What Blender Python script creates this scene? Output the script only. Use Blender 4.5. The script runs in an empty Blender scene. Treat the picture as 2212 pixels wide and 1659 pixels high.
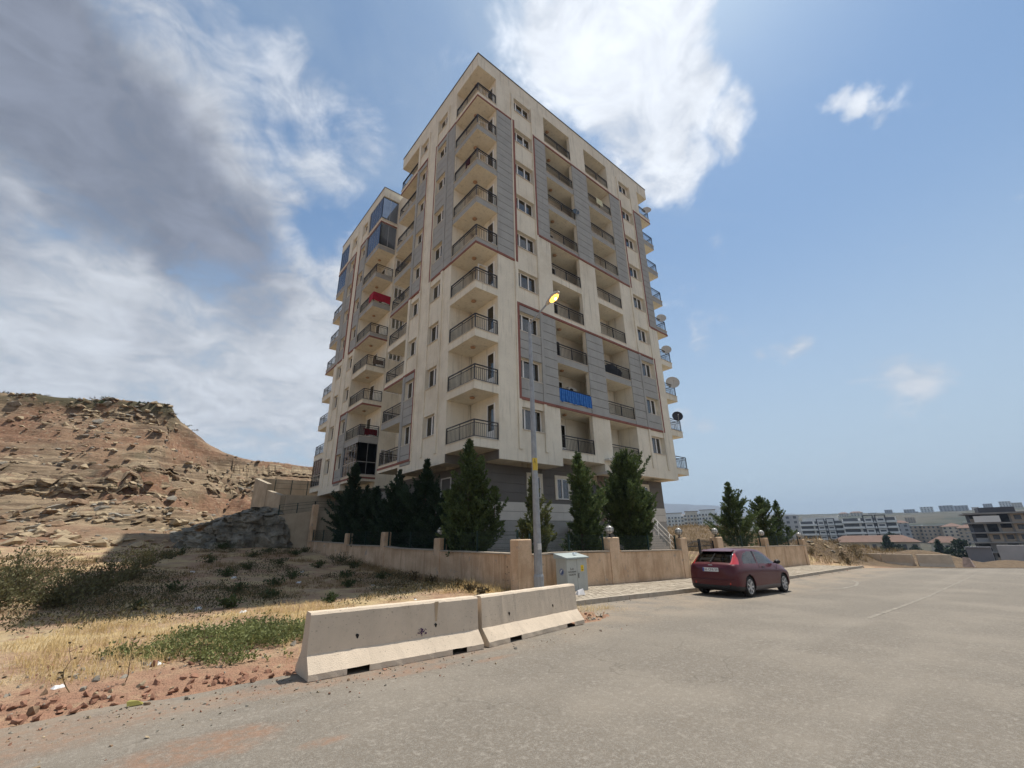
import bpy, bmesh, math, random
import numpy as np
from mathutils import Vector, Matrix, Euler, noise as mnoise

# ------------------------------------------------------------------ camera
scene = bpy.context.scene
COL = scene.collection
AZ = math.radians(40.06775771)           # street direction against the view direction
PITCH = math.radians(19.68259847)
ROLL = math.radians(-1.13332688)
EYE = Vector((0.0, 0.0, 1.6))
def _to_world(v):
    x, y, z = v
    return Vector((x*math.cos(AZ)+y*math.sin(AZ), -x*math.sin(AZ)+y*math.cos(AZ), z))
_f = Vector((0, math.cos(PITCH), math.sin(PITCH)))
_u = Vector((0, -math.sin(PITCH), math.cos(PITCH)))
_r = Vector((1, 0, 0))
_r2 = _r*math.cos(ROLL) + _u*math.sin(ROLL)
_u2 = -_r*math.sin(ROLL) + _u*math.cos(ROLL)
R_, U_, F_ = _to_world(_r2), _to_world(_u2), _to_world(_f)
cam_data = bpy.data.cameras.new('camera')
cam_data.sensor_fit = 'HORIZONTAL'
cam_data.sensor_width = 36.0
cam_data.lens = 921.28/2212*36.0
cam_data.clip_start = 0.05
cam_data.clip_end = 20000
cam = bpy.data.objects.new('camera', cam_data)
COL.objects.link(cam)
m = Matrix(((R_.x, U_.x, -F_.x, EYE.x), (R_.y, U_.y, -F_.y, EYE.y), (R_.z, U_.z, -F_.z, EYE.z), (0, 0, 0, 1)))
cam.matrix_world = m
scene.camera = cam

# ------------------------------------------------------------------ world and sun
SUN_EL = math.radians(68.0)
SUN_H = Vector((0.974, 0.226, 0)).normalized()
SUN = Vector((SUN_H.x*math.cos(SUN_EL), SUN_H.y*math.cos(SUN_EL), math.sin(SUN_EL)))
SKY_STRENGTH = 0.05
CLOUD = 0.40
VEIL = 0.285
EXPOSURE = 1.5
scene.view_settings.view_transform = 'Standard'
scene.view_settings.look = 'None'
scene.view_settings.exposure = EXPOSURE
scene.view_settings.gamma = 1.0
scene.view_settings.use_curve_mapping = False
scene.render.engine = 'CYCLES'
scene.cycles.max_bounces = 6
scene.cycles.diffuse_bounces = 4
scene.cycles.glossy_bounces = 3
scene.cycles.transmission_bounces = 4
scene.cycles.transparent_max_bounces = 10
scene.cycles.volume_bounces = 0
scene.cycles.use_denoising = True
scene.cycles.sample_clamp_indirect = 6.0

world = bpy.data.worlds.new('World')
scene.world = world
world.use_nodes = True
def build_world():
    nt = world.node_tree
    N, L = nt.nodes, nt.links
    N.clear()
    def nd(t, **k):
        n = N.new(t)
        for a, b in k.items():
            setattr(n, a, b)
        return n
    def math_(op, a, b=None, clamp=False):
        n = nd('ShaderNodeMath', operation=op, use_clamp=clamp)
        for i, v in enumerate((a, b)):
            if v is None: continue
            if isinstance(v, (int, float)): n.inputs[i].default_value = v
            else: L.new(v, n.inputs[i])
        return n.outputs[0]
    def smooth(v, a, b, lo=0.0, hi=1.0):
        n = nd('ShaderNodeMapRange', interpolation_type='SMOOTHSTEP')
        L.new(v, n.inputs[0])
        n.inputs[1].default_value = a; n.inputs[2].default_value = b
        n.inputs[3].default_value = lo; n.inputs[4].default_value = hi
        return n.outputs[0]
    out = nd('ShaderNodeOutputWorld')
    sky = nd('ShaderNodeTexSky', sky_type='NISHITA')
    sky.sun_disc = False
    sky.sun_elevation = SUN_EL
    sky.sun_rotation = math.atan2(SUN_H.x, SUN_H.y)
    sky.altitude = 100; sky.air_density = 0.82; sky.dust_density = 0.6; sky.ozone_density = 1.0
    bg = nd('ShaderNodeBackground'); bg.inputs[1].default_value = SKY_STRENGTH
    grade = nd('ShaderNodeMix', data_type='RGBA', blend_type='MULTIPLY'); grade.inputs[0].default_value = 1.0
    grade.inputs[7].default_value = (.84, 1.03, 1.06, 1)
    L.new(sky.outputs[0], grade.inputs[6]); L.new(grade.outputs[2], bg.inputs[0])
    tc = nd('ShaderNodeTexCoord')
    D = tc.outputs['Generated']
    nrm = nd('ShaderNodeVectorMath', operation='NORMALIZE'); L.new(D, nrm.inputs[0]); D = nrm.outputs[0]
    sep = nd('ShaderNodeSeparateXYZ'); L.new(D, sep.inputs[0])
    den = math_('ADD', math_('MAXIMUM', sep.outputs[2], 0.0), 0.34)
    px = math_('DIVIDE', sep.outputs[0], den); py = math_('DIVIDE', sep.outputs[1], den)
    cmb = nd('ShaderNodeCombineXYZ'); L.new(px, cmb.inputs[0]); L.new(py, cmb.inputs[1])
    def noise(vec, scale, detail, rough, dist=0.0, off=(0, 0, 0)):
        mp = nd('ShaderNodeMapping'); mp.inputs['Location'].default_value = off
        L.new(vec, mp.inputs[0])
        n = nd('ShaderNodeTexNoise'); n.inputs['Scale'].default_value = scale
        n.inputs['Detail'].default_value = detail; n.inputs['Roughness'].default_value = rough
        n.inputs['Distortion'].default_value = dist
        L.new(mp.outputs[0], n.inputs[0]); return n.outputs[0]
    # warped direction so that cloud masses have ragged borders
    wn = nd('ShaderNodeTexNoise'); wn.inputs['Scale'].default_value = 4.5; wn.inputs['Detail'].default_value = 6
    wn.inputs['Roughness'].default_value = 0.6
    L.new(D, wn.inputs[0])
    sub = nd('ShaderNodeVectorMath', operation='SUBTRACT'); L.new(wn.outputs['Color'], sub.inputs[0]); sub.inputs[1].default_value = (.5, .5, .5)
    scl = nd('ShaderNodeVectorMath', operation='SCALE'); L.new(sub.outputs[0], scl.inputs[0]); scl.inputs['Scale'].default_value = 0.22
    add = nd('ShaderNodeVectorMath', operation='ADD'); L.new(D, add.inputs[0]); L.new(scl.outputs[0], add.inputs[1])
    WD = add.outputs[0]
    def blob(c, r0, r1, w, src=WD):
        v = Vector(c).normalized()
        n = nd('ShaderNodeVectorMath', operation='DISTANCE'); L.new(src, n.inputs[0]); n.inputs[1].default_value = v
        return smooth(n.outputs['Value'], r0, r1, w, 0.0)
    def total(lst):
        acc = None
        for b in lst:
            acc = b if acc is None else math_('MAXIMUM', acc, b)
        return acc
    big = total([
        blob((-.16, .78, .60), .12, .34, 1.0), blob((-.26, .72, .62), .10, .32, 1.0), blob((-.02, .81, .59), .06, .22, .9),
        blob((-.34, .80, .48), .10, .30, .9), blob((-.20, .66, .74), .04, .22, .8),
        blob((-.12, .95, .29), .16, .40, .95), blob((.16, .92, .36), .12, .30, .92), blob((-.30, .93, .15), .1, .4, .9), blob((.25, .95, .15), .05, .25, .8), blob((.20, .88, .46), .05, .16, .85), blob((-.40, .88, .2), .1, .4, .8),
        blob((.05, .64, .77), .03, .16, .62), blob((.20, .64, .74), .02, .13, .60), blob((.13, .72, .68), .02, .14, .62), blob((.24,.80,.55), .02, .12, .6),
        blob((.51, .27, .82), .07, .19, 1.0), blob((.40, .33, .855), .06, .18, .9), blob((.60, .27, .76), .06, .15, .95),
        blob((.645, .30, .70), .04, .12, .8), blob((.68, .19, .70), .02, .09, .85), blob((.50, .20, .86), .05, .16, .9), blob((.45,.38,.81), .02, .12, .7),
        blob((.765, .03, .645), .012, .055, .74), blob((.79, .0, .62), .01, .045, .66), blob((.745, .055, .665), .01, .045, .66),
        blob((.90, .24, .35), .01, .06, .62), blob((.885, .20, .40), .005, .04, .6), blob((.87, .43, .22), .01, .06, .72),
        blob((.955, .09, .25), .02, .11, .52), blob((.83, .36, .40), .01, .07, .5), blob((.78,.28,.56), .01, .06, .5),
        blob((-.8, -.3, .5), .3, .8, .85), blob((.3, -.8, .5), .3, .8, .85), blob((-.2, -.6, .75), .2, .6, .75), blob((.85, -.5, .25), .15, .5, .75), blob((-.5, -.85, .25), .2, .6, .8)])  # last row: unseen clouds behind the camera, added to brighten the facades
    fine = noise(cmb.outputs[0], 3.4, 9, 0.62, 0.6, (3.1, 1.7, 0))
    puff = noise(cmb.outputs[0], 9.5, 8, 0.60, 0.9, (0.4, 6.1, 0))
    wisp = noise(cmb.outputs[0], 1.15, 7, 0.62, 1.1, (7.3, 2.2, 0))
    dens = math_('ADD', math_('MULTIPLY', big, 0.86), math_('ADD', math_('MULTIPLY', math_('SUBTRACT', fine, 0.5), 1.5), math_('MULTIPLY', math_('SUBTRACT', puff, 0.5), 0.95)))
    mask = smooth(dens, 0.20, 0.86)
    # thin general veil, thicker low over the horizon
    veil = smooth(wisp, 0.46, 0.82, 0.0, 0.40)
    low = smooth(sep.outputs[2], 0.0, 0.74, 0.92, 0.0)
    # thickness: dense grey western mass, its unseen part greyed to dim the side facade
    thick = total([blob((-.17, .78, .60), .07, .27, 1.0), blob((-.27, .71, .65), .07, .25, 1.0), blob((-.03, .82, .57), .05, .22, 1.0), blob((.03, .85, .53), .03, .17, .9),
                   blob((-.34, .82, .46), .06, .26, .8), blob((.09, .88, .46), .03, .14, .6), blob((-.05, .93, .35), .02, .16, .35), blob((-.8, -.2, .5), .25, .75, 1.0), blob((-.75, .55, .35), .2, .5, .9)])
    gn = noise(cmb.outputs[0], 2.2, 6, 0.6, 0.3, (1.1, 5.2, 0))
    tk = math_('MULTIPLY', thick, smooth(gn, 0.28, 0.55, 0.60, 1.0))
    tk = smooth(tk, 0.10, 0.92)
    ramp = nd('ShaderNodeMix', data_type='RGBA')
    L.new(tk, ramp.inputs[0])
    ramp.inputs[6].default_value = (0.84, 0.89, 0.97, 1)
    ramp.inputs[7].default_value = (0.33, 0.37, 0.47, 1)
    # brighter cloud near the sun
    sd = nd('ShaderNodeVectorMath', operation='DISTANCE'); L.new(D, sd.inputs[0]); sd.inputs[1].default_value = SUN
    glow = smooth(sd.outputs['Value'], 0.20, 0.95, 1.0, 0.70)
    tex = math_('ADD', math_('MULTIPLY', fine, 0.5), math_('MULTIPLY', puff, 0.5))
    bright = math_('MULTIPLY', glow, smooth(tex, 0.34, 0.66, 0.74, 1.08))
    bgc = nd('ShaderNodeBackground')
    L.new(ramp.outputs[2], bgc.inputs[0]); L.new(math_('MULTIPLY', bright, CLOUD), bgc.inputs[1])
    bgv = nd('ShaderNodeBackground'); bgv.inputs[0].default_value = (.65, .775, .885, 1); bgv.inputs[1].default_value = VEIL
    mv = nd('ShaderNodeMixShader')
    L.new(math_('MAXIMUM', veil, low), mv.inputs[0]); L.new(bg.outputs[0], mv.inputs[1]); L.new(bgv.outputs[0], mv.inputs[2])
    bg = mv
    mix = nd('ShaderNodeMixShader')
    L.new(mask, mix.inputs[0]); L.new(bg.outputs[0], mix.inputs[1]); L.new(bgc.outputs[0], mix.inputs[2])
    L.new(mix.outputs[0], out.inputs[0])
build_world()

sun_data = bpy.data.lights.new('sun', 'SUN')
sun_data.energy = 2.05
sun_data.angle = math.radians(0.6)
sun_data.color = (1.0, 0.95, 0.86)
sun = bpy.data.objects.new('sun', sun_data)
COL.objects.link(sun)
sun.rotation_euler = (-SUN).to_track_quat('-Z', 'Y').to_euler()
sun.location = (20, 10, 80)

# ------------------------------------------------------------------ helpers
rnd = random.Random(7)
MATS = {}
def mat(name, base, rough=0.85, var=0.12, scale=3.0, dark=None, streak=0.0, bump=0.0, bscale=60.0, spec=0.35, metal=0.0, tint=None, tscale=0.6, tamt=0.0, speck=0.0, spscale=34.0):
    """procedural surface: base colour broken by noise, optional vertical streaks, tint patches and fine relief"""
    if name in MATS: return MATS[name]
    M = bpy.data.materials.new(name); M.use_nodes = True
    nt = M.node_tree; N, L = nt.nodes, nt.links
    p = N['Principled BSDF']
    p.inputs['Roughness'].default_value = rough
    p.inputs['Metallic'].default_value = metal
    p.inputs['Specular IOR Level'].default_value = spec
    geo = N.new('ShaderNodeNewGeometry')
    def noise(sc, det=5, ro=0.6, mp=None):
        n = N.new('ShaderNodeTexNoise'); n.inputs['Scale'].default_value = sc
        n.inputs['Detail'].default_value = det; n.inputs['Roughness'].default_value = ro
        if mp:
            m_ = N.new('ShaderNodeMapping'); m_.inputs['Scale'].default_value = mp
            L.new(geo.outputs['Position'], m_.inputs[0]); L.new(m_.outputs[0], n.inputs[0])
        else: L.new(geo.outputs['Position'], n.inputs[0])
        return n.outputs[0]
    def rng(v, a, b, lo, hi):
        n = N.new('ShaderNodeMapRange'); L.new(v, n.inputs[0])
        for i, x in enumerate((a, b, lo, hi)): n.inputs[i+1].default_value = x
        return n.outputs[0]
    def mixc(f, a, b):
        n = N.new('ShaderNodeMix'); n.data_type = 'RGBA'
        if isinstance(f, float): n.inputs[0].default_value = f
        else: L.new(f, n.inputs[0])
        for i, x in ((6, a), (7, b)):
            if isinstance(x, tuple): n.inputs[i].default_value = (*x, 1)
            else: L.new(x, n.inputs[i])
        return n.outputs[2]
    d = dark or tuple(c*(1-2.4*var) for c in base)
    l = tuple(min(1, c*(1+1.2*var)) for c in base)
    c = mixc(rng(noise(scale), 0.3, 0.7, 0, 1), d if dark else tuple(x*(1-1.4*var) for x in base), l)
    if tamt: c = mixc(rng(noise(tscale, 6, 0.65), 0.52, 0.68, 0, tamt), c, tint)
    if speck: c = mixc(rng(noise(spscale, 2, 0.5), 0.66, 0.72, 0, speck), c, tuple(x*0.35 for x in base)); c = mixc(rng(noise(spscale*.28, 5, 0.7), 0.58, 0.72, 0, speck*.6), c, tuple(x*0.72 for x in base))
    if streak: c = mixc(rng(noise(1.0, 6, 0.65, (5.5, 5.5, 0.32)), 0.54, 0.74, 0, streak), c, tuple(x*0.42 for x in base))
    L.new(c, p.inputs['Base Color'])
    if bump:
        b = N.new('ShaderNodeBump'); b.inputs['Strength'].default_value = bump; b.inputs['Distance'].default_value = 0.02
        L.new(noise(bscale, 3), b.inputs['Height']); L.new(b.outputs[0], p.inputs['Normal'])
    MATS[name] = M
    return M

class MB:
    """collects boxes, bars, tubes and loose polygons into one mesh"""
    def __init__(s): s.v = []; s.f = []; s.mi = []
    def poly(s, pts, mi=0):
        n = len(s.v); s.v += [tuple(p) for p in pts]; s.f.append(tuple(range(n, n+len(pts)))); s.mi.append(mi); return s
    def box(s, x0, x1, y0, y1, z0, z1, mi=0, sides=None):
        if x0 > x1: x0, x1 = x1, x0
        if y0 > y1: y0, y1 = y1, y0
        n = len(s.v)
        s.v += [(x0, y0, z0), (x1, y0, z0), (x1, y1, z0), (x0, y1, z0), (x0, y0, z1), (x1, y0, z1), (x1, y1, z1), (x0, y1, z1)]
        F = [('-z', (0, 3, 2, 1)), ('+z', (4, 5, 6, 7)), ('-y', (0, 1, 5, 4)), ('+x', (1, 2, 6, 5)), ('+y', (2, 3, 7, 6)), ('-x', (3, 0, 4, 7))]
        for k, q in F:
            s.f.append(tuple(n+i for i in q)); s.mi.append((sides or {}).get(k, mi))
        return s
    def hexa(s, P, mi=0):
        """eight corners: bottom ring then top ring, counter-clockwise from above"""
        n = len(s.v); s.v += [tuple(p) for p in P]
        for q in ((0, 3, 2, 1), (4, 5, 6, 7), (0, 1, 5, 4), (1, 2, 6, 5), (2, 3, 7, 6), (3, 0, 4, 7)):
            s.f.append(tuple(n+i for i in q)); s.mi.append(mi)
        return s
    def bar(s, a, b, w, h=None, mi=0, caps=True):
        a, b = Vector(a), Vector(b); d = (b-a)
        if d.length < 1e-6: return s
        d.normalize(); h = h or w
        up = Vector((0, 0, 1)) if abs(d.z) < 0.95 else Vector((0, 1, 0))
        x = d.cross(up).normalized()*w/2; y = x.cross(d).normalized()*h/2
        n = len(s.v)
        for c in (a, b): s.v += [tuple(c-x-y), tuple(c+x-y), tuple(c+x+y), tuple(c-x+y)]
        qs = [(0, 1, 5, 4), (1, 2, 6, 5), (2, 3, 7, 6), (3, 0, 4, 7)]
        if caps: qs += [(3, 2, 1, 0), (4, 5, 6, 7)]
        for q in qs: s.f.append(tuple(n+i for i in q)); s.mi.append(mi)
        return s
    def tube(s, pts, rad, seg=8, mi=0, caps=True):
        pts = [Vector(p) for p in pts]; rings = []
        if not isinstance(rad, (list, tuple)): rad = [rad]*len(pts)
        ref = None
        for i, p in enumerate(pts):
            d = (pts[min(i+1, len(pts)-1)]-pts[max(i-1, 0)]).normalized()
            if ref is None: ref = Vector((1, 0, 0)) if abs(d.x) < 0.8 else Vector((0, 1, 0))
            x = (ref-d*ref.dot(d)).normalized(); y = d.cross(x); ref = x
            n = len(s.v); rings.append(n)
            for k in range(seg):
                a = 2*math.pi*k/seg
                s.v.append(tuple(p+x*math.cos(a)*rad[i]+y*math.sin(a)*rad[i]))
        for r0, r1 in zip(rings, rings[1:]):
            for k in range(seg):
                s.f.append((r0+k, r0+(k+1) % seg, r1+(k+1) % seg, r1+k)); s.mi.append(mi)
        if caps:
            s.f.append(tuple(rings[0]+k for k in reversed(range(seg)))); s.mi.append(mi)
            s.f.append(tuple(rings[-1]+k for k in range(seg))); s.mi.append(mi)
        return s
    def lathe(s, prof, seg=16, c=(0, 0, 0), mi=0):
        rings = []
        for r, z in prof:
            n = len(s.v); rings.append(n)
            for k in range(seg):
                a = 2*math.pi*k/seg; s.v.append((c[0]+r*math.cos(a), c[1]+r*math.sin(a), c[2]+z))
        for r0, r1 in zip(rings, rings[1:]):
            for k in range(seg):
                s.f.append((r0+k, r0+(k+1) % seg, r1+(k+1) % seg, r1+k)); s.mi.append(mi)
        s.f.append(tuple(rings[0]+k for k in reversed(range(seg)))); s.mi.append(mi)
        s.f.append(tuple(rings[-1]+k for k in range(seg))); s.mi.append(mi)
        return s
    def mesh(s, name, mats, smooth=False):
        me = bpy.data.meshes.new(name); me.from_pydata(s.v, [], s.f)
        for m_ in (mats if isinstance(mats, (list, tuple)) else [mats]): me.materials.append(m_)
        me.polygons.foreach_set('material_index', s.mi)
        if smooth: me.polygons.foreach_set('use_smooth', [True]*len(s.f))
        me.update(); return me
    def build(s, name, mats, parent=None, smooth=False, loc=None):
        o = bpy.data.objects.new(name, s.mesh(name, mats, smooth)); COL.objects.link(o)
        if parent: o.parent = parent
        if loc: o.location = loc
        return o
def inst(name, me, parent=None, loc=(0, 0, 0), rot=None, scale=None):
    o = bpy.data.objects.new(name, me); COL.objects.link(o)
    if parent: o.parent = parent
    o.location = loc
    if rot is not None: o.rotation_euler = rot if isinstance(rot, (tuple, list, Euler)) else (0, 0, rot)
    if scale is not None: o.scale = scale if isinstance(scale, (tuple, list)) else (scale,)*3
    return o
def tag(o, label=None, cat=None, group=None, kind=None):
    if label: o['label'] = label
    if cat: o['category'] = cat
    if group: o['group'] = group
    if kind: o['kind'] = kind
    return o
def thing(name, label, cat, loc=(0, 0, 0), rz=0.0, group=None):
    o = bpy.data.objects.new(name, None); COL.objects.link(o)
    o.empty_display_size = 0.2
    o.location = loc; o.rotation_euler = (0, 0, rz)
    return tag(o, label, cat, group)
def text_mesh(txt, size, material, depth=0.001):
    cu = bpy.data.curves.new('lettering', 'FONT'); cu.body = txt; cu.size = size; cu.extrude = depth
    cu.align_x = 'CENTER'; cu.align_y = 'CENTER'; cu.resolution_u = 2
    ob = bpy.data.objects.new('lettering_source', cu); COL.objects.link(ob)
    bpy.context.view_layer.update()
    me = bpy.data.meshes.new_from_object(ob.evaluated_get(bpy.context.evaluated_depsgraph_get()))
    bpy.data.objects.remove(ob); me.materials.clear(); me.materials.append(material)
    return me

# numpy value noise for the terrain
_lat = np.random.RandomState(11).rand(256, 256)
def vnoise(x, y):
    xi = np.floor(x).astype(int); yi = np.floor(y).astype(int)
    fx = x-xi; fy = y-yi; fx = fx*fx*(3-2*fx); fy = fy*fy*(3-2*fy)
    a = _lat[xi % 256, yi % 256]; b = _lat[(xi+1) % 256, yi % 256]; c = _lat[xi % 256, (yi+1) % 256]; d = _lat[(xi+1) % 256, (yi+1) % 256]
    return (a*(1-fx)+b*fx)*(1-fy)+(c*(1-fx)+d*fx)*fy - 0.5
def fbm(x, y, o=4, g=0.5):
    s = 0; a = 1.0
    for i in range(o):
        s = s+a*vnoise(x*2**i+17.3*i, y*2**i+9.1*i); a *= g
    return s
def sstep(a, b, x):
    t = np.clip((x-a)/(b-a), 0, 1); return t*t*(3-2*t)
# ------------------------------------------------------------------ terrain
_bx = [-200, -60, 0, 10, 16, 20, 34, 45, 60, 90, 150, 300, 420, 700, 1000, 1300, 2500, 9000]
_bz = [4.0, 1.0, 0, -.17, -.36, -.47, -.67, -.92, -2.1, -4.6, -6.2, -8, -7, 7, 24, 34, 36, 40]
def zr(x): return np.interp(x, _bx, _bz)
_hx = [-120, -40, -16.5, -10, -4, 0.2, 0.6, 1.6, 5, 8.2, 11.5, 15.5, 21, 40, 60, 85]
_hz = [17, 19.5, 19.8, 20.4, 20.7, 20.5, 19.6, 18.5, 16.4, 15, 14, 13.7, 13.9, 13, 6, 0]
_ft = [0, .12, .25, .36, .42, .55, .62, .78, .90, .93, 1.0, 1.3, 2.5]
_fv = [0, .045, .12, .20, .30, .39, .47, .66, .80, .955, 1.0, 1.0, .8]
def edge(x):
    x = np.asarray(x, float)
    e = np.where(x < 8.7, 6.9+0.25*vnoise(x*0.9+3, x*0+2.0)+0.18*vnoise(x*3.1, x*0+8.0), 8.6)
    return np.where(x > 36.5, 8.6-(x-36.5)*0.9, e)
def gz(x, y):
    x = np.asarray(x, float); y = np.asarray(y, float)
    base = zr(x)+np.clip(y-60, 0, 900)*0.02*sstep(200, 420, x)
    lot = np.interp(y, [7, 11, 17, 20, 24, 34, 42], [0.03, .03, .05, .14, .42, 1.08, 1.75])
    west = 1-sstep(9.6, 10.6, x)
    yard = 0.28*sstep(11.2, 13, y)+0.3*sstep(14, 19, y)
    east = sstep(36, 40, x)
    z = base+west*lot+(1-west)*(1-east)*yard*sstep(8.7, 11, y)
    z = z+0.10*fbm(x*0.35, y*0.35, 4)*sstep(7, 10, y)*west
    # red dirt bank along the broken road edge
    bank = np.exp(-((y-7.15-0.12*vnoise(x*1.3, y*0+4))/0.40)**2)*(1-sstep(0.9, 2.0, x))*sstep(-14, -3, x)
    z = z+bank*(0.01+0.13*np.abs(fbm(x*1.9, y*1.9, 4)))
    shoulder = sstep(0.05, 1.0, y-edge(x))*(x < 8.6)+(x >= 8.6)
    z = (base-0.03)*(1-shoulder)+z*shoulder
    # hill west of the block
    h = np.interp(x, _hx, _hz)+0.5*fbm(x*0.21, x*0+3, 3)
    t = (y-39-2.0*vnoise(x*0.11, x*0+1))/40.0
    f = np.interp(t, _ft, _fv)
    zh = (base+1.72)*(1-f)+h*f
    rough = np.clip(f*6, 0, 1)*np.clip((1.06-f)*5, 0.12, 1)
    zh = zh+rough*(1.5*fbm(x*0.12, y*0.17, 5, 0.55))
    q = (zh+0.10*x+0.5*vnoise(x*0.25, y*0.25))/1.15
    st = (np.floor(q)+sstep(0.55, 0.95, q-np.floor(q)))-q
    zh = zh+1.25*st*rough*(0.45+0.9*sstep(-.15, .2, vnoise(x*0.09+4, y*0.12)))
    zh = zh+rough*0.35*fbm(x*0.9, y*0.9, 3)
    wh = sstep(38.0, 40.5, y)*(1-sstep(55, 85, x))
    z = z*(1-wh)+zh*wh
    # spoil heaps east of the wall and golden field behind
    def g(cx, cy, rx, ry, hh): return hh*np.exp(-((x-cx)/rx)**2-((y-cy)/ry)**2)
    z = z+g(41, 13.2, 3.6, 2.6, 1.55)+g(46.5, 11.0, 4.5, 2.4, 0.9)+g(53, 8, 4, 3, 1.2)+g(57, 30, 15, 12, 4.2)+g(66, 3.5, 9, 3.2, 1.1)
    z = z+(0.22*fbm(x*0.5, y*0.5, 4))*sstep(37.5, 40, x)*sstep(7.5, 10, y-(40-x)*0)*(1-sstep(150, 200, x))
    far = sstep(60, 140, np.hypot(x, y))*sstep(20, 60, x)
    z = z+far*2.2*fbm(x*0.012, y*0.012, 4)+sstep(500, 900, x)*4*fbm(x*0.004, y*0.004, 3)
    onroad = (y < edge(x)+0.02) & (x < 52)
    z = np.where(onroad, zr(x)-0.04, z)
    pave = (x > 8.55) & (x < 36.3) & (y > 8.4) & (y < 11.75)
    z = np.where(pave, zr(x)-0.03, z)
    return z
_GX0, _GY0, _GS = -42.0, 5.5, 0.125
_GT = gz(*np.meshgrid(np.arange(_GX0, 66, _GS), np.arange(_GY0, 92, _GS), indexing='ij'))
def gz1(x, y):
    i = (x-_GX0)/_GS; j = (y-_GY0)/_GS
    if 0 <= i < _GT.shape[0]-1 and 0 <= j < _GT.shape[1]-1:
        a, b = int(i), int(j); f, g = i-a, j-b
        return float((_GT[a, b]*(1-f)+_GT[a+1, b]*f)*(1-g)+(_GT[a, b+1]*(1-f)+_GT[a+1, b+1]*f)*g)
    return float(gz(np.array([x]), np.array([y]))[0])

def node_mat(name, fn):
    M = bpy.data.materials.new(name); M.use_nodes = True
    nt = M.node_tree; N, L = nt.nodes, nt.links
    p = N['Principled BSDF']; p.inputs['Roughness'].default_value = 0.92; p.inputs['Specular IOR Level'].default_value = 0.2
    geo = N.new('ShaderNodeNewGeometry')
    class K: pass
    k = K(); k.N, k.L, k.p, k.geo, k.pos = N, L, p, geo, geo.outputs['Position']
    sx = N.new('ShaderNodeSeparateXYZ'); L.new(k.pos, sx.inputs[0]); k.x, k.y, k.z = sx.outputs
    sn = N.new('ShaderNodeSeparateXYZ'); L.new(geo.outputs['True Normal'], sn.inputs[0]); k.nz = sn.outputs[2]
    def noise(sc, det=5, ro=0.6, mp=None, off=(0, 0, 0), dist=0.0):
        m_ = N.new('ShaderNodeMapping'); m_.inputs['Scale'].default_value = mp or (1, 1, 1); m_.inputs['Location'].default_value = off
        L.new(k.pos, m_.inputs[0])
        n = N.new('ShaderNodeTexNoise'); n.inputs['Scale'].default_value = sc; n.inputs['Detail'].default_value = det
        n.inputs['Roughness'].default_value = ro; n.inputs['Distortion'].default_value = dist
        L.new(m_.outputs[0], n.inputs[0]); return n.outputs[0]
    def rng(v, a, b, lo=0.0, hi=1.0, sm=True):
        n = N.new('ShaderNodeMapRange'); L.new(v, n.inputs[0])
        if sm: n.interpolation_type = 'SMOOTHSTEP'
        for i, x in enumerate((a, b, lo, hi)): n.inputs[i+1].default_value = x
        return n.outputs[0]
    def mix(f, a, b):
        n = N.new('ShaderNodeMix'); n.data_type = 'RGBA'
        if isinstance(f, (int, float)): n.inputs[0].default_value = f
        else: L.new(f, n.inputs[0])
        for i, x in ((6, a), (7, b)):
            if isinstance(x, tuple): n.inputs[i].default_value = (*x, 1)
            else: L.new(x, n.inputs[i])
        return n.outputs[2]
    def op(o, a, b=None):
        n = N.new('ShaderNodeMath'); n.operation = o
        for i, v in enumerate((a, b)):
            if v is None: continue
            if isinstance(v, (int, float)): n.inputs[i].default_value = v
            else: L.new(v, n.inputs[i])
        return n.outputs[0]
    def bump(h, strength, dist, prev=None):
        b = N.new('ShaderNodeBump'); b.inputs['Strength'].default_value = strength; b.inputs['Distance'].default_value = dist
        L.new(h, b.inputs['Height'])
        if prev is not None: L.new(prev, b.inputs['Normal'])
        L.new(b.outputs[0], p.inputs['Normal']); return b.outputs[0]
    def blob(cx, cy, rx, ry):
        ax = op('DIVIDE', op('SUBTRACT', k.x, cx), rx); ay = op('DIVIDE', op('SUBTRACT', k.y, cy), ry)
        return op('ADD', op('MULTIPLY', ax, ax), op('MULTIPLY', ay, ay))
    k.noise, k.rng, k.mix, k.op, k.bump, k.blob = noise, rng, mix, op, bump, blob
    fn(k); MATS[name] = M
    return M

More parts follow.
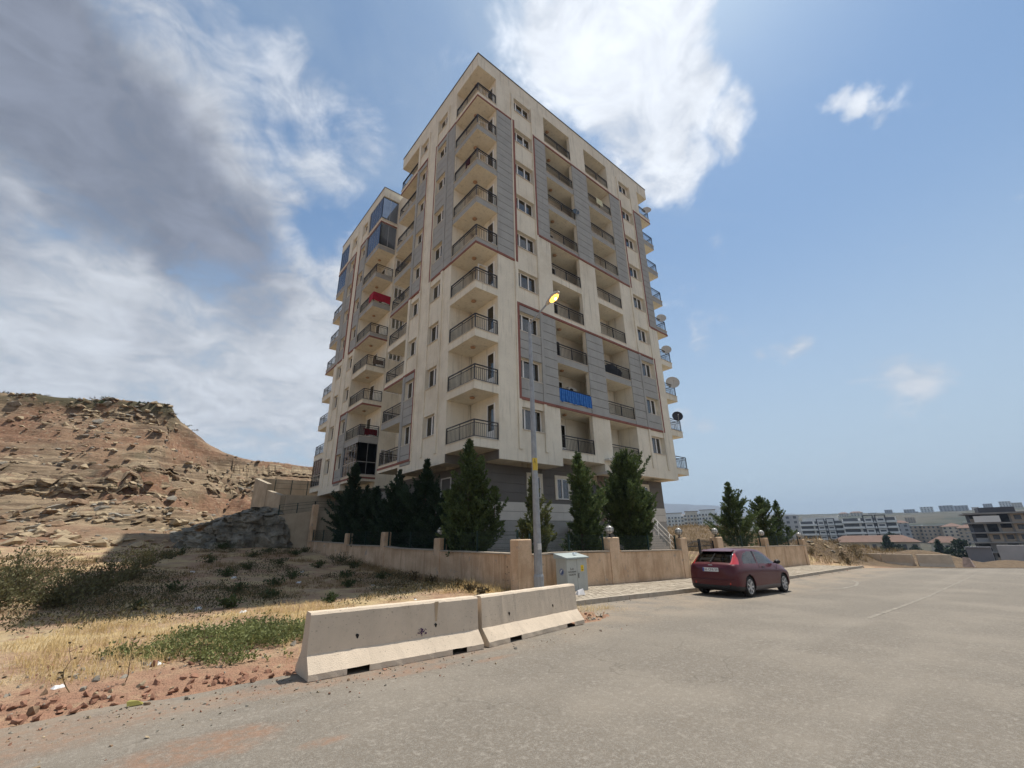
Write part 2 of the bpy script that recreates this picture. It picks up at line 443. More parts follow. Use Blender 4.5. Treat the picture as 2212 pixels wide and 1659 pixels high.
def _soil(k):
    n1 = k.noise(0.55, 6, 0.62); n2 = k.noise(3.5, 6, 0.65, off=(3, 1, 0)); n3 = k.noise(17, 5, 0.7)
    c = k.mix(k.rng(n1, .38, .62), (.43, .275, .175), (.48, .37, .23))
    c = k.mix(k.rng(n2, .42, .66), c, (.35, .215, .14))
    # trampled straw
    c = k.mix(k.op('MULTIPLY', k.rng(k.noise(0.8, 5, 0.6, off=(9, 4, 0)), .46, .62, 0, .75), k.rng(k.y, 8.0, 10.5)), c, (.56, .43, .225))
    # red earth along the road edge
    red = k.op('MULTIPLY', k.rng(k.y, 8.6, 7.3), k.rng(n2, .3, .6, .5, 1))
    c = k.mix(red, c, (.36, .20, .13))
    # hillside: layered rock, red soil, scrub on top
    hill = k.rng(k.y, 37.5, 40)
    strata = k.noise(1.0, 6, 0.62, (0.10, 0.10, 1.5), dist=0.6)
    rock = k.mix(k.rng(strata, .35, .62), (.13, .09, .058), (.35, .26, .165))
    rock = k.mix(k.rng(k.noise(0.09, 4, 0.6), .42, .62), rock, k.mix(k.rng(n2, .3, .7), (.19, .095, .058), (.30, .175, .105)))
    rock = k.mix(k.rng(k.noise(0.7, 6, 0.7, off=(5, 5, 2)), .56, .70, 0, .7), rock, (.12, .092, .068))
    rock = k.mix(k.rng(k.noise(2.2, 5, 0.7, off=(1, 8, 2)), .56, .68, 0, .8), rock, (.40, .325, .22))
    scrub = k.op('MULTIPLY', k.rng(k.z, 17.0, 19.0), k.rng(k.noise(0.5, 5, 0.6), .36, .52))
    rock = k.mix(k.rng(k.noise(0.22, 5, 0.65, off=(7, 3, 1)), .54, .66, 0, .6), rock, (.13, .115, .07))
    rock = k.mix(scrub, rock, (.085, .078, .042))
    c = k.mix(hill, c, rock)
    # eastern slopes are dry golden grass, farther off olive and tan
    east = k.rng(k.x, 36.8, 39)
    gold = k.mix(k.rng(n2, .35, .65), (.095, .065, .042), (.185, .13, .072))
    c = k.mix(k.op('MULTIPLY', east, 1.0), c, gold)
    farc = k.mix(k.rng(k.noise(0.012, 6, 0.65), .40, .60), (.032, .038, .025), (.075, .066, .047))
    c = k.mix(k.rng(k.x, 110, 240), c, farc)
    c = k.mix(k.op('MULTIPLY', k.rng(n3, .3, .7, 0, .28), k.rng(k.x, 40, 120, 1, 0)), c, (.19, .13, .09))
    k.L.new(c, k.p.inputs['Base Color'])
    b = k.bump(n3, 0.6, 0.05)
    b = k.bump(k.noise(1.0, 8, 0.72, (0.7, 0.7, 3.2)), 0.8, 0.5, b)
M_SOIL = node_mat('soil', _soil)

def _asphalt(k):
    fine = k.noise(150, 2, 0.5); mid = k.noise(46, 3, 0.6); big = k.noise(0.45, 6, 0.6); patch = k.noise(0.13, 3, 0.5, mp=(0.5, 1.6, 1))
    c = k.mix(k.rng(fine, .32, .68, sm=False), (.104, .092, .077), (.275, .246, .207))
    c = k.mix(k.rng(mid, .42, .60, 0, .75), c, (.150, .125, .098))
    c = k.mix(k.rng(k.noise(17, 5, .75, off=(2, 7, 0)), .50, .66, 0, .55), c, (.31, .282, .242))
    c = k.mix(k.rng(k.noise(5.5, 6, .75, off=(8, 1, 0)), .54, .70, 0, .45), c, (.165, .138, .108))
    c = k.mix(k.rng(big, .42, .68, 0, .40), c, (.275, .24, .195))
    c = k.mix(k.rng(patch, .50, .66, 0, .40), c, (.165, .146, .121))
    # worn tyre paths along the street
    c = k.mix(k.rng(k.noise(1, 3, .5, mp=(0.03, 0.85, 1)), .52, .66, 0, .28), c, (.27, .240, .200))
    # fine cracks, some of them sealed, and darker repair patches
    vo = k.N.new('ShaderNodeTexVoronoi'); vo.feature = 'DISTANCE_TO_EDGE'; vo.inputs['Scale'].default_value = .55
    wv = k.N.new('ShaderNodeVectorMath'); wv.operation = 'ADD'; k.L.new(k.pos, wv.inputs[0])
    wn = k.N.new('ShaderNodeTexNoise'); wn.inputs['Scale'].default_value = 1.3; wn.inputs['Detail'].default_value = 7; k.L.new(k.pos, wn.inputs[0]); k.L.new(wn.outputs['Color'], wv.inputs[1]); k.L.new(wv.outputs[0], vo.inputs['Vector'])
    crack = k.op('MULTIPLY', k.rng(vo.outputs['Distance'], .002, .009, 1, 0), k.rng(k.noise(.35, 3, .5, off=(3, 9, 0)), .50, .62))
    c = k.mix(k.op('MULTIPLY', crack, .42), c, (.09, .078, .063))
    c = k.mix(k.rng(k.noise(.24, 2, .4, mp=(.55, 1.5, 1), off=(11, 3, 0)), .57, .62, 0, .14), c, (.135, .12, .10))
    c = k.mix(k.rng(k.noise(2.1, 4, .6, off=(1, 13, 0)), .72, .80, 0, .25), c, (.10, .09, .078))
    # red earth carried onto the asphalt
    wob = k.op('MULTIPLY', k.op('SUBTRACT', k.noise(1.4, 6, .7), .5), 2.2)
    def stain(cx, cy, rx, ry, amt):
        return k.op('MULTIPLY', k.rng(k.op('ADD', k.blob(cx, cy, rx, ry), wob), .1, 1.15, 1, 0), amt)
    reds = k.op('MAXIMUM', stain(0.75, 5.05, .75, .34, .60), k.op('MAXIMUM', stain(3.2, 5.95, .8, .16, .55), k.op('MAXIMUM', stain(4.4, 5.75, .5, .1, .45), k.op('MAXIMUM', stain(1.6, 4.5, .28, .1, .5), stain(-1.2, 6.3, 2.2, .75, .5)))))
    reds = k.op('MAXIMUM', reds, stain(2.2, 6.3, 3.0, .33, .5))
    reds = k.op('MULTIPLY', reds, k.rng(k.noise(7, 7, .8, off=(4, 2, 0)), .40, .62, .25, 1.0))
    c = k.mix(reds, c, (.275, .145, .085))
    # pale dust by the kerb and dirt margin
    dust = k.op('MULTIPLY', k.rng(k.y, 5.2, 7.6), k.rng(k.noise(1.1, 6, .65), .36, .6, 0, .48))
    c = k.mix(dust, c, (.335, .26, .185))
    k.L.new(c, k.p.inputs['Base Color'])
    k.p.inputs['Roughness'].default_value = 0.9
    b = k.bump(fine, 0.55, 0.012); k.bump(mid, 0.25, 0.02, b)
M_ASPHALT = node_mat('asphalt', _asphalt)

def build_ground():
    th = np.radians(np.concatenate([np.arange(-180, -25, 2.5), np.arange(-25, 125, 0.28), np.arange(125, 180, 2.5)]))
    rr = [0.4]
    while rr[-1] < 5.9: rr.append(rr[-1]*1.03+0.02)
    while rr[-1] < 9.6: rr.append(rr[-1]+0.045)
    while rr[-1] < 26: rr.append(rr[-1]*1.024+0.02)
    while rr[-1] < 98: rr.append(rr[-1]+0.52)
    while rr[-1] < 9000: rr.append(rr[-1]*1.045)
    rr = np.array(rr)
    A, Rr = np.meshgrid(th, rr)
    X = Rr*np.cos(A); Y = Rr*np.sin(A); Zz = gz(X, Y)
    nR, nA = X.shape
    co = np.stack([X, Y, Zz], -1).reshape(-1, 3)
    co = np.vstack([co, [[0, 0, -0.05]]])
    i = np.arange(nR-1)[:, None]*nA; j = np.arange(nA)[None, :]; j2 = (j+1) % nA
    F = np.stack([i+j, i+nA+j, i+nA+j2, i+j2], -1).reshape(-1, 4)
    tri = np.stack([np.arange(nA), (np.arange(nA)+1) % nA, np.full(nA, len(co)-1)], -1)
    me = bpy.data.meshes.new('ground')
    me.vertices.add(len(co)); me.vertices.foreach_set('co', co.ravel())
    nl = F.size+tri.size; me.loops.add(nl); me.loops.foreach_set('vertex_index', np.concatenate([F.ravel(), tri[:, ::-1].ravel()]))
    me.polygons.add(len(F)+len(tri))
    me.polygons.foreach_set('loop_start', np.concatenate([np.arange(len(F))*4, len(F)*4+np.arange(len(tri))*3]))
    me.polygons.foreach_set('loop_total', np.concatenate([np.full(len(F), 4), np.full(len(tri), 3)]))
    me.update(calc_edges=True); me.validate()
    me.materials.append(M_SOIL)
    sm = np.ones(len(me.polygons), bool); me.polygons.foreach_set('use_smooth', sm)
    o = bpy.data.objects.new('ground', me); COL.objects.link(o)
    tag(o, kind='structure')
build_ground()

def build_road():
    mb = MB()
    xs = np.concatenate([np.arange(-70, -6, 2.0), np.arange(-6, 9, 0.22), np.arange(9, 52.1, 0.75)])
    rows = []
    for x in xs:
        e = float(edge(x)) if x > 8.7 or x < 8.6 else 6.9
        if x >= 8.7: e = min(e, 8.6)-0.02
        ys = [-60, -30, -12, -5, -1, 1, 2.5, 3.6, 4.6, 5.4, e-0.55, e-0.25, e]
        n = len(mb.v); rows.append(n)
        for q, y in enumerate(ys):
            drop = 0.0 if q < len(ys)-1 else (0.012 if x < 8.7 else 0.0)
            mb.v.append((float(x), float(y), float(zr(x))-drop))
    for r0, r1 in zip(rows, rows[1:]):
        for q in range(12):
            mb.f.append((r0+q, r1+q, r1+q+1, r0+q+1)); mb.mi.append(0)
    tag(mb.build('road', M_ASPHALT, smooth=True), kind='structure')
    # worn white traces of paint on the street
    wm = mat('worn_road_paint', (.24, .215, .178), .9, .35, 9)
    pts = [(19.4, 6.2), (21.0, 5.75), (22.6, 5.7), (24.2, 6.0), (25.2, 6.45)]
    mk = MB()
    for (a, b), (c, d) in zip(pts, pts[1:]):
        z0, z1 = float(zr(a))+.004, float(zr(c))+.004
        mk.poly([(a, b-.05, z0), (c, d-.05, z1), (c, d+.05, z1), (a, b+.05, z0)])
    tag(mk.build('road_marking', wm), kind='structure')
    mk = MB()
    for a in np.arange(13, 33, 1.0):
        z0, z1 = float(zr(a))+.004, float(zr(a+1))+.004
        mk.poly([(a, 3.15, z0), (a+1, 3.15, z1), (a+1, 3.24, z1), (a, 3.24, z0)])
    tag(mk.build('road_marking', mat('faint_road_paint', (.215, .19, .155), .9, .3, 5)), kind='structure')
build_road()

def build_pavement():
    root = bpy.data.objects.new('pavement', None); COL.objects.link(root); tag(root, kind='structure')
    bed = MB()
    xs = np.arange(8.75, 36.0, 0.8)
    for a in xs:
        b = min(a+0.8, 36.0); za, zb = float(zr(a))+.085, float(zr(b))+.085
        bed.hexa([(a, 8.72, za-.3), (b, 8.72, zb-.3), (b, 11.32, zb-.3), (a, 11.32, za-.3), (a, 8.72, za), (b, 8.72, zb), (b, 11.32, zb), (a, 11.32, za)])
    bed.build('sand_bed', mat('joint_sand', (.20, .165, .12), .95, .2, 8), root)
    kerbm = mat('kerb_concrete', (.38, .325, .255), .9, .14, 5, bump=.2)
    x = 8.7
    while x < 35.9:
        l = 0.97
        z0, z1 = float(zr(x)), float(zr(x+l))
        jy = rnd.uniform(-.008, .008); jz = rnd.uniform(-.006, .006)
        kb = MB(); y0, y1 = 8.58+jy, 8.71+jy
        kb.hexa([(x+.008, y0, z0-.2), (x+l-.008, y0, z1-.2), (x+l-.008, y1, z1-.2), (x+.008, y1, z0-.2),
                 (x+.008, y0+.025, z0+.125+jz), (x+l-.008, y0+.025, z1+.125+jz), (x+l-.008, y1, z1+.125+jz), (x+.008, y1, z0+.125+jz)])
        kb.build('kerb_stone', kerbm, root); x += l
    # end kerb at the west side
    kb = MB(); z0 = float(zr(8.7))
    kb.hexa([(8.58, 8.6, z0-.2), (8.71, 8.6, z0-.2), (8.9, 10.2, z0-.2), (8.77, 10.2, z0-.2), (8.6, 8.6, z0+.12), (8.71, 8.6, z0+.12), (8.9, 10.2, z0+.1), (8.79, 10.2, z0+.1)])
    kb.build('kerb_stone', kerbm, root)
    pm = [mat('paver_a', (.325, .275, .21), .92, .10, 7, bump=.25), mat('paver_b', (.27, .225, .17), .92, .12, 7, bump=.25), mat('paver_c', (.365, .31, .24), .92, .10, 7, bump=.25)]
    W, H = 0.245, 0.165
    proto = []
    for q in pm:
        b = MB(); w, h = W/2-.006, H/2-.006; t = .012
        b.v += [(-w, -h, -.03), (w, -h, -.03), (w, h, -.03), (-w, h, -.03), (-w+t*.4, -h+t*.4, .0), (w-t*.4, -h+t*.4, 0), (w-t*.4, h-t*.4, 0), (-w+t*.4, h-t*.4, 0)]
        for f_ in ((4, 5, 6, 7), (0, 1, 5, 4), (1, 2, 6, 5), (2, 3, 7, 6), (3, 0, 4, 7)): b.f.append(f_); b.mi.append(0)
        proto.append(b.mesh('paving_stone', q))
    cells = []
    r = 0; y = 8.80
    while y < 11.28:
        x = 8.95+(W/2 if r % 2 else 0)
        while x < 35.8:
            if not (y > 10.1 and x < 9.05): cells.append((x, y))
            x += W
        y += H; r += 1
    cells.sort(key=lambda c: math.hypot(c[0], c[1]))
    rest = MB()
    for n, (x, y) in enumerate(cells):
        z = float(zr(x))+.118+0.010*float(vnoise(np.array([x*2.]), np.array([y*2.]))[0])+rnd.uniform(-.003, .003)
        if n < 298:
            inst('paving_stone', rnd.choice(proto), root, (x, y, z), (rnd.uniform(-.012, .012), -.02+rnd.uniform(-.012, .012)*1, rnd.uniform(-.015, .015)))
        else:
            w, h = W/2-.006, H/2-.006; k = rnd.randrange(3); o = len(rest.v)
            zz = [float(zr(x-w))-float(zr(x)), float(zr(x+w))-float(zr(x))]
            rest.v += [(x-w, y-h, z-.03), (x+w, y-h, z-.03), (x+w, y+h, z-.03), (x-w, y+h, z-.03), (x-w, y-h, z+zz[0]), (x+w, y-h, z+zz[1]), (x+w, y+h, z+zz[1]), (x-w, y+h, z+zz[0])]
            for f_ in ((4, 5, 6, 7), (0, 1, 5, 4), (1, 2, 6, 5), (2, 3, 7, 6), (3, 0, 4, 7)): rest.f.append(tuple(o+i for i in f_)); rest.mi.append(k)
    tag(rest.build('paving_stone', pm, root), kind='stuff')
build_pavement()

def build_far_hills():
    def ridge(name, pts, dist, depth, m_):
        mb = MB(); n = 260
        a = np.linspace(pts[0][0], pts[-1][0], n); el = np.interp(a, [p[0] for p in pts], [p[1] for p in pts])
        zt = 1.6+dist*np.tan(np.radians(el))+dist*0.0035*fbm(a*0.9, a*0+2.0, 5)
        prof = [(0.72, -0.02), (0.80, .22), (0.88, .52), (0.94, .80), (1.0, 1.0), (1.12, .75), (1.3, .1)]
        for i in range(n):
            c, s = math.cos(math.radians(a[i])), math.sin(math.radians(a[i]))
            for k, (r, h) in enumerate(prof):
                rr_ = dist*(1+(r-1)*depth); w = 1+0.25*float(vnoise(np.array([a[i]*1.7]), np.array([k*1.3]))[0])*(k not in (4,))
                mb.v.append((rr_*c, rr_*s, -25+(zt[i]+25)*h*w if k != 4 else zt[i]))
        for i in range(n-1):
            for k in range(len(prof)-1):
                o = i*len(prof)+k; mb.f.append((o, o+1, o+len(prof)+1, o+len(prof))); mb.mi.append(0)
        tag(mb.build(name, m_, smooth=True), kind='structure')
    ridge('far_hill', [(-30, .9), (-5, .8), (4, .95), (9, 1.0), (13.7, 1.45), (16.5, 1.6), (20.7, 2.2), (24, 2.75), (27.8, 3.2), (31, 3.45), (36, 3.5), (45, 3.0), (70, 2.5), (100, 2)], 5200, 1.2, mat('far_hill', (.085, .078, .068), .95, .25, 0.004))
    ridge('far_hill', [(-8, .3), (5, .5), (16, .9), (21, 1.35), (26, 1.85), (31, 2.35), (38, 2.2), (55, 1.5)], 2600, 1.3, mat('near_hill', (.15, .12, .085), .95, .3, 0.012))
    ridge('far_hill', [(2.6, -.5), (3.6, .05), (5.2, .55), (6.6, .80), (8.2, .72), (9.4, .35), (10.4, -.3)], 780, 0.6, mat('wooded_hill', (.045, .05, .03), .95, .3, 0.08))
build_far_hills()
# ------------------------------------------------------------------ apartment blocks
BX, BY = 11.81, 17.06
NF = 9
def zb(k): return 5.82+3.0*k
SL = 0.45
ZBOT, ZSOF, ZTOP = 5.35, 32.85, 34.03
M_CREAM = mat('cream_render', (.70, .652, .54), .93, .055, 1.1, streak=.58, bump=.35, bscale=120, tint=(.56, .50, .39), tscale=.30, tamt=.65, speck=.18, spscale=9)
M_GREY = mat('grey_render', (.335, .335, .318), .9, .07, 1.3, streak=.22, bump=.25, bscale=120)
M_GROOVE = mat('groove_shadow_grey', (.115, .115, .112), .95, .05, 1.3)
M_RED = mat('red_oxide_trim', (.235, .098, .077), .88, .12, 2.5, streak=.25)
M_TAUPE = mat('taupe_cladding', (.150, .143, .133), .85, .06, 1.2, streak=.2)
M_WHITE = mat('white_render', (.60, .58, .53), .9, .05, 1.5, streak=.3)
M_RAIL = mat('dark_railing_paint', (.022, .021, .024), .45, .15, 8)
M_UPVC = mat('white_upvc', (.74, .73, .70), .45, .04, 3)
M_ALU = mat('aluminium', (.45, .45, .45), .4, .05, 4, metal=.7)
M_SILL = mat('marble_sill', (.58, .53, .45), .6, .06, 6)
M_CURTAIN = mat('net_curtain', (.66, .66, .67), .95, .08, 9)
M_DCURTAIN = mat('dark_blind', (.16, .14, .13), .95, .1, 9)
M_LAMPB = mat('ceiling_lamp_glass', (.36, .22, .13), .5, .1, 20)
M_FLASH = mat('roof_flashing', (.10, .09, .085), .6, .1, 4)
def glass_mat(name, tint, refl=0.08, rough=0.02, gcol=(.8, .8, .8)):
    M = bpy.data.materials.new(name); M.use_nodes = True; nt = M.node_tree; N, L = nt.nodes, nt.links
    N.clear(); out = N.new('ShaderNodeOutputMaterial')
    tr = N.new('ShaderNodeBsdfTransparent'); tr.inputs[0].default_value = (*tint, 1)
    gl = N.new('ShaderNodeBsdfGlossy'); gl.inputs['Roughness'].default_value = rough; gl.inputs['Color'].default_value = (*gcol, 1)
    fr = N.new('ShaderNodeFresnel'); fr.inputs[0].default_value = 1.5
    mr = N.new('ShaderNodeMapRange'); L.new(fr.outputs[0], mr.inputs[0]); mr.inputs[3].default_value = refl; mr.inputs[4].default_value = 1.0
    mx = N.new('ShaderNodeMixShader'); L.new(mr.outputs[0], mx.inputs[0]); L.new(tr.outputs[0], mx.inputs[1]); L.new(gl.outputs[0], mx.inputs[2])
    L.new(mx.outputs[0], out.inputs[0]); MATS[name] = M; return M
M_GLASS = glass_mat('window_glass', (.62, .66, .68), .10)
M_DGLASS = glass_mat('smoked_glass', (.05, .06, .075), .04, gcol=(.20, .24, .31))

RED_H = 0.14
class Facade:
    """maps (along, depth, z) to building coordinates"""
    def __init__(s, fn): s.fn = fn
    def box(s, mb, a0, a1, d0, d1, z0, z1, mi=0):
        p = s.fn(a0, d0); q = s.fn(a1, d1); mb.box(p[0], q[0], p[1], q[1], z0, z1, mi)
    def pt(s, a, d, z): p = s.fn(a, d); return (p[0], p[1], z)

def railing(path, z0=0.0, h=0.90, step=0.125):
    mb = MB()
    for (a, b) in zip(path, path[1:]):
        a3 = Vector((a[0], a[1], z0)); b3 = Vector((b[0], b[1], z0)); L_ = (b3-a3).length; d = (b3-a3)/L_
        Z = Vector((0, 0, 1))
        mb.bar(a3+Z*h, b3+Z*h, .065, .05); mb.bar(a3+Z*(h-.15), b3+Z*(h-.15), .03); mb.bar(a3+Z*.07, b3+Z*.07, .03)
        n = max(2, int(L_/step))
        for i in range(1, n):
            p = a3+d*(L_*i/n); mb.bar(p+Z*.07, p+Z*(h-.15), .018, caps=False)
        for t in ([0, 1] if L_ < 2.2 else [0, .5, 1]):
            p = a3+d*(L_*t); mb.bar(p, p+Z*(h if t in (0, 1) else h), .05 if t in (0, 1) else .035)
    return mb

def window_mesh(w, h, splits, F, zz=0.0):
    """frame in facade F with lower left at along=0, depth 0; returns frame mesh builder, panes, curtains"""
    fr = MB(); t = .06
    F.box(fr, 0, w, 0, .07, 0, t); F.box(fr, 0, w, 0, .07, h-t, h)
    F.box(fr, 0, t, 0, .07, t, h-t); F.box(fr, w-t, w, 0, .07, t, h-t)
    edges = [0]+list(splits)+[w]
    for s_ in splits: F.box(fr, s_-.045, s_+.045, -.012, .07, t, h-t)
    panes = []
    for e0, e1 in zip(edges, edges[1:]):
        a0 = e0+(t if e0 == 0 else .045); a1 = e1-(t if e1 == w else .045); pm = MB()
        F.box(pm, a0+.002, a1-.002, .03, .04, t+.002, h-t-.002); panes.append(pm)
    return fr, panes

def curtain_mesh(w, h, F, seedv, depth=.12):
    r = random.Random(seedv); mb = MB(); n = max(6, int(w/.07)); pr = None
    for i in range(n+1):
        a = w*i/n; d = depth+.035*math.sin(i*1.9+r.random()*1.5)+r.uniform(-.008, .008)
        p0, p1 = F.pt(a, d, 0), F.pt(a, d, h)
        if pr: mb.poly([pr[0], p0, p1, pr[1]])
        pr = (p0, p1)
    return mb

def build_block(front, label):
    """front = True: street block; False: rear block, its mirror image without the street facade"""
    root = thing('apartment_building', label, 'apartment building', (BX, BY, 0))
    yy = (lambda y: y) if front else (lambda y: 27.2-y)
    FR = Facade(lambda a, d: (a, d))
    FL = Facade(lambda a, d: (d, yy(a)))
    top = ZTOP if front else ZTOP-.18
    walls = MB()
    def wbox(x0, x1, y0, y1, z0, z1): walls.box(x0, x1, yy(y0), yy(y1), z0, z1)
    # ---- structure -------------------------------------------------
    core_x0 = 1.6
    wbox(core_x0, 18.75, 1.58 if front else 0.2, 11.55, ZBOT, ZSOF)
    def column_windows(F, a0, a1, floors, thick=.30):
        """spandrels of one window column"""
        zs = ZBOT
        for k in floors:
            F.box(walls, a0, a1, 0, thick, zs, zb(k)+1.30); zs = zb(k)+2.58
        F.box(walls, a0, a1, 0, thick, zs, ZSOF)
    strips_R = [(1.6, 3.18, ZBOT), (4.9, 6.28, ZBOT), (14.06, 15.69, ZBOT), (17.42, 18.75, ZBOT)]
    if front:
        for a0, a1, z0 in strips_R: FR.box(walls, a0, a1, 0, 1.58, z0, ZSOF)
        FR.box(walls, 9.25, 11.04, 0, .28, zb(0), ZSOF); FR.box(walls, 10.6, 11.04, .28, 1.58, zb(0), ZSOF)
        FR.box(walls, 10.1, 14.06, 0, 1.58, ZBOT, zb(0)-.002)
        column_windows(FR, 3.18, 4.9, range(NF)); column_windows(FR, 15.69, 17.42, range(NF))
    for a0, a1 in ((2.7, 3.85), (5.22, 6.72), (8.05, 8.35)): FL.box(walls, a0, a1, 0, 1.6, ZBOT, ZSOF)
    column_windows(FL, 3.85, 5.22, range(NF)); column_windows(FL, 6.72, 8.05, range(NF))
    walls.build('wall', M_CREAM, root)
    # ---- roof ------------------------------------------------------
    rf = MB(); rf.box(0, 20.4, yy(0), yy(11.6), ZSOF, top)
    ro = rf.build('roof', M_CREAM, root)
    fl = MB(); y0, y1 = sorted((yy(0), yy(11.6))); fl.box(-.05, 20.45, y0-.05, y1+.05, top, top+.05); fl.build('flashing', M_FLASH, ro)
    # ---- grey panels, red bands, fins --------------------------------
    pitch = .577
    def panels(F, a0, a1, z0, z1, m_=M_GREY, proud=.036):
        bk = MB(); F.box(bk, a0, a1, -.010, 0, z0, z1); bk.build('panel_backing', M_GROOVE, root)
        n = max(1, round((z1-z0)/pitch)); st = (z1-z0)/n
        for i in range(n):
            b = MB(); F.box(b, a0, a1, -proud, -.010, z0+i*st+.016, z0+(i+1)*st-.016); b.build('panel', m_, root)
    def spandrel_panels(F, a0, a1, k0, k1):
        for k in range(k0, k1):
            zlo = zb(k) if k == k0 else zb(k-1)+2.58
            panels(F, a0, a1, zlo, zb(k)+1.29)
        panels(F, a0, a1, zb(k1-1)+2.58, zb(k1))
    def band(F, a0, a1, z, proud=.055):
        b = MB(); F.box(b, a0, a1, -proud, 0, z, z+RED_H); b.build('red_band', M_RED, root)
    def fin(F, a0, a1, segs, gl=False):
        for z0, z1, m_ in segs:
            if m_ is M_RED:
                am = a0+(a1-a0)*.30
                b = MB(); F.box(b, a0, am, -.075, 0, z0, z1); b.build('fin', M_GREY if gl else M_CREAM, root)
                b = MB(); F.box(b, am, a1, -.08, 0, z0, z1); b.build('fin', M_RED, root)
            else:
                b = MB(); F.box(b, a0, a1, -.075, 0, z0, z1); b.build('fin', m_, root)
    zf0, zf1 = 6.0, 32.6
    if front:
        for a0, a1 in ((1.602, 2.93), (17.66, 18.748)): panels(FR, a0, a1, zb(4)+RED_H, zb(8))
        for a0, a1 in ((5.12, 6.278), (9.252, 11.038), (14.062, 15.46)):
            panels(FR, a0, a1, zb(1)+RED_H, zb(3)); panels(FR, a0, a1, zb(5)+RED_H, zb(8))
        for a0, a1 in ((3.182, 4.898), (15.692, 17.418)): spandrel_panels(FR, a0, a1, 1, 3)
        f1 = [(zf0, zb(1), M_CREAM), (zb(1), zb(3)+RED_H, M_RED), (zb(3)+RED_H, zb(4), M_CREAM), (zb(4), zb(8)+RED_H, M_RED), (zb(8)+RED_H, zf1, M_CREAM)]
        f2 = [(zf0, zb(1), M_CREAM), (zb(1)+RED_H, zb(3), M_GREY), (zb(3)+RED_H, zb(5), M_CREAM), (zb(5), zb(8)+RED_H, M_RED), (zb(8)+RED_H, zf1, M_CREAM)]
        fin(FR, 2.93, 3.18, f1); fin(FR, 4.9, 5.12, f2); fin(FR, 15.46, 15.69, f2); fin(FR, 17.42, 17.66, f1)
        for z in (zb(1), zb(3)): band(FR, 3.18, 17.42, z, .078)
        for z in (zb(5), zb(8)): band(FR, 5.12, 15.46, z)
        for z in (zb(4), zb(8)):
            band(FR, 1.6, 2.93, z); band(FR, 17.66, 18.75, z)
    panels(FL, 2.702, 3.6, zb(4)+RED_H, zb(8)); spandrel_panels(FL, 3.852, 5.218, 4, 8)
    spandrel_panels(FL, 6.722, 8.048, 4, 8)
    spandrel_panels(FL, 6.722, 8.048, 0, 2)
    fin(FL, 3.6, 3.85, [(zf0, zb(4), M_CREAM), (zb(4)+RED_H, zb(8), M_GREY), (zb(8)+RED_H, zf1, M_CREAM)])
    fin(FL, 5.22, 5.42, [(zf0, zb(4), M_CREAM), (zb(4), zb(8)+RED_H, M_RED), (zb(8)+RED_H, zf1, M_CREAM)])
    fin(FL, 6.55, 6.72, [(zb(0)+.18, zb(2)+RED_H, M_RED), (zb(2)+RED_H, zb(4), M_CREAM), (zb(4), zb(8)+RED_H, M_RED), (zb(8)+RED_H, zf1, M_CREAM)])
    fin(FL, 8.05, 8.35, [(zb(0)+.18+RED_H, zb(2), M_GREY), (zb(2)+RED_H, zb(4), M_CREAM), (zb(4)+RED_H, zb(8), M_GREY), (zb(8)+RED_H, zf1, M_CREAM)])
    for z in (zb(4), zb(8)): band(FL, 2.7, 5.22, z); band(FL, 6.72, 8.35, z, .078)
    for z in (zb(2), zb(0)+.18): band(FL, 6.72, 8.35, z, .078)
    # ---- windows -----------------------------------------------------
    def windows(F, a0, w, splits, floors, dep=.24, cur=None, sd=0):
        fr, panes = window_mesh(w, 1.28, splits, F)
        fme = fr.mesh('window', M_UPVC); pme = [p.mesh('pane', M_GLASS) for p in panes]
        sm = MB(); F.box(sm, -.0, w, -dep-.06, .02, -.035, .0); sme = sm.mesh('sill', M_SILL)
        edges = [0]+list(splits)+[w]
        for k in floors:
            z = zb(k)+1.30; p = F.fn(a0, dep); o0 = F.fn(0, 0)
            loc = (p[0]-o0[0], p[1]-o0[1], z)
            wo = inst('window', fme, root, loc)
            for pm in pme: inst('pane', pm, wo)
            inst('sill', sme, wo)
            r = random.Random(k*31+sd)
            for q, (e0, e1) in enumerate(zip(edges, edges[1:])):
                c = r.random()
                if c < .62: 
                    cm = curtain_mesh(e1-e0-.06, 1.22, F, k*7+q)
                    co = cm.build('curtain', M_CURTAIN if c < .5 else M_DCURTAIN, wo)
                    pp = F.fn(e0+.03, 0); co.location = (pp[0]-o0[0], pp[1]-o0[1], .03)
    if front:
        windows(FR, 3.19, 1.70, (.42, 1.08), range(NF), sd=1)
        windows(FR, 15.95, 1.30, (.74,), range(NF), sd=2)
    windows(FL, 3.86, 1.35, (.68,), range(NF), sd=3, dep=.19)
    windows(FL, 6.73, 1.31, (.66,), range(NF), sd=4, dep=.19)
    # fill beside the narrower windows
    for k in range(NF):
        z0, z1 = zb(k)+1.30, zb(k)+2.58
        for F_, a0, a1, d0, d1 in ([(FR, 15.69, 15.95, .24, .31), (FR, 17.25, 17.42, .24, .31)] if front else []):
            jf = MB(); F_.box(jf, a0, a1, d0, d1, z0, z1); jf.build('window_reveal', M_CREAM, root)
    # ---- balconies -----------------------------------------------------
    def slab(boxes, k, edgem, red, redz=None):
        """boxes: list of (x0,x1,y0,y1); edge colour on the outside"""
        mb = MB(); z0, z1 = zb(k), zb(k)+SL
        for x0, x1, y0, y1 in boxes:
            mb.box(x0, x1, yy(y0), yy(y1), z0, z1, 0, {s_: 1 for s_ in ('-x', '+x', '-y', '+y')})
        return mb.build('balcony', [M_CREAM, edgem], root)
    def trim(parent, path, z, h, proud, m_, name):
        """a band following the outer edge path (building coordinates, axis aligned)"""
        mb = MB()
        for x0, x1, y0, y1 in path: mb.box(x0, x1, y0, y1, z, z+h)
        mb.build(name, m_, parent)
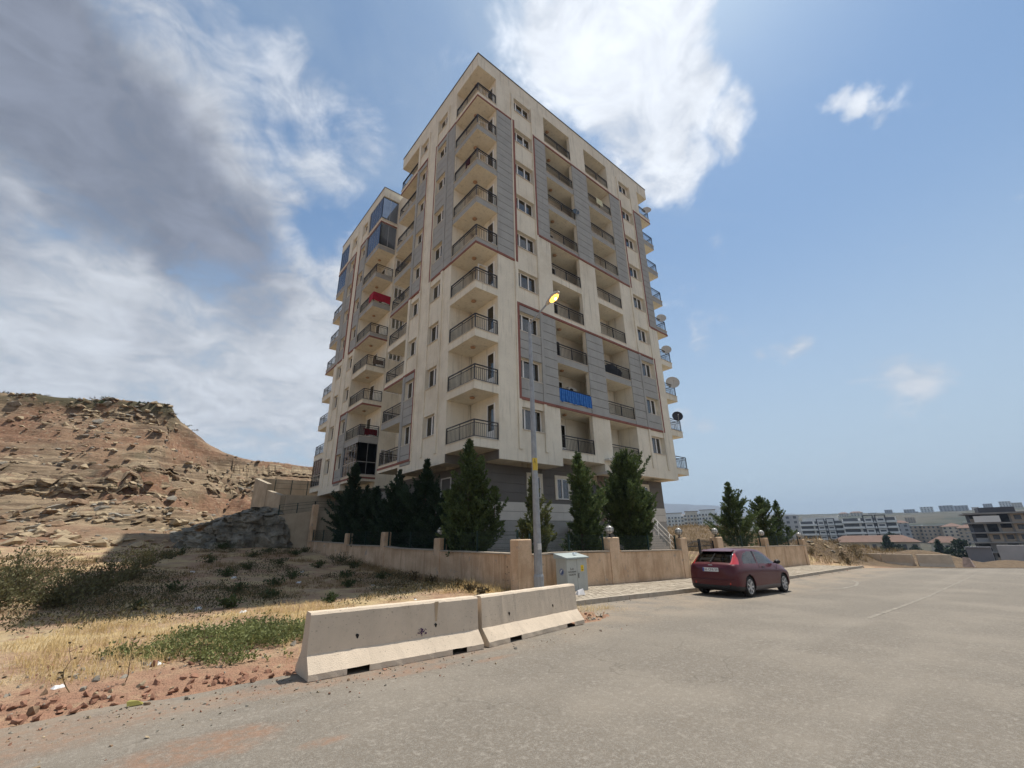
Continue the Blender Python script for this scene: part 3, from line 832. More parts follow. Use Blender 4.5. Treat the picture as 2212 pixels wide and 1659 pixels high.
    lampme = MB().lathe([(.03, 0), (.03, -.03), (.14, -.045), (.155, -.075), (.12, -.12), (.05, -.145)], 12).mesh('ceiling_lamp', M_LAMPB, True)
    def door(parent, F, a0, w, k, dep, h=2.05, openw=None, split=None):
        fr, panes = window_mesh(w, h, split or (), F)
        p = F.fn(a0, dep); o0 = F.fn(0, 0)
        d = fr.build('door', M_UPVC, root, loc=(p[0]-o0[0], p[1]-o0[1], zb(k)+SL+.01))
        b = MB(); F.box(b, .062, w-.062, .025, .045, .062, .62); b.build('door_panel', M_UPVC, d)
        for pm in panes: pm.build('pane', M_GLASS, d)
        dk = MB(); F.box(dk, .05, w-.05, .055, .068, .05, h-.05); dk.build('curtain', M_DCURTAIN if k % 3 else M_CURTAIN, d)
        return d
    FI = Facade(lambda a, d: (1.6+d, yy(a)))             # inner wall of the corner balconies
    FI2 = Facade(lambda a, d: (a, yy(8.35) + (d if front else -d)))
    for k in range(NF):
        grey = 4 <= k <= 7; em = M_GREY if grey else M_CREAM
        red = k in (4, 8)
        # corner balcony on the street corner (for the rear block: its far end)
        s = slab([(0, 1.6, 0, 2.7)], k, em, red)
        ry0, ry1 = sorted((yy(-.03), yy(2.7)))
        if red: trim(s, [(-.03, 0, ry0, ry1), (0, 1.6, min(yy(-.03), yy(0)), max(yy(-.03), yy(0)))], zb(k)-.004, RED_H, .03, M_RED, 'red_band')
        cp = MB(); q0, q1 = sorted((yy(-.045), yy(.12))); q2, q3 = sorted((yy(.12), yy(2.7)))
        cp.box(-.045, 1.6, q0, q1, zb(k)+SL, zb(k)+SL+.025); cp.box(-.045, .12, q2, q3, zb(k)+SL, zb(k)+SL+.025); cp.build('coping', M_SILL, s)
        if front:
            if k == 0: RM_c0 = railing([(.06, 2.66), (.06, .06), (1.57, .06)]).mesh('railing', M_RAIL)
            inst('railing', RM_c0, s, (0, 0, zb(k)+SL+.025))
            inst('ceiling_lamp', lampme, s, (.75, 1.25, zb(k+1) if k < 8 else ZSOF))
            d = door(s, FI, .32, .68, k, -.06, 2.12)
            if k in (3, 8, 7, 6):                                  # balcony doors standing open
                o = MB(); o.box(-.62, 0, -.03, .03, 0, .06); o.box(-.62, 0, -.03, .03, 2.02, 2.08); o.box(-.62, -.55, -.03, .03, .06, 2.02); o.box(-.07, 0, -.03, .03, .06, 2.02)
                o.box(-.55, -.07, -.01, .01, .06, .6)
                lf = o.build('open_door_leaf', M_UPVC, s, loc=(1.54, 1.02, zb(k)+SL+.03)); lf.rotation_euler = (0, 0, rnd.uniform(-.25, .2))
            pipe = MB().tube([(1.53, 2.63, zb(k)+SL), (1.53, 2.63, (zb(k+1) if k < 8 else ZSOF))], .05, 8); pipe.build('downpipe', M_CREAM, s, smooth=True)
        else:
            if k == 0: RM_c0 = railing([(.06, yy(2.66)), (.06, yy(.06)), (1.57, yy(.06))]).mesh('railing', M_RAIL)
            inst('railing', RM_c0, s, (0, 0, zb(k)+SL+.025))
            if k in (0, 7, 8): glazing(s, [(.03, yy(2.66)), (.03, yy(.04)), (1.57, yy(.04))], zb(k)+SL+.03, (zb(k+1) if k < 8 else ZSOF)-.01, low=(k == 0))
        # bays of the street front and the eastern corner balcony
        if front:
            s = slab([(18.75, 20.4, 0, 2.7)], k, em, red)
            if red: trim(s, [(18.75, 20.43, -.03, 0), (20.4, 20.43, 0, 2.7)], zb(k)-.004, RED_H, .03, M_RED, 'red_band')
            cp = MB(); cp.box(18.75, 20.445, -.045, .12, zb(k)+SL, zb(k)+SL+.025); cp.box(20.28, 20.445, .12, 2.7, zb(k)+SL, zb(k)+SL+.025); cp.build('coping', M_SILL, s)
            if k == 0: RM_c1 = railing([(18.8, .06), (20.34, .06), (20.34, 2.66)]).mesh('railing', M_RAIL)
            inst('railing', RM_c1, s, (0, 0, zb(k)+SL+.025))
            bg_ = k in (1, 2, 5, 6, 7); bm_ = M_GREY if bg_ else M_CREAM
            s = slab([(6.28, 9.25, 0.0, .28), (6.28, 10.6, .28, 1.58)], k, bm_, False)
            cp = MB().box(6.28, 9.25, -.04, .1, zb(k)+SL, zb(k)+SL+.025); cp.build('coping', M_SILL, s)
            if k == 0: RM_b1 = railing([(6.31, .06), (9.22, .06)]).mesh('railing', M_RAIL)
            inst('railing', RM_b1, s, (0, 0, zb(k)+SL+.025))
            inst('ceiling_lamp', lampme, s, (7.45, .75, zb(k+1) if k < 8 else ZSOF))
            door(s, FR, 6.75, 1.55, k, 1.52, 2.1, split=(.72,))
            s = slab([(11.04, 14.06, 0, 1.58)], k, bm_, False)
            cp = MB().box(11.04, 14.06, -.04, .1, zb(k)+SL, zb(k)+SL+.025); cp.build('coping', M_SILL, s)
            if k == 0: RM_b2 = railing([(11.07, .06), (14.03, .06)]).mesh('railing', M_RAIL)
            inst('railing', RM_b2, s, (0, 0, zb(k)+SL+.025))
            inst('ceiling_lamp', lampme, s, (11.45, .75, zb(k+1) if k < 8 else ZSOF))
            door(s, FR, 11.15, 1.2, k, 1.52, 2.1, split=(.6,))
            MB().tube([(13.98, 1.50, zb(k)+SL), (13.98, 1.50, (zb(k+1) if k < 8 else ZSOF))], .05, 8).build('downpipe', M_CREAM, s, smooth=True)
        # balcony at the gap between the blocks
        em = M_GREY if (grey or k == 1) else M_CREAM
        s = slab([(0, 1.6, 8.35, 11.5)], k, em, False)
        if k in (0, 2, 4, 8):
            z = zb(k)-.004 if k else zb(k)+.18
            a, b = sorted((yy(8.35), yy(11.53))); c, d = sorted((yy(11.5), yy(11.53)))
            trim(s, [(-.03, 0, a, b), (0, 1.6, c, d)], z, RED_H, .03, M_RED, 'red_band')
        cp = MB(); a, b = sorted((yy(8.35), yy(11.54))); c, d = sorted((yy(11.38), yy(11.54)))
        cp.box(-.045, .12, a, b, zb(k)+SL, zb(k)+SL+.025); cp.box(.12, 1.6, c, d, zb(k)+SL, zb(k)+SL+.025); cp.build('coping', M_SILL, s)
        if k == 0: RM_g = railing([(.06, yy(8.4)), (.06, yy(11.44)), (1.57, yy(11.44))]).mesh('railing', M_RAIL)
        inst('railing', RM_g, s, (0, 0, zb(k)+SL+.025))
        inst('ceiling_lamp', lampme, s, (.8, yy(9.9), zb(k+1) if k < 8 else ZSOF))
        door(s, FI, 8.9 if front else 8.75, .9, k, -.06, 2.1)
        if not front and k in (0, 7, 8):
            glazing(s, [(.03, yy(8.4)), (.03, yy(11.47)), (1.57, yy(11.47))], zb(k)+SL+.03, (zb(k+1) if k < 8 else ZSOF)-.01, low=(k == 0))
    return root

def glazing(parent, path, z0, z1, low=False):
    """folding glass screen along the balcony edge; low: lower half filled with smoked panels"""
    root = None
    fr = MB()
    for (a, b) in zip(path, path[1:]):
        a3, b3 = Vector((*a, 0)), Vector((*b, 0)); L_ = (b3-a3).length; d = (b3-a3)/L_
        for z in [z0, z1-.05]+([z0+.95] if low else []): fr.bar(a3+Vector((0, 0, z+.025)), b3+Vector((0, 0, z+.025)), .06, .05)
        n = max(2, round(L_/.62))
        for i in range(n+1):
            p = a3+d*(L_*i/n); fr.bar(p+Vector((0, 0, z0+.05)), p+Vector((0, 0, z1-.05)), .045 if i in (0, n) else .03, caps=False)
    root = fr.build('glass_screen', M_ALU, parent)
    for (a, b) in zip(path, path[1:]):
        a3, b3 = Vector((*a, 0)), Vector((*b, 0)); L_ = (b3-a3).length; d = (b3-a3)/L_
        n = max(2, round(L_/.62))
        for i in range(n):
            p, q = a3+d*(L_*i/n+.016), a3+d*(L_*(i+1)/n-.016)
            pm = MB(); pm.bar(Vector((p.x, p.y, (z0+z1)/2)), Vector((q.x, q.y, (z0+z1)/2)), .008, z1-z0-.11)
            pm.build('pane', M_DGLASS, parent)

BLOCKS = 1
block_a = build_block(True, 'ten storey cream and grey apartment block fronting the street with corner balconies')
block_b = build_block(False, 'rear apartment block behind the street block, mirrored, with glazed in balconies')

def block_extras():
    # ---- rear block: the wall that faces the gap
    FW = Facade(lambda a, d: (a, 15.65+d))
    for k in range(NF-2):
        fr, panes = window_mesh(1.1, 1.2, (.38, .74), FW)
        wo = fr.build('window', M_UPVC, block_b, loc=(1.82, -.03, zb(k)+1.35))
        for pm in panes: pm.build('pane', M_GLASS, wo)
        dk = MB(); FW.box(dk, .05, 1.05, .05, .062, .05, 1.15); dk.build('curtain', M_DCURTAIN if k % 2 else M_CURTAIN, wo)
    # stair core widened west to shade the lot, and low annexe between the blocks
    mb = MB(); mb.box(1.66, 2.999, 11.57, 15.63, 26.6, 33.2); mb.build('added_sun_block', M_CREAM, block_b)  # box added between the blocks to keep sun off the lot
    mb = MB(); mb.box(3.0, 13.5, 11.56, 15.64, .2, 33.2); mb.build('stair_core', M_CREAM, block_b)
    mb = MB(); mb.box(1.55, 2.99, 11.70, 15.5, .2, 4.9); mb.build('annexe', mat('annexe_render', (.34, .31, .265), .9, .08, 1, streak=.3), block_b)
    mb = MB(); mb.box(1.5, 18.7, 15.75, 25.6, -.2, ZBOT-.002); mb.build('ground_storey', M_TAUPE, block_b)
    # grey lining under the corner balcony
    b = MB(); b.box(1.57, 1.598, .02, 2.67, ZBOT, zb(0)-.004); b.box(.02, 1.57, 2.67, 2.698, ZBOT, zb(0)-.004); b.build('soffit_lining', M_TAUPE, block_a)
    # ---- ground storey of the street block
    gs = MB(); gs.box(1.5, 18.72, 1.5, 11.4, -.2, ZBOT-.002); gs.box(6.3, 10.08, 1.46, 1.6, ZBOT, zb(0)-.003)
    g = gs.build('ground_storey', M_TAUPE, block_a)
    F = Facade(lambda a, d: (a, 1.5+d)); F2 = Facade(lambda a, d: (1.5+d, a))
    holes = [(4.70, 5.95), (6.98, 8.35), (8.65, 11.72), (12.05, 13.3), (15.6, 16.9)]
    def solids(a0, a1):
        x = a0; out = []
        for h0, h1 in holes:
            if h0 > x: out.append((x, h0))
            x = h1
        out.append((x, a1)); return out
    rows = [3.40+.487*i for i in range(5)]
    for z0, z1 in zip(rows, rows[1:]):
        for a0, a1 in solids(1.5, 18.7):
            b = MB(); F.box(b, a0, a1, -.03, 0, z0+.008, z1-.008); b.build('cladding_panel', M_TAUPE, g)
        b = MB(); F2.box(b, 1.48, 8.6, -.03, 0, z0+.008, z1-.008); b.build('cladding_panel', M_TAUPE, g)
    for z0, z1 in ((2.43, 2.88), (2.9, 3.38)):
        for a0, a1 in ((1.47, 8.65), (11.72, 18.73)):
            b = MB(); F.box(b, a0, a1, -.05, 0, z0, z1); b.build('plinth_band', M_WHITE, g)
        b = MB(); F2.box(b, 1.5, 8.6, -.05, 0, z0, z1); b.build('plinth_band', M_WHITE, g)
    for z0, z1 in ((0.3, .98), (1.0, 1.68), (1.70, 2.41)):
        for a0, a1 in ((1.47, 8.65), (11.72, 18.73)):
            b = MB(); F.box(b, a0, a1, -.03, 0, z0, z1); b.build('cladding_panel', M_GREY, g)
    for h0, h1 in (holes[0], holes[1], holes[3], holes[4]):
        sur = MB(); t = .17; z0, z1 = 3.62, 5.06
        F.box(sur, h0, h1, -.09, 0, z1-t, z1); F.box(sur, h0, h0+t, -.09, 0, z0, z1-t); F.box(sur, h1-t, h1, -.09, 0, z0, z1-t)
        
        fr, panes = window_mesh(h1-h0-2*t, z1-z0-t-.04, ((h1-h0-2*t)*.42,), F)
        wo = fr.build('window', M_UPVC, block_a, loc=(h0+t, -.07, z0+.03)); sur.build('window_surround', M_CREAM, wo, loc=(-(h0+t), .07, -(z0+.03)))
        cm = MB(); F.box(cm, .05, h1-h0-2*t-.05, .045, .055, .05, z1-z0-t-.1); cm.build('curtain', M_CURTAIN, wo)
        for pm in panes: pm.build('pane', M_GLASS, wo)
    # side window on the west ground storey
    fr, panes = window_mesh(1.1, 1.2, (), F2); fr.build('window', M_UPVC, g, loc=(-.08, 4.3-0, 3.7))
    # entrance: beige reveal, stone cheek, door and slab canopy
    en = MB(); F.box(en, 8.65, 11.72, -.012, 0, 2.43, 5.30); e = en.build('entrance_reveal', mat('beige_stone', (.36, .31, .235), .8, .1, 2), g)
    b = MB(); F.box(b, 11.05, 11.72, -.05, -.012, 2.43, 5.3); b.build('stone_cheek', mat('brown_veined_stone', (.17, .125, .09), .5, .35, 3.5), g)
    b = MB(); F.box(b, 9.35, 10.95, -.06, -.02, 2.45, 4.6); F.box(b, 9.3, 11.0, -.08, -.06, 4.6, 4.68); b.build('entrance_door', mat('dark_door', (.05, .045, .045), .4, .1, 3), g)
    b = MB(); b.box(10.1, 10.35, -.35, 1.45, 5.2, 5.36); b.box(10.1, 13.0, -.35, -.02, 6.02, 6.14); b.build('canopy', M_WHITE, g)
block_extras()
# ------------------------------------------------------------------ street things
M_CONC = mat('barrier_concrete', (.60, .495, .38), .9, .07, 2.2, streak=.10, bump=.4, bscale=70, tint=(.47, .38, .28), tscale=1.3, tamt=.55, speck=.55)
M_HOLE = mat('dark_cavity', (.02, .018, .016), .95)
def barrier(label, p0, p1, h, base, seed_):
    """precast barrier with the road-side foot from p0 to p1"""
    r = random.Random(seed_)
    a, b = Vector(p0), Vector(p1); L_ = (b-a).length; d = (b-a).normalized()
    root = thing('concrete_barrier', label, 'barrier', a, math.atan2(d.y, d.x), 'concrete barriers along the road edge')
    prof = [(0.0, 0.0), (0.005, .07), (.165, .255), (.195, h-.03), (.222, h), (base-.222, h), (base-.195, h-.03), (base-.165, .255), (base-.005, .07), (base, 0.0)]
    n = 26; mb = MB(); rings = []
    feet = [(L_*.18, L_*.18+.30), (L_*.78, L_*.78+.26)]
    xs = sorted(set([0, L_]+[L_*i/n for i in range(1, n)]+[q for f in feet for q in f]))
    drop = (b.z-a.z)/L_
    for x in xs:
        o = len(mb.v); rings.append(o)
        foot = any(f0-1e-6 <= x <= f1+1e-6 for f0, f1 in feet)
        for k, (y, z) in enumerate(prof):
            jy = r.uniform(-.003, .003); jz = r.uniform(-.003, .003)
            mb.v.append((x, y+jy, z+jz+drop*x))
    m_ = len(prof)
    for i, (r0, r1) in enumerate(zip(rings, rings[1:])):
        xm = (xs[i]+xs[i+1])/2; foot = any(f0 < xm < f1 for f0, f1 in feet)
        for k in range(m_-1):
            if foot and k in (0, m_-2): continue
            mb.f.append((r0+k, r1+k, r1+k+1, r0+k+1)[::-1]); mb.mi.append(0)
        if foot:       # drainage notch: raised soffit
            for y0, y1, k0, k1 in ((None, None, 1, m_-2),):
                mb.f.append((r0+k0, r1+k0, r1+k1, r0+k1)); mb.mi.append(1)
    for rr_, rev in ((rings[0], False), (rings[-1], True)):
        q = [rr_+k for k in range(m_)]; mb.f.append(tuple(q if not rev else q[::-1])); mb.mi.append(0)
    body = mb.build('barrier_body', [M_CONC, M_HOLE], root)
    for fx in (.24, .70):
        hb = MB(); x = L_*fx; z = h*.54
        pts = [(math.cos(t)*.022*(1+.4*math.sin(3*t)), math.sin(t)*.034*(1+.3*math.cos(2*t+1))) for t in [2*math.pi*i/9 for i in range(9)]]
        yf = .165+(z-.255)/(h-.285)*.03-.004
        hb.poly([(x+p[0], yf, z+p[1]+drop*x) for p in pts][::-1]); hb.v = hb.v; 
        o = len(hb.v); 
        hb.poly([(x+p[0]*.8, yf+.001, z+p[1]*.8+drop*x) for p in pts][::-1])
        hb.build('lifting_hole', M_HOLE, root)
    return root
b1 = barrier('longer concrete barrier with a purple paint splash and rust streak, behind the weed patch', (1.97, 6.33, gz1(2, 6.3)+.045), (4.62, 6.31, gz1(4.6, 6.3)+.045), .735, .60, 1)
b2 = barrier('concrete barrier nearer the electric cabinet, tilted slightly away from its neighbour', (4.74, 6.33, gz1(4.74, 6.3)+.045), (7.52, 6.75, gz1(7.5, 6.6)+.045), .735, .60, 2)
mp = MB(); rs = random.Random(3)
for i in range(26):
    x = 1.62+rs.gauss(0, .035); z = .32+rs.gauss(0, .018); s_ = rs.uniform(.004, .014)
    yf = .165+(z-.255)/.45*.03-.0055-rs.uniform(0, .001)
    mp.poly([(x-s_, yf, z-s_*.6), (x+s_, yf, z-s_*.5), (x+s_*.6, yf, z+s_), (x-s_*.7, yf, z+s_*.7)])
mp.poly([(1.615, .159, .25), (1.622, .159, .25), (1.624, .162, .32), (1.612, .162, .32)])
mp.build('paint_splash', mat('purple_paint', (.07, .02, .085), .6), b1)
mp = MB(); mp.poly([(1.845, .1735, .42), (1.875, .1735, .42), (1.90, .1885, .69), (1.83, .1885, .69)]); mp.build('rust_streak', mat('rust_stain', (.42, .31, .20), .9, .12, 9), b1)

def far_barriers():
    pts = [(43.6, 10.4), (42.3, 8.4), (41.4, 6.6), (41.9, 4.9)]
    labs = ['far concrete barrier at the foot of the spoil heap, first of the row', 'far concrete barrier in the middle of the row closing the street', 'far concrete barrier that ends beside the broken red white block']
    for (a, b), lb in zip(zip(pts, pts[1:]), labs):
        z0, z1 = float(zr(a[0]))-.02, float(zr(b[0]))-.02
        r = thing('concrete_barrier', lb, 'barrier', (a[0], a[1], z0), math.atan2(b[1]-a[1], b[0]-a[0]), 'concrete barriers at the end of the street')
        L_ = math.hypot(b[0]-a[0], b[1]-a[1])-.04; mb = MB(); prof = [(0, 0), (.14, .25), (.18, .8), (.4, .8), (.44, .25), (.58, 0)]
        mb.v = [(0, y-.58, z) for y, z in prof]+[(L_, y-.58, z+(z1-z0)) for y, z in prof]
        for k in range(5): mb.f.append((k, 6+k, 7+k, k+1)[::-1]); mb.mi.append(0)
        mb.f.append((0, 1, 2, 3, 4, 5)); mb.f.append((11, 10, 9, 8, 7, 6)); mb.mi += [0, 0]
        mb.build('barrier_body', M_CONC, r)
    mb = MB(); z = float(zr(42.3)); mb.hexa([(0, 0, 0), (.75, 0, 0), (.75, .55, 0), (0, .55, 0), (.2, .12, .62), (.6, .1, .5), (.55, .4, .58), (.22, .42, .66)])
    o = mb.build('concrete_block', mat('weathered_block', (.48, .36, .30), .9, .25, 4), loc=(42.3, 4.0, z-.03)); tag(o, 'broken reddish white concrete block at the end of the far barriers', 'block')
far_barriers()

# ---- street lamp -------------------------------------------------------------
def street_lamp():
    x, y = 9.56, 10.3; z = gz1(x, y)
    root = thing('street_lamp', 'tall galvanised street lamp with a lit amber head', 'street lamp', (x, y, z-.05))
    galv = mat('galvanised_steel', (.30, .31, .32), .5, .14, 5, metal=.45, streak=.35)
    H_ = 9.05-z
    MB().tube([(0, 0, 0), (0, 0, .5), (0, 0, 4), (0, 0, H_)], [.135, .13, .095, .058], 10).build('pole', galv, root)
    MB().lathe([(.155, 0), (.155, .7), (.137, .76)], 10).build('pole_base', galv, root)
    a0 = Vector((0, 0, H_-.1)); a1 = Vector((.03, -.30, H_+.10)); a2 = Vector((.05, -.92, H_+.40))
    MB().tube([a0, a0+Vector((0, -.05, .08)), a1, a2], .032, 8).build('arm', galv, root, smooth=True)
    # cobra head
    hd = MB(); prof = [(0, .05, .045, -.04), (.08, .085, .07, -.055), (.25, .125, .095, -.075), (.45, .155, .10, -.085), (.60, .13, .075, -.075), (.68, .05, .03, -.045)]
    d = Vector((.02, -1, .40)).normalized(); s_ = Vector((1, .02, 0)).normalized(); up = s_.cross(d).normalized()
    if up.z < 0: up = -up
    o_ = a2-d*.06; rings = []
    for t, w, hu, hl in prof:
        n = len(hd.v); rings.append(n)
        for k in range(12):
            a = 2*math.pi*k/12; c, s2 = math.cos(a), math.sin(a)
            hd.v.append(tuple(o_+d*t+s_*w*c+up*(hu*s2 if s2 > 0 else -hl*s2)))
    for r0, r1 in zip(rings, rings[1:]):
        for k in range(12): hd.f.append((r0+k, r0+(k+1) % 12, r1+(k+1) % 12, r1+k)); hd.mi.append(0)
    hd.f.append(tuple(rings[0]+k for k in range(12))); hd.f.append(tuple(rings[-1]+k for k in reversed(range(12)))); hd.mi += [0, 0]
    head = hd.build('lamp_head', mat('lamp_housing', (.46, .45, .42), .5, .08, 6), root, smooth=True)
    M = bpy.data.materials.new('lit_amber_lens'); M.use_nodes = True; p = M.node_tree.nodes['Principled BSDF']
    p.inputs['Base Color'].default_value = (.9, .45, .08, 1); p.inputs['Emission Color'].default_value = (1, .42, .06, 1)
    nt = M.node_tree; lw = nt.nodes.new('ShaderNodeTexNoise'); lw.inputs['Scale'].default_value = 9
    mr = nt.nodes.new('ShaderNodeMapRange'); nt.links.new(lw.outputs[0], mr.inputs[0]); mr.inputs[1].default_value = .35; mr.inputs[2].default_value = .65; mr.inputs[3].default_value = .7; mr.inputs[4].default_value = 2.2
    nt.links.new(mr.outputs[0], p.inputs['Emission Strength']); p.inputs['Roughness'].default_value = .15
    ln = MB(); rings = []
    for f, q in ((1.0, 0), (.9, .035), (.6, .06), (.2, .07)):
        n = len(ln.v); rings.append(n)
        for k in range(12):
            a = 2*math.pi*k/12; ln.v.append(tuple(o_+d*(.40+.21*f*math.cos(a))+s_*(.115*f*math.sin(a))-up*(.070+q)))
    for r0, r1 in zip(rings, rings[1:]):
        for k in range(12): ln.f.append((r0+k, r0+(k+1) % 12, r1+(k+1) % 12, r1+k)); ln.mi.append(0)
    ln.f.append(tuple(rings[-1]+k for k in range(12))); ln.mi.append(0)
    ln.build('lens', M, head, smooth=True)
    # bulb core
    bc = MB().lathe([(.01, -.05), (.035, -.03), (.04, 0), (.035, .03), (.01, .05)], 10)
    Mb = bpy.data.materials.new('lit_bulb'); Mb.use_nodes = True; pb = Mb.node_tree.nodes['Principled BSDF']
    pb.inputs['Emission Color'].default_value = (1, .75, .32, 1); pb.inputs['Emission Strength'].default_value = 9
    bo = bc.build('bulb', Mb, head, smooth=True); bo.location = o_+d*.44-up*.135
    # yellow warning sticker and notices
    ys = MB(); za = 3.86-z
    for k in range(7):
        a0_, a1_ = math.radians(-175+25*k), math.radians(-175+25*(k+1)); rr_ = .0985
        ys.poly([(rr_*math.cos(a0_), rr_*math.sin(a0_), za-.20), (rr_*math.cos(a1_), rr_*math.sin(a1_), za-.20), (rr_*math.cos(a1_), rr_*math.sin(a1_), za+.20), (rr_*math.cos(a0_), rr_*math.sin(a0_), za+.20)])
    st = ys.build('warning_sticker', mat('warning_yellow', (.58, .42, .06), .6, .08, 8), root)
    an = math.radians(-128)
    def onpole(px, pz, rr_=.1005): return (rr_*math.cos(an+px/rr_), rr_*math.sin(an+px/rr_), za+pz)
    gl = MB()
    for pts in ([(-.045, .02), (-.035, .02), (.005, .15), (0, .165)], [(.045, .02), (.0, .165), (-.005, .15), (.035, .02)], [(-.045, .01), (.045, .01), (.045, .022), (-.045, .022)], [(-.006, .05), (.01, .05), (.002, .085), (-.01, .085)]):
        gl.poly([onpole(*q) for q in pts])
    for i in range(3): gl.poly([onpole(-.05, -.05-.045*i), onpole(.05, -.05-.045*i), onpole(.05, -.03-.045*i), onpole(-.05, -.03-.045*i)])
    gl.build('warning_print', mat('black_print', (.05, .04, .03), .7), st)
    nb = MB(); zz = 1.35-z; nb_an = math.radians(-95)
    for k in range(3):
        a0_, a1_ = nb_an+.42*(k-1.5), nb_an+.42*(k-.5); rr_ = .1255
        nb.poly([(rr_*math.cos(a0_), rr_*math.sin(a0_), zz-.09), (rr_*math.cos(a1_), rr_*math.sin(a1_), zz-.09), (rr_*math.cos(a1_), rr_*math.sin(a1_), zz+.09), (rr_*math.cos(a0_), rr_*math.sin(a0_), zz+.09)])
    nb.build('paper_notice', mat('notice_paper', (.55, .54, .52), .8, .15, 40), root)
street_lamp()

# ---- electric cabinet -----------------------------------------------------------
def cabinet():
    x, y, w, d = 10.92, 10.43, 1.0, .47; z = float(zr(x))+.06
    root = thing('electrical_cabinet', 'grey two door electric cabinet with a sloping lid against the wall', 'cabinet', (x, y, z))
    pm = mat('cabinet_paint', (.40, .415, .385), .55, .06, 3, streak=.3)
    h = .93+.06-z-.06
    b = MB(); b.box(0, w, .02, d, .0, h-.045); b.build('cabinet_body', pm, root)
    for a0, a1 in ((.012, w/2-.006), (w/2+.006, w-.012)):
        q = MB().box(a0, a1, -.006, .02, .03, h-.075); q.build('cabinet_door', pm, root)
    q = MB(); q.hexa([(-.05, -.07, h-.06), (w+.05, -.07, h-.06), (w+.05, d+.05, h-.045), (-.05, d+.05, h-.045), (-.05, -.07, h-.015), (w+.05, -.07, h-.015), (w+.05, d+.05, h+.11), (-.05, d+.05, h+.11)])
    q.build('cabinet_lid', mat('lid_paint', (.34, .385, .375), .5, .1, 4), root)
    q = MB().box(w/2+.04, w/2+.06, -.03, -.006, .42, .56); q.box(w/2+.03, w/2+.08, -.035, -.03, .53, .56); q.build('handle', mat('handle_steel', (.2, .2, .2), .4, metal=.6), root)
    bk = mat('black_print', (.05, .05, .05), .7)
    for i, t in enumerate(('İLAN', 'YAPIŞTIRMAK', 'YASAKTIR')):
        o = inst('lettering', text_mesh(t, .075 if i != 1 else .066, bk), root, (.25, -.0085, .70-.085*i), (math.radians(90), 0, 0))
    q = MB().box(.68, .82, -.0085, -.006, .61, .80); ws = q.build('warning_sign', mat('warning_yellow2', (.80, .56, .03), .6, .05, 8), root)
    q = MB(); yv = -.0092
    for pts in ([(.71, .70), (.72, .70), (.752, .775), (.75, .785)], [(.79, .70), (.75, .785), (.748, .775), (.78, .70)], [(.71, .695), (.79, .695), (.79, .703), (.71, .703)], [(.742, .712), (.756, .712), (.752, .75), (.744, .75)]):
        q.poly([(a, yv, c) for a, c in pts])
    q.build('warning_symbol', bk, ws)
    q = MB(); q.box(.70, .80, -.0092, -.0085, .655, .672); q.box(.71, .79, -.0092, -.0085, .63, .642); q.build('warning_print', bk, ws)
    # round utility emblem on the side: blue ring with white swirl
    em = MB(); cy, cz = .22, .62
    def ring(r0, r1, xx, n=22, a_=0, b_=2*math.pi):
        for k in range(n):
            t0, t1 = a_+(b_-a_)*k/n, a_+(b_-a_)*(k+1)/n
            em.poly([(xx, cy-r1*math.cos(t0), cz+r1*math.sin(t0)), (xx, cy-r0*math.cos(t0), cz+r0*math.sin(t0)), (xx, cy-r0*math.cos(t1), cz+r0*math.sin(t1)), (xx, cy-r1*math.cos(t1), cz+r1*math.sin(t1))])
    ring(.001, .105, -.004); e = em.build('emblem', mat('emblem_blue', (.06, .09, .20), .6), root)
    em = MB(); ring(.02, .06, -.006, 12, .9, 4.2); ring(.085, .093, -.006); em.build('emblem_swirl', mat('emblem_white', (.62, .64, .66), .6), e)
cabinet()

# ---- perimeter walls --------------------------------------------------------------
def _stucco(k):
    n = k.noise(1.2, 6, .6); st = k.noise(1.0, 7, .68, (2.6, 2.6, .38), dist=.8); f = k.noise(26, 4, .6)
    c = k.mix(k.rng(n, .35, .65), (.50, .345, .22), (.66, .48, .325))
    c = k.mix(k.rng(st, .48, .70, 0, .62), c, (.30, .185, .105))
    c = k.mix(k.rng(k.noise(1.0, 5, .6, (3.3, 3.3, .3), (3, 3, 0), .7), .55, .70, 0, .55), c, (.70, .55, .39))
    c = k.mix(k.rng(k.noise(2.4, 5, .65, off=(4, 4, 4)), .60, .68, 0, .75), c, (.30, .28, .255))
    c = k.mix(k.rng(f, .3, .7, 0, .25), c, (.30, .21, .14))
    k.L.new(c, k.p.inputs['Base Color']); k.bump(f, .4, .02)
M_STUCCO = node_mat('stained_stucco', _stucco)
M_COPE = mat('stone_coping', (.37, .31, .24), .85, .12, 3, streak=.2, bump=.2)
M_GREEN = mat('green_wire', (.010, .032, .026), .5, .1, 8)
M_BLACK = mat('black_iron', (.018, .018, .02), .5, .1, 6)

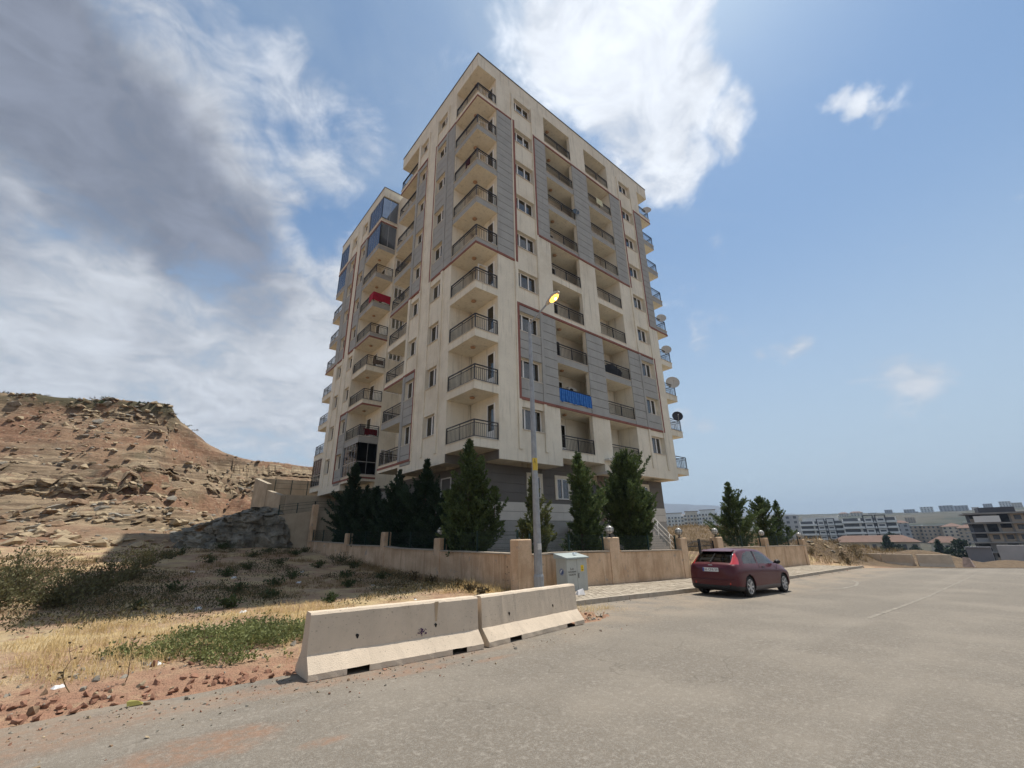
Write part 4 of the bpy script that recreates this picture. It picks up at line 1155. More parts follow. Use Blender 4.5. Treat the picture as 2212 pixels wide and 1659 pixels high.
def wall_run(label, pts, tops, axis, thick, copes, pillars, pill_h):
    """pts: stations along the axis; tops: wall top at the stations; other coordinate constant"""
    ax, const = axis
    lo = min(pts)
    def P(a, b, z): return (a, const+b, z) if ax == 'x' else (const+b, a, z)
    root = thing('perimeter_wall', label, 'wall', P(lo, 0, gz1(*P(lo, 0, 0)[:2])))
    off = Vector(root.location)
    def Q(a, b, z): return tuple(Vector(P(a, b, z))-off)
    body = MB(); n = len(pts)
    top = lambda a: float(np.interp(a, pts, tops))
    sa = np.linspace(pts[0], pts[-1], max(2, int((pts[-1]-pts[0])/1.0)))
    for a, b in zip(sa, sa[1:]):
        ga = min(gz1(*P(a, 0, 0)[:2]), gz1(*P(a, -.3, 0)[:2]), gz1(*P(a, thick+.2, 0)[:2]))-.45; gb = min(gz1(*P(b, 0, 0)[:2]), gz1(*P(b, -.3, 0)[:2]), gz1(*P(b, thick+.2, 0)[:2]))-.45
        v = [Q(a, 0, ga), Q(b, 0, gb), Q(b, thick, gb), Q(a, thick, ga), Q(a, 0, top(a)), Q(b, 0, top(b)), Q(b, thick, top(b)), Q(a, thick, top(a))]
        if ax == 'y': v = [v[3], v[2], v[1], v[0], v[7], v[6], v[5], v[4]]
        body.hexa(v)
    body.build('wall_body', M_STUCCO, root)
    for c0, c1, dz in copes:
        m_ = max(1, int((c1-c0)/1.15)); st = (c1-c0)/m_
        for i in range(m_):
            a, b = c0+i*st+.004, c0+(i+1)*st-.004; za, zb_ = top(a)+dz, top(b)+dz; t = .045; j = rnd.uniform(-.006, .006)
            v = [Q(a, -.05+j, za), Q(b, -.05+j, zb_), Q(b, thick+.05, zb_), Q(a, thick+.05, za), Q(a, -.05+j, za+t), Q(b, -.05+j, zb_+t), Q(b, thick+.05, zb_+t), Q(a, thick+.05, za+t)]
            if ax == 'y': v = [v[3], v[2], v[1], v[0], v[7], v[6], v[5], v[4]]
            MB().hexa(v).build('coping_stone', M_COPE, root)
    for a, w, zt in pillars:
        g0 = gz1(*P(a, 0, 0)[:2])-.5
        p0, p1 = Q(a-w/2, -.03, g0), Q(a+w/2, thick+.03, zt)
        pb = MB().box(p0[0], p1[0], p0[1], p1[1], p0[2], p1[2]-.03); 
        x0, x1 = sorted((p0[0], p1[0])); y0, y1 = sorted((p0[1], p1[1])); z = p1[2]-.03
        pb.hexa([(x0, y0, z), (x1, y0, z), (x1, y1, z), (x0, y1, z), (x0+.03, y0+.03, z+.03), (x1-.03, y0+.03, z+.03), (x1-.03, y1-.03, z+.03), (x0+.03, y1-.03, z+.03)])
        pb.build('pillar', M_STUCCO, root)
    return root
wall_run('stained beige street wall running from the corner pillar to the gate', [9.7, 11.2, 11.8, 20.0], [.985, .985, 1.0, .84], ('x', 11.4), .34,
         [(10.32, 11.1, 0), (11.1, 14.38, .02), (15.1, 19.7, 0)], [(9.98, .60, 1.51), (14.75, .62, 1.50), (20.0, .52, 1.40)], 0)
wall_run('stained beige street wall beyond the gate, ending at the rubble', [23.6, 36.0], [.82, .62], ('x', 11.4), .34,
         [(23.95, 29.2, 0), (29.8, 35.9, 0)], [(23.6, .58, 1.38), (29.5, .55, 1.24), (35.75, .45, 1.05)], 0)
wall_run('beige side wall along the vacant lot, stepping up towards the hill', [11.8, 16.8, 17.4, 22.3, 22.31, 28.0, 28.01, 36.2], [1.01, 1.07, 1.09, 1.16, 1.22, 1.28, 1.36, 1.55], ('y', 10.05), .30,
         [(11.85, 16.85, 0), (17.45, 22.5, 0), (23.0, 28.0, 0), (28.4, 36.1, 0)], [(17.15, .5, 1.60), (22.75, .5, 1.95), (28.2, .42, 1.98), (36.0, .5, 4.2)], 0)

def mesh_fence(label, a, b, ax, const, za, zb_, h):
    def P(t, z): return (t, const, z) if ax == 'x' else (const, t, z)
    root = thing('mesh_fence', label, 'fence', P(a, za))
    off = Vector(root.location); L_ = b-a
    def Q(t, z): return Vector(P(t, z))-off
    n = max(1, round(L_/2.1))
    zz = lambda t: za+(zb_-za)*(t-a)/L_
    for i in range(n+1):
        t = a+L_*i/n; MB().bar(Q(t, zz(t)-.1), Q(t, zz(t)+h+.04), .055).build('post', M_GREEN, root)
    for i in range(n):
        t0, t1 = a+L_*i/n+.03, a+L_*(i+1)/n-.03; pm = MB(); k = int((t1-t0)/.062)
        for q in range(k+1):
            t = t0+(t1-t0)*q/k; pm.bar(Q(t, zz(t)+.04), Q(t, zz(t)+h), .0042, caps=False)
        for q in range(6):
            z = .05+(h-.06)*q/5; pm.bar(Q(t0, zz(t0)+z), Q(t1, zz(t1)+z), .006, caps=False)
        pm.build('wire_panel', M_GREEN, root)
GF = None
mesh_fence('green wire fence on the street wall behind the electric cabinet', 10.4, 14.3, 'x', 11.6, 1.03, .97, .62)
mesh_fence('green wire fence on the street wall beside the entrance stair', 15.2, 19.6, 'x', 11.6, .97, .89, .58)
mesh_fence('green wire fence on the street wall just beyond the gate', 24.1, 29.1, 'x', 11.6, .85, .77, .58)
mesh_fence('green wire fence on the last length of street wall by the rubble', 29.9, 35.4, 'x', 11.6, .77, .67, .56)
mesh_fence('green wire fence on the side wall next to the corner pillar', 12.0, 16.8, 'y', 10.2, 1.05, 1.11, .72)
mesh_fence('green wire fence in front of the dense dark conifers, second bay from the street', 17.5, 22.4, 'y', 10.2, 1.13, 1.2, .72)
mesh_fence('green wire fence on the side wall, third bay from the street', 23.1, 27.9, 'y', 10.2, 1.27, 1.33, .72)
mesh_fence('green wire fence on the side wall, last bay below the hill', 28.5, 35.6, 'y', 10.2, 1.41, 1.58, .75)

def globe_lamp(label, x, y, z):
    root = thing('globe_lamp', label, 'lamp', (x, y, z), 0, 'globe lamps on the wall pillars')
    MB().lathe([(.075, 0), (.06, .03), (.03, .06), (.025, .10), (.06, .13)], 12).build('lamp_foot', M_BLACK, root, smooth=True)
    r = .165; c = (0, 0, .13+r*.93)
    prof = [(r*math.sin(math.pi*i/12)+.0005, -r*math.cos(math.pi*i/12)) for i in range(13)]
    g = MB().lathe(prof, 18, c).build('globe', mat('opal_globe', (.55, .53, .49), .22, .05, 6, spec=.6), root, smooth=True)
    cg = MB(); R_g = r+.006
    for k in range(4):
        a = math.pi*k/4
        pts = [(c[0]+R_g*math.sin(t)*math.cos(a), c[1]+R_g*math.sin(t)*math.sin(a), c[2]+R_g*math.cos(t)) for t in [2*math.pi*i/20 for i in range(21)]]
        cg.tube(pts, .007, 4, caps=False)
    for zz in (-.06, .06):
        q = math.sqrt(R_g**2-zz**2); cg.tube([(c[0]+q*math.cos(t), c[1]+q*math.sin(t), c[2]+zz) for t in [2*math.pi*i/20 for i in range(21)]], .007, 4, caps=False)
    cg.build('cage', M_BLACK, root)
globe_lamp('caged globe lamp on the side wall pillar amid dark conifers', 10.2, 17.15, 1.6)
globe_lamp('caged globe lamp between the two tallest street conifers', 14.75, 11.57, 1.5)
globe_lamp('caged globe lamp on the gate pillar beside the white handrail', 20.0, 11.57, 1.4)
globe_lamp('caged globe lamp on the gate pillar behind the red car', 23.6, 11.57, 1.38)
globe_lamp('caged globe lamp on the pillar in front of the twin topped conifer', 29.5, 11.57, 1.24)
globe_lamp('caged globe lamp on the last pillar of the street wall', 35.75, 11.57, 1.05)

def gate():
    x0, x1, y = 20.32, 23.26, 11.58; z = float(zr(21.8))+.12
    root = thing('iron_gate', 'black iron double gate with arched spear tops between two pillars', 'gate', (x0, y, z))
    w = (x1-x0)/2
    for s_ in (0, 1):
        lf = MB(); a0 = s_*w+.02; a1 = (s_+1)*w-.02
        zt = 1.36
        for a in (a0+.03, a1-.03): lf.bar((a, 0, .04), (a, 0, zt+.32 if (s_ == 0) == (a > a0+.1) else zt+.22), .05)
        for q in (.06, .5, zt): lf.bar((a0+.03, 0, q), (a1-.03, 0, q), .04)
        n = 12
        for i in range(1, n):
            a = a0+(a1-a0)*i/n; lf.bar((a, 0, .5), (a, 0, zt+.22), .022, caps=False)
            lf.hexa([(a-.02, -.008, zt+.22), (a+.02, -.008, zt+.22), (a+.02, .008, zt+.22), (a-.02, .008, zt+.22), (a-.001, -.001, zt+.33), (a+.001, -.001, zt+.33), (a+.001, .001, zt+.33), (a-.001, .001, zt+.33)])
        o = lf.build('gate_leaf', M_BLACK, root)
        MB().box(a0+.05, a1-.05, -.006, .006, .08, .48).build('kick_plate', mat('gate_plate', (.035, .037, .042), .5, .1, 4), o)
        ar = MB(); pts = []
        for i in range(13):
            t = i/12; a = a0+(a1-a0)*t; hh = math.sin(math.pi*.5*(t if s_ == 0 else 1-t)); pts.append((a, -.02, zt+.02+.22*hh))
        ar.tube(pts, .016, 6); ar.build('arch', M_BLACK, o)
gate()

def stair_and_rail():
    x0, y0 = 21.2, 14.0; zt = 2.1; root = thing('entrance_stair', 'pale stone entrance stair behind the street wall', 'stair', (x0, y0, gz1(x0, y0)))
    sm = mat('pale_marble', (.55, .52, .46), .7, .06, 4); gb = gz1(x0, y0)
    MB().box(-1.6, 0, 0, 4.4, -.2, zt-gb).build('landing', sm, root)
    n = 11
    for i in range(n):
        z1 = (zt-gb)*(1-(i+1)/(n+1)); MB().box(i*.3, i*.3+.3, 0, 2.2, -.2, z1).build('step', sm, root)
    hr = thing('handrail', 'white steel handrail with three bars sloping down the stair', 'handrail', (x0, y0, gb)); stl = mat('white_steel', (.80, .79, .76), .35, .03, 4)
    for y in (.1, 2.1):
        for h in (.35, .62, .92): MB().tube([(-.1, y, zt-gb+h), (3.3, y, .15+h)], .022, 6).build('rail', stl, hr, smooth=True)
        for i in range(4): t = i/3; MB().tube([(3.2*t, y, (zt-gb)*(1-t)*.96-.1), (3.2*t, y, (zt-gb)*(1-t)+.15*t+.92)], .02, 6).build('post', stl, hr, smooth=True)
stair_and_rail()

# ---- concrete retaining walls behind the rear block
def retaining():
    cm = mat('retaining_concrete', (.36, .30, .22), .92, .12, 1.0, streak=.4, bump=.3, tint=(.45, .39, .30), tscale=.5, tamt=.6)
    def w(label, boxes, loc, fence=None):
        r = thing('retaining_wall', label, 'wall', loc)
        for b in boxes:
            (x0, y0), (x1, y1), t, zb0, za, zb_ = b
            d = Vector((x1-x0, y1-y0, 0)).normalized(); nrm = Vector((-d.y, d.x, 0))*t
            L_ = math.hypot(x1-x0, y1-y0); n = max(1, round(L_/2.6))
            for i in range(n):
                q0, q1 = i/n, (i+1)/n; A = Vector((x0, y0, 0)).lerp(Vector((x1, y1, 0)), q0)+d*.01; B = Vector((x0, y0, 0)).lerp(Vector((x1, y1, 0)), q1)-d*.01
                z0, z1 = za+(zb_-za)*q0, za+(zb_-za)*q1; O = Vector(loc)
                v = [A, B, B+nrm, A+nrm]; jz = rnd.uniform(-.01, .01)
                MB().hexa([tuple(Vector((p.x, p.y, zb0))-O) for p in v]+[tuple(Vector((p.x, p.y, z))-O) for p, z in zip(v, (z0, z1, z1, z0))]).build('cast_panel', cm, r)
            if fence:
                fb = MB(); k = max(2, int(L_/1.4))
                for i in range(k+1):
                    p = Vector((x0, y0, 0)).lerp(Vector((x1, y1, 0)), i/k); z = za+(zb_-za)*i/k; fb.bar(tuple(Vector((p.x, p.y+.1, z))-Vector(loc)), tuple(Vector((p.x, p.y+.1, z+fence))-Vector(loc)), .06)
                for hh in (.4, .75, .98):
                    fb.bar(tuple(Vector((x0, y0+.1, za+fence*hh))-Vector(loc)), tuple(Vector((x1, y1+.1, zb_+fence*hh))-Vector(loc)), .02)
                fb.build('fence', M_GREEN, r)
    w('pale concrete boundary wall with a fence, directly behind the grey rock outcrop', [((7.9, 36.9), (10.3, 36.4), .3, .2, 3.45, 3.75), ((10.3, 36.4), (30, 36.4), .3, .2, 3.75, 4.2)], (7.9, 36.9, .8), .75)
    w('lower concrete terrace wall that steps along the foot of the rocky slope', [((9.2, 41.2), (40, 41.2), .4, .5, 5.35, 5.35), ((9.2, 41.5), (8.75, 45.0), .4, 1, 5.3, 6.0)], (9.2, 41.2, 1.6))
    w('upper concrete terrace wall with dark fence posts below the bare slope', [((8.8, 50), (40, 49), .4, 1.5, 7.65, 7.5), ((8.75, 45.2), (8.45, 50), .4, 1.5, 6.6, 7.6)], (8.8, 50, 3), None)
    w('short middle concrete terrace wall carrying a row of fence posts', [((9.0, 45.1), (40, 44.8), .3, 1.5, 5.7, 5.7)], (9.0, 45.1, 2.5), 1.35)
retaining()
# ------------------------------------------------------------------ parked car
def build_car():
    x_mid, y_mid = 16.66, 7.46
    z0 = float(zr(x_mid))
    slope = math.atan2(float(zr(18))-float(zr(15.3)), 2.7)
    root = thing('parked_car', 'dark red three door hatchback parked at the kerb, seen from behind', 'car', (x_mid, y_mid, z0))
    root.rotation_euler = (0, -slope, math.radians(-1.2))
    paint = bpy.data.materials.new('dark_red_paint'); paint.use_nodes = True
    nt = paint.node_tree; p = nt.nodes['Principled BSDF']
    p.inputs['Base Color'].default_value = (.075, .0065, .012, 1); p.inputs['Specular IOR Level'].default_value = .3; p.inputs['Metallic'].default_value = .0; p.inputs['Roughness'].default_value = .34
    p.inputs['Coat Weight'].default_value = .35; p.inputs['Coat Roughness'].default_value = .06
    nz = nt.nodes.new('ShaderNodeTexNoise'); nz.inputs['Scale'].default_value = 5; mr = nt.nodes.new('ShaderNodeMapRange'); nt.links.new(nz.outputs[0], mr.inputs[0])
    mr.inputs[3].default_value = .30; mr.inputs[4].default_value = .50; nt.links.new(mr.outputs[0], p.inputs['Roughness'])
    plast = mat('black_plastic', (.02, .02, .021), .6, .1, 9)
    glass = glass_mat('car_glass', (.35, .38, .36), .10)
    rglass = glass_mat('privacy_glass', (.05, .055, .055), .06)
    rubber = mat('tyre_rubber', (.022, .021, .02), .85, .1, 20)
    alloy = mat('alloy_silver', (.55, .55, .56), .35, .05, 5, metal=.6)
    tail = bpy.data.materials.new('tail_lamp_red'); tail.use_nodes = True; q = tail.node_tree.nodes['Principled BSDF']
    q.inputs['Base Color'].default_value = (.42, .02, .015, 1); q.inputs['Roughness'].default_value = .12; q.inputs['Coat Weight'].default_value = 1
    # stations: x, half width, bottom, shoulder z, top z, roof half width, shoulder half width
    S = [(-2.06, .60, .30, .79, .88, .47, .56), (-2.03, .71, .24, .85, .94, .545, .66), (-1.98, .775, .20, .89, .975, .585, .725), (-1.88, .815, .175, .918, 1.05, .60, .77), (-1.72, .838, .165, .935, 1.185, .585, .79),
         (-1.55, .848, .16, .945, 1.305, .575, .805), (-1.36, .853, .16, .945, 1.375, .575, .81), (-1.0, .855, .16, .94, 1.418, .58, .812), (-.5, .857, .16, .93, 1.43, .585, .812), (0, .857, .16, .92, 1.418, .58, .81),
         (.35, .855, .16, .91, 1.375, .57, .805), (.65, .853, .16, .90, 1.285, .56, .80), (.95, .852, .16, .895, 1.135, .56, .795), (1.20, .852, .16, .89, 1.005, .565, .785), (1.38, .85, .16, .875, .935, .555, .77),
         (1.65, .838, .165, .83, .88, .535, .74), (1.88, .795, .18, .755, .805, .49, .685), (2.02, .71, .22, .66, .71, .41, .59), (2.09, .58, .29, .54, .59, .33, .46)]
    S = np.array(S)
    xs = np.concatenate([np.linspace(-2.06, -1.9, 9)[:-1], np.linspace(-1.9, 2.09, 134)])
    def cub(col):
        # smooth interpolation through the stations
        X = S[:, 0]; Y = S[:, col]; m_ = np.zeros(len(X)); m_[1:-1] = (Y[2:]-Y[:-2])/(X[2:]-X[:-2]); m_[0] = (Y[1]-Y[0])/(X[1]-X[0]); m_[-1] = (Y[-1]-Y[-2])/(X[-1]-X[-2])
        i = np.clip(np.searchsorted(X, xs)-1, 0, len(X)-2); h = X[i+1]-X[i]; t = (xs-X[i])/h
        return (2*t**3-3*t**2+1)*Y[i]+(t**3-2*t**2+t)*h*m_[i]+(-2*t**3+3*t**2)*Y[i+1]+(t**3-t**2)*h*m_[i+1]
    W, ZB, ZS, ZT, RW, SW = [cub(c) for c in range(1, 7)]
    NP = 60
    def ring(i):
        w, zb_, zs, zt, rw, sw = W[i], ZB[i], ZS[i], ZT[i], RW[i], SW[i]
        gh = max(0.0, zt-zs)
        P_ = [(0, zb_), (w*.55, zb_), (w*.90, zb_+.01), (w*.975, zb_+.09), (w*1.0, zb_+.23), (w*1.005, zb_+(zs-zb_)*.55), (w*.995, zs-.14), (sw+.01, zs-.035), (sw-.012, zs+.012), (sw*.35+rw*.65+.02, zs+gh*.60), (rw+.025, zs+gh*.88), (rw-.05, zs+gh*.975), (rw*.55, zt+.006), (0, zt+.012)]
        P_ = np.array(P_); d = np.r_[0, np.cumsum([.30, .25, .09, .13, .14, .15, .11, .045, .30, .16, .10, .22, .30])]
        t = np.linspace(0, d[-1], NP)
        out = np.zeros((NP, 2))
        for c in range(2):
            X = d; Y = P_[:, c]; m_ = np.zeros(len(X)); m_[1:-1] = (Y[2:]-Y[:-2])/(X[2:]-X[:-2])*.75
            ii = np.clip(np.searchsorted(X, t)-1, 0, len(X)-2); h = X[ii+1]-X[ii]; tt = (t-X[ii])/h
            out[:, c] = (2*tt**3-3*tt**2+1)*Y[ii]+(tt**3-2*tt**2+tt)*h*m_[ii]+(-2*tt**3+3*tt**2)*Y[ii+1]+(tt**3-tt**2)*h*m_[ii+1]
        return out
    G = np.array([ring(i) for i in range(len(xs))])           # [station, point, (y,z)]
    RA, FA, RWH = -1.30, 1.315, .315
    groups = {k: MB() for k in ('body', 'side_window', 'rear_window', 'windscreen', 'tail_lamp', 'bumper', 'pillar', 'sill', 'seam')}
    cache = {}
    def vid(g, key, co):
        d = cache.setdefault(g, {})
        if key not in d: d[key] = len(groups[g].v); groups[g].v.append(co)
        return d[key]
    def side_poly(x, z, pts):
        c = False; n = len(pts)
        for i in range(n):
            x1, z1 = pts[i]; x2, z2 = pts[(i+1) % n]
            if (z1 > z) != (z2 > z) and x < (x2-x1)*(z-z1)/(z2-z1)+x1: c = not c
        return c
    win_front = [(-.42, .965), (.84, .945), (.76, 1.0), (.54, 1.15), (.32, 1.265), (.03, 1.335), (-.32, 1.35)]
    win_rear = [(-1.45, .985), (-.54, .968), (-.45, 1.35), (-.75, 1.34), (-1.03, 1.295), (-1.25, 1.205), (-1.40, 1.09)]
    lamp_p = [(-1.99, .96), (-1.72, .96), (-1.60, 1.10), (-1.49, 1.36), (-1.66, 1.38), (-1.84, 1.17), (-1.97, 1.02)]
    for s_ in (1, -1):
        for i in range(len(xs)-1):
            for j in range(NP-1):
                c = G[[i, i+1, i+1, i], [j, j, j+1, j+1]]; cx = (xs[i]+xs[i+1])/2; cy, cz = c.mean(0); rw = RW[i]; zt = ZT[i]
                g = 'body'
                if cy > .48 and any(math.hypot(cx-a, cz-.30) < RWH+.045 for a in (RA, FA)) and cz < .66: continue
                top = j > 46
                if cz > .93 and cy > .50 and side_poly(cx, cz, win_front): g = 'side_window'
                elif cz > .93 and cy > .50 and side_poly(cx, cz, win_rear): g = 'side_window'
                elif cx < -1.45 and cy > rw-.005 and cy > .44 and side_poly(cx, cz, lamp_p): g = 'tail_lamp'
                elif -1.95 < cx < -1.47 and cz > .985 and cy < rw-.005 and cz > ZS[i]+.03: g = 'rear_window'
                elif .50 < cx < 1.27 and cy < rw-.03 and cz > .97 and j > 44: g = 'windscreen'
                elif cz < .30 and -.95 < cx < .95 and cy > .6: g = 'sill'
                elif cz < .42 and cx < -1.66: g = 'bumper' if cz < .335 else 'body'
                ids = []
                for (a, b) in ((i, j), (i+1, j), (i+1, j+1), (i, j+1)):
                    ids.append(vid(g, (s_, a, b) if G[a, b, 0] > 1e-4 else (0, a, b), (float(xs[a]), float(s_*G[a, b, 0]), float(G[a, b, 1]))))
                groups[g].f.append(tuple(ids if s_ == -1 else ids[::-1])); groups[g].mi.append(0)
    # end caps
    for i, rev in ((0, False), (len(xs)-1, True)):
        mb = groups['body']
        loop = [(float(xs[i]), float(-G[i, j, 0]), float(G[i, j, 1])) for j in range(NP)]+[(float(xs[i]), float(G[i, j, 0]), float(G[i, j, 1])) for j in range(NP-2, 0, -1)]
        ctr = len(mb.v); dx = -.035 if i == 0 else .03
        n = len(loop); base = len(mb.v)
        for f_, dd in ((1.0, 0), (.86, .75), (.55, .95), (.0, 1.0)):
            for q_ in loop: mb.v.append((q_[0]+dx*dd, q_[1]*f_, .63+(q_[2]-.63)*f_))
        for r in range(3):
            for k in range(n):
                a, b, c, d = base+r*n+k, base+r*n+(k+1) % n, base+(r+1)*n+(k+1) % n, base+(r+1)*n+k
                mb.f.append((a, d, c, b) if not rev else (a, b, c, d)); mb.mi.append(0)
    groups['body'].build('body', paint, root, smooth=True)
    for g, m_ in (('side_window', glass), ('rear_window', rglass), ('windscreen', glass), ('tail_lamp', tail), ('bumper', plast), ('sill', mat('grey_sill', (.10, .09, .095), .5, .1, 5))):
        if groups[g].f:
            # one object for each connected side where the thing has two
            if g in ('side_window', 'tail_lamp', 'sill'):
                for s_ in (1, -1):
                    mb = MB(); mp = {}
                    for f_ in groups[g].f:
                        if sum(groups[g].v[k][1] for k in f_)*s_ < 0: continue
                        mb.f.append(tuple(mp.setdefault(k, len(mp)) for k in f_)); mb.mi.append(0)
                    mb.v = [groups[g].v[k] for k in mp]
                    mb.build(g, m_, root, smooth=True)
            else: groups[g].build(g, m_, root, smooth=True)
    # dark cabin: floor pan, seats, dashboard
    MB().box(-1.9, 1.9, -.70, .70, .24, .50).build('floor_pan', plast, root)
    for y in (-.36, .36):
        st = MB(); st.hexa([(-.35, y-.24, .5), (.2, y-.24, .5), (.2, y+.24, .5), (-.35, y+.24, .5), (-.35, y-.24, .72), (.2, y-.24, .78), (.2, y+.24, .78), (-.35, y+.24, .72)])
        st.hexa([(-.42, y-.23, .70), (-.26, y-.23, .70), (-.26, y+.23, .70), (-.42, y+.23, .70), (-.58, y-.19, 1.15), (-.48, y-.19, 1.17), (-.48, y+.19, 1.17), (-.58, y+.19, 1.15)])
        st.box(-.60, -.52, y-.11, y+.11, 1.17, 1.28); st.build('seat', mat('seat_fabric', (.07, .07, .075), .95, .1, 8), root)
    st = MB(); st.hexa([(-1.45, -.6, .5), (-.9, -.6, .5), (-.9, .6, .5), (-1.45, .6, .5), (-1.45, -.6, .78), (-.9, -.6, .8), (-.9, .6, .8), (-1.45, .6, .78)]); st.hexa([(-1.5, -.58, .75), (-1.38, -.58, .75), (-1.38, .58, .75), (-1.5, .58, .75), (-1.58, -.55, 1.10), (-1.5, -.55, 1.12), (-1.5, .55, 1.12), (-1.58, .55, 1.10)]); st.build('rear_seat', MATS['seat_fabric'], root)
    MB().box(.75, 1.2, -.66, .66, .55, .93).build('dashboard', plast, root)
    # wheels
    def wheel(x, y, side, turn=0):
        w = thing('wheel', None, None, (x, y, .30)); w.parent = root; w.rotation_euler = (0, 0, turn); w.pop('label', None)
        ty = MB(); pr = [(.215, -.09), (.285, -.095), (.303, -.07), (.305, 0), (.303, .07), (.285, .095), (.215, .09)]; rings = []
        for r, yy_ in pr:
            n = len(ty.v); rings.append(n)
            for k in range(28): a = 2*math.pi*k/28; ty.v.append((r*math.cos(a), yy_, r*math.sin(a)))
        for r0, r1 in zip(rings, rings[1:]):
            for k in range(28): ty.f.append((r0+k, r0+(k+1) % 28, r1+(k+1) % 28, r1+k)); ty.mi.append(0)
        ty.build('tyre', rubber, w, smooth=True)
        rm = MB(); o = side*.075
        for k in range(28):
            a0, a1 = 2*math.pi*k/28, 2*math.pi*(k+1)/28
            for (r0, y0_), (r1, y1_) in (((.222, o*1.2), (.195, o*1.2)), ((.195, o*1.2), (.19, -o*.5))):
                rm.poly([(r0*math.cos(a0), y0_, r0*math.sin(a0)), (r0*math.cos(a1), y0_, r0*math.sin(a1)), (r1*math.cos(a1), y1_, r1*math.sin(a1)), (r1*math.cos(a0), y1_, r1*math.sin(a0))])
        for k in range(7):
            a = 2*math.pi*k/7; c, s2 = math.cos(a), math.sin(a)
            rm.bar((.035*c, o*1.0, .035*s2), (.20*c, o*1.12, .20*s2), .035, .05)
        rm.tube([(0, o*.6, 0), (0, o*1.12, 0)], .055, 12)
        rm.build('rim', alloy, w)
        dk = MB(); dk.tube([(0, -.03, 0), (0, .03, 0)], .19, 20); dk.build('brake_disc', plast, w)
        return w
    for x, t in ((RA, 0), (FA, 0)):
        for s_ in (1, -1): wheel(x, s_*.735, s_, t)
    for x in (RA, FA):                                            # wheel-arch liners
        for s_ in (1, -1):
            lb = MB(); n = 18
            for k in range(n):
                a0, a1 = math.pi*(k/n)-.15, math.pi*((k+1)/n)+.0-.15+(.3/n if k == n-1 else 0); r = RWH+.055
                lb.poly([(x+r*math.cos(a0), s_*.48, .30+r*math.sin(a0)), (x+r*math.cos(a1), s_*.48, .30+r*math.sin(a1)), (x+r*math.cos(a1), s_*.815, .30+r*math.sin(a1)), (x+r*math.cos(a0), s_*.815, .30+r*math.sin(a0))])
            lb.poly([(x+(RWH+.055)*math.cos(math.pi*k/n), s_*.48, .30+(RWH+.055)*math.sin(math.pi*k/n)) for k in range(n+1)])
            lb.build('wheel_arch', plast, root)
            lip = MB(); lip.tube([(x+(RWH+.06)*math.cos(a), s_*(.842-.012*abs(math.cos(a))), .30+(RWH+.06)*math.sin(a)) for a in [math.pi*(k/16)-.0 for k in range(17)]], .018, 5); lip.build('arch_lip', paint, root, smooth=True)
    # trims
    for s_ in (1, -1):
        MB().bar((-.78, s_*.848, .52), (.72, s_*.850, .52), .012, .035).build('side_moulding', mat('moulding_grey', (.16, .12, .125), .5), root)
        hd = MB(); hd.hexa([(-.28, s_*.83, .845), (-.10, s_*.83, .845), (-.10, s_*.862, .85), (-.28, s_*.862, .85), (-.28, s_*.83, .875), (-.10, s_*.83, .875), (-.10, s_*.858, .87), (-.28, s_*.858, .87)]); hd.build('door_handle', plast, root)
        mr_ = MB(); rings = []
        for xx, rr_ in ((.70, .03), (.715, .065), (.78, .075), (.84, .05), (.87, .015)):
            n = len(mr_.v); rings.append(n)
            for k in range(12): a = 2*math.pi*k/12; mr_.v.append((xx, s_*(.93+rr_*1.35*math.cos(a)), 1.005+rr_*math.sin(a)))
        for r0, r1 in zip(rings, rings[1:]):
            for k in range(12): mr_.f.append((r0+k, r0+(k+1) % 12, r1+(k+1) % 12, r1+k)); mr_.mi.append(0)
        mr_.f.append(tuple(rings[0]+k for k in range(12))); mr_.mi.append(0)
        mr_.bar((.80, s_*.80, .97), (.78, s_*.86, .985), .04); mr_.build('wing_mirror', plast, root, smooth=True)
        sm = MB(); sm.bar((-.475, s_*.835, .945), (-.50, s_*.851, .60), .006, .008); sm.bar((-.50, s_*.851, .60), (-.55, s_*.845, .28), .006, .008); sm.bar((.86, s_*.845, .93), (.80, s_*.852, .4), .006, .008); sm.build('door_seam', plast, root)
        pl = MB(); pl.bar((-.52, s_*.775, .965), (-.43, s_*.64, 1.345), .05, .012); pl.build('door_pillar', plast, root)
        rf = MB(); rf.box(-2.07, -2.05, s_*.50-.09, s_*.50+.09, .37, .43); rf.build('reflector', tail, root)
    sp = MB(); sp.hexa([(-1.62, -.52, 1.33), (-1.40, -.54, 1.365), (-1.40, .54, 1.365), (-1.62, .52, 1.33), (-1.63, -.50, 1.345), (-1.40, -.52, 1.392), (-1.40, .52, 1.392), (-1.63, .50, 1.345)]); sp.build('roof_spoiler', paint, root)
    wp = MB(); wp.bar((-1.93, 0.03, 1.055), (-1.70, -.03, 1.27), .018, .012); wp.bar((-1.96, .03, 1.02), (-1.92, .03, 1.06), .05, .04); wp.build('wiper', plast, root)
    bl = MB(); bl.tube([(-2.115, -.72, .50), (-2.125, -.3, .505), (-2.125, .3, .505), (-2.115, .72, .50)], .012, 5); bl.build('bumper_strip', paint, root, smooth=True)
    ex = MB(); ex.tube([(-2.05, .42, .26), (-1.8, .42, .27)], .028, 8); ex.build('exhaust', plast, root)
    dp = MB().box(-2.085, -2.02, -.55, .55, .29, .36); dp.build('diffuser', plast, root)
    # number plate: 06 CPA 59
    pl = MB().box(-2.112, -2.094, -.26, .26, .735, .85); po = pl.build('number_plate', mat('plate_white', (.68, .68, .66), .5, .03, 6), root)
    MB().box(-2.1128, -2.112, .212, .258, .738, .847).build('plate_band', mat('plate_blue', (.02, .05, .30), .5), po)
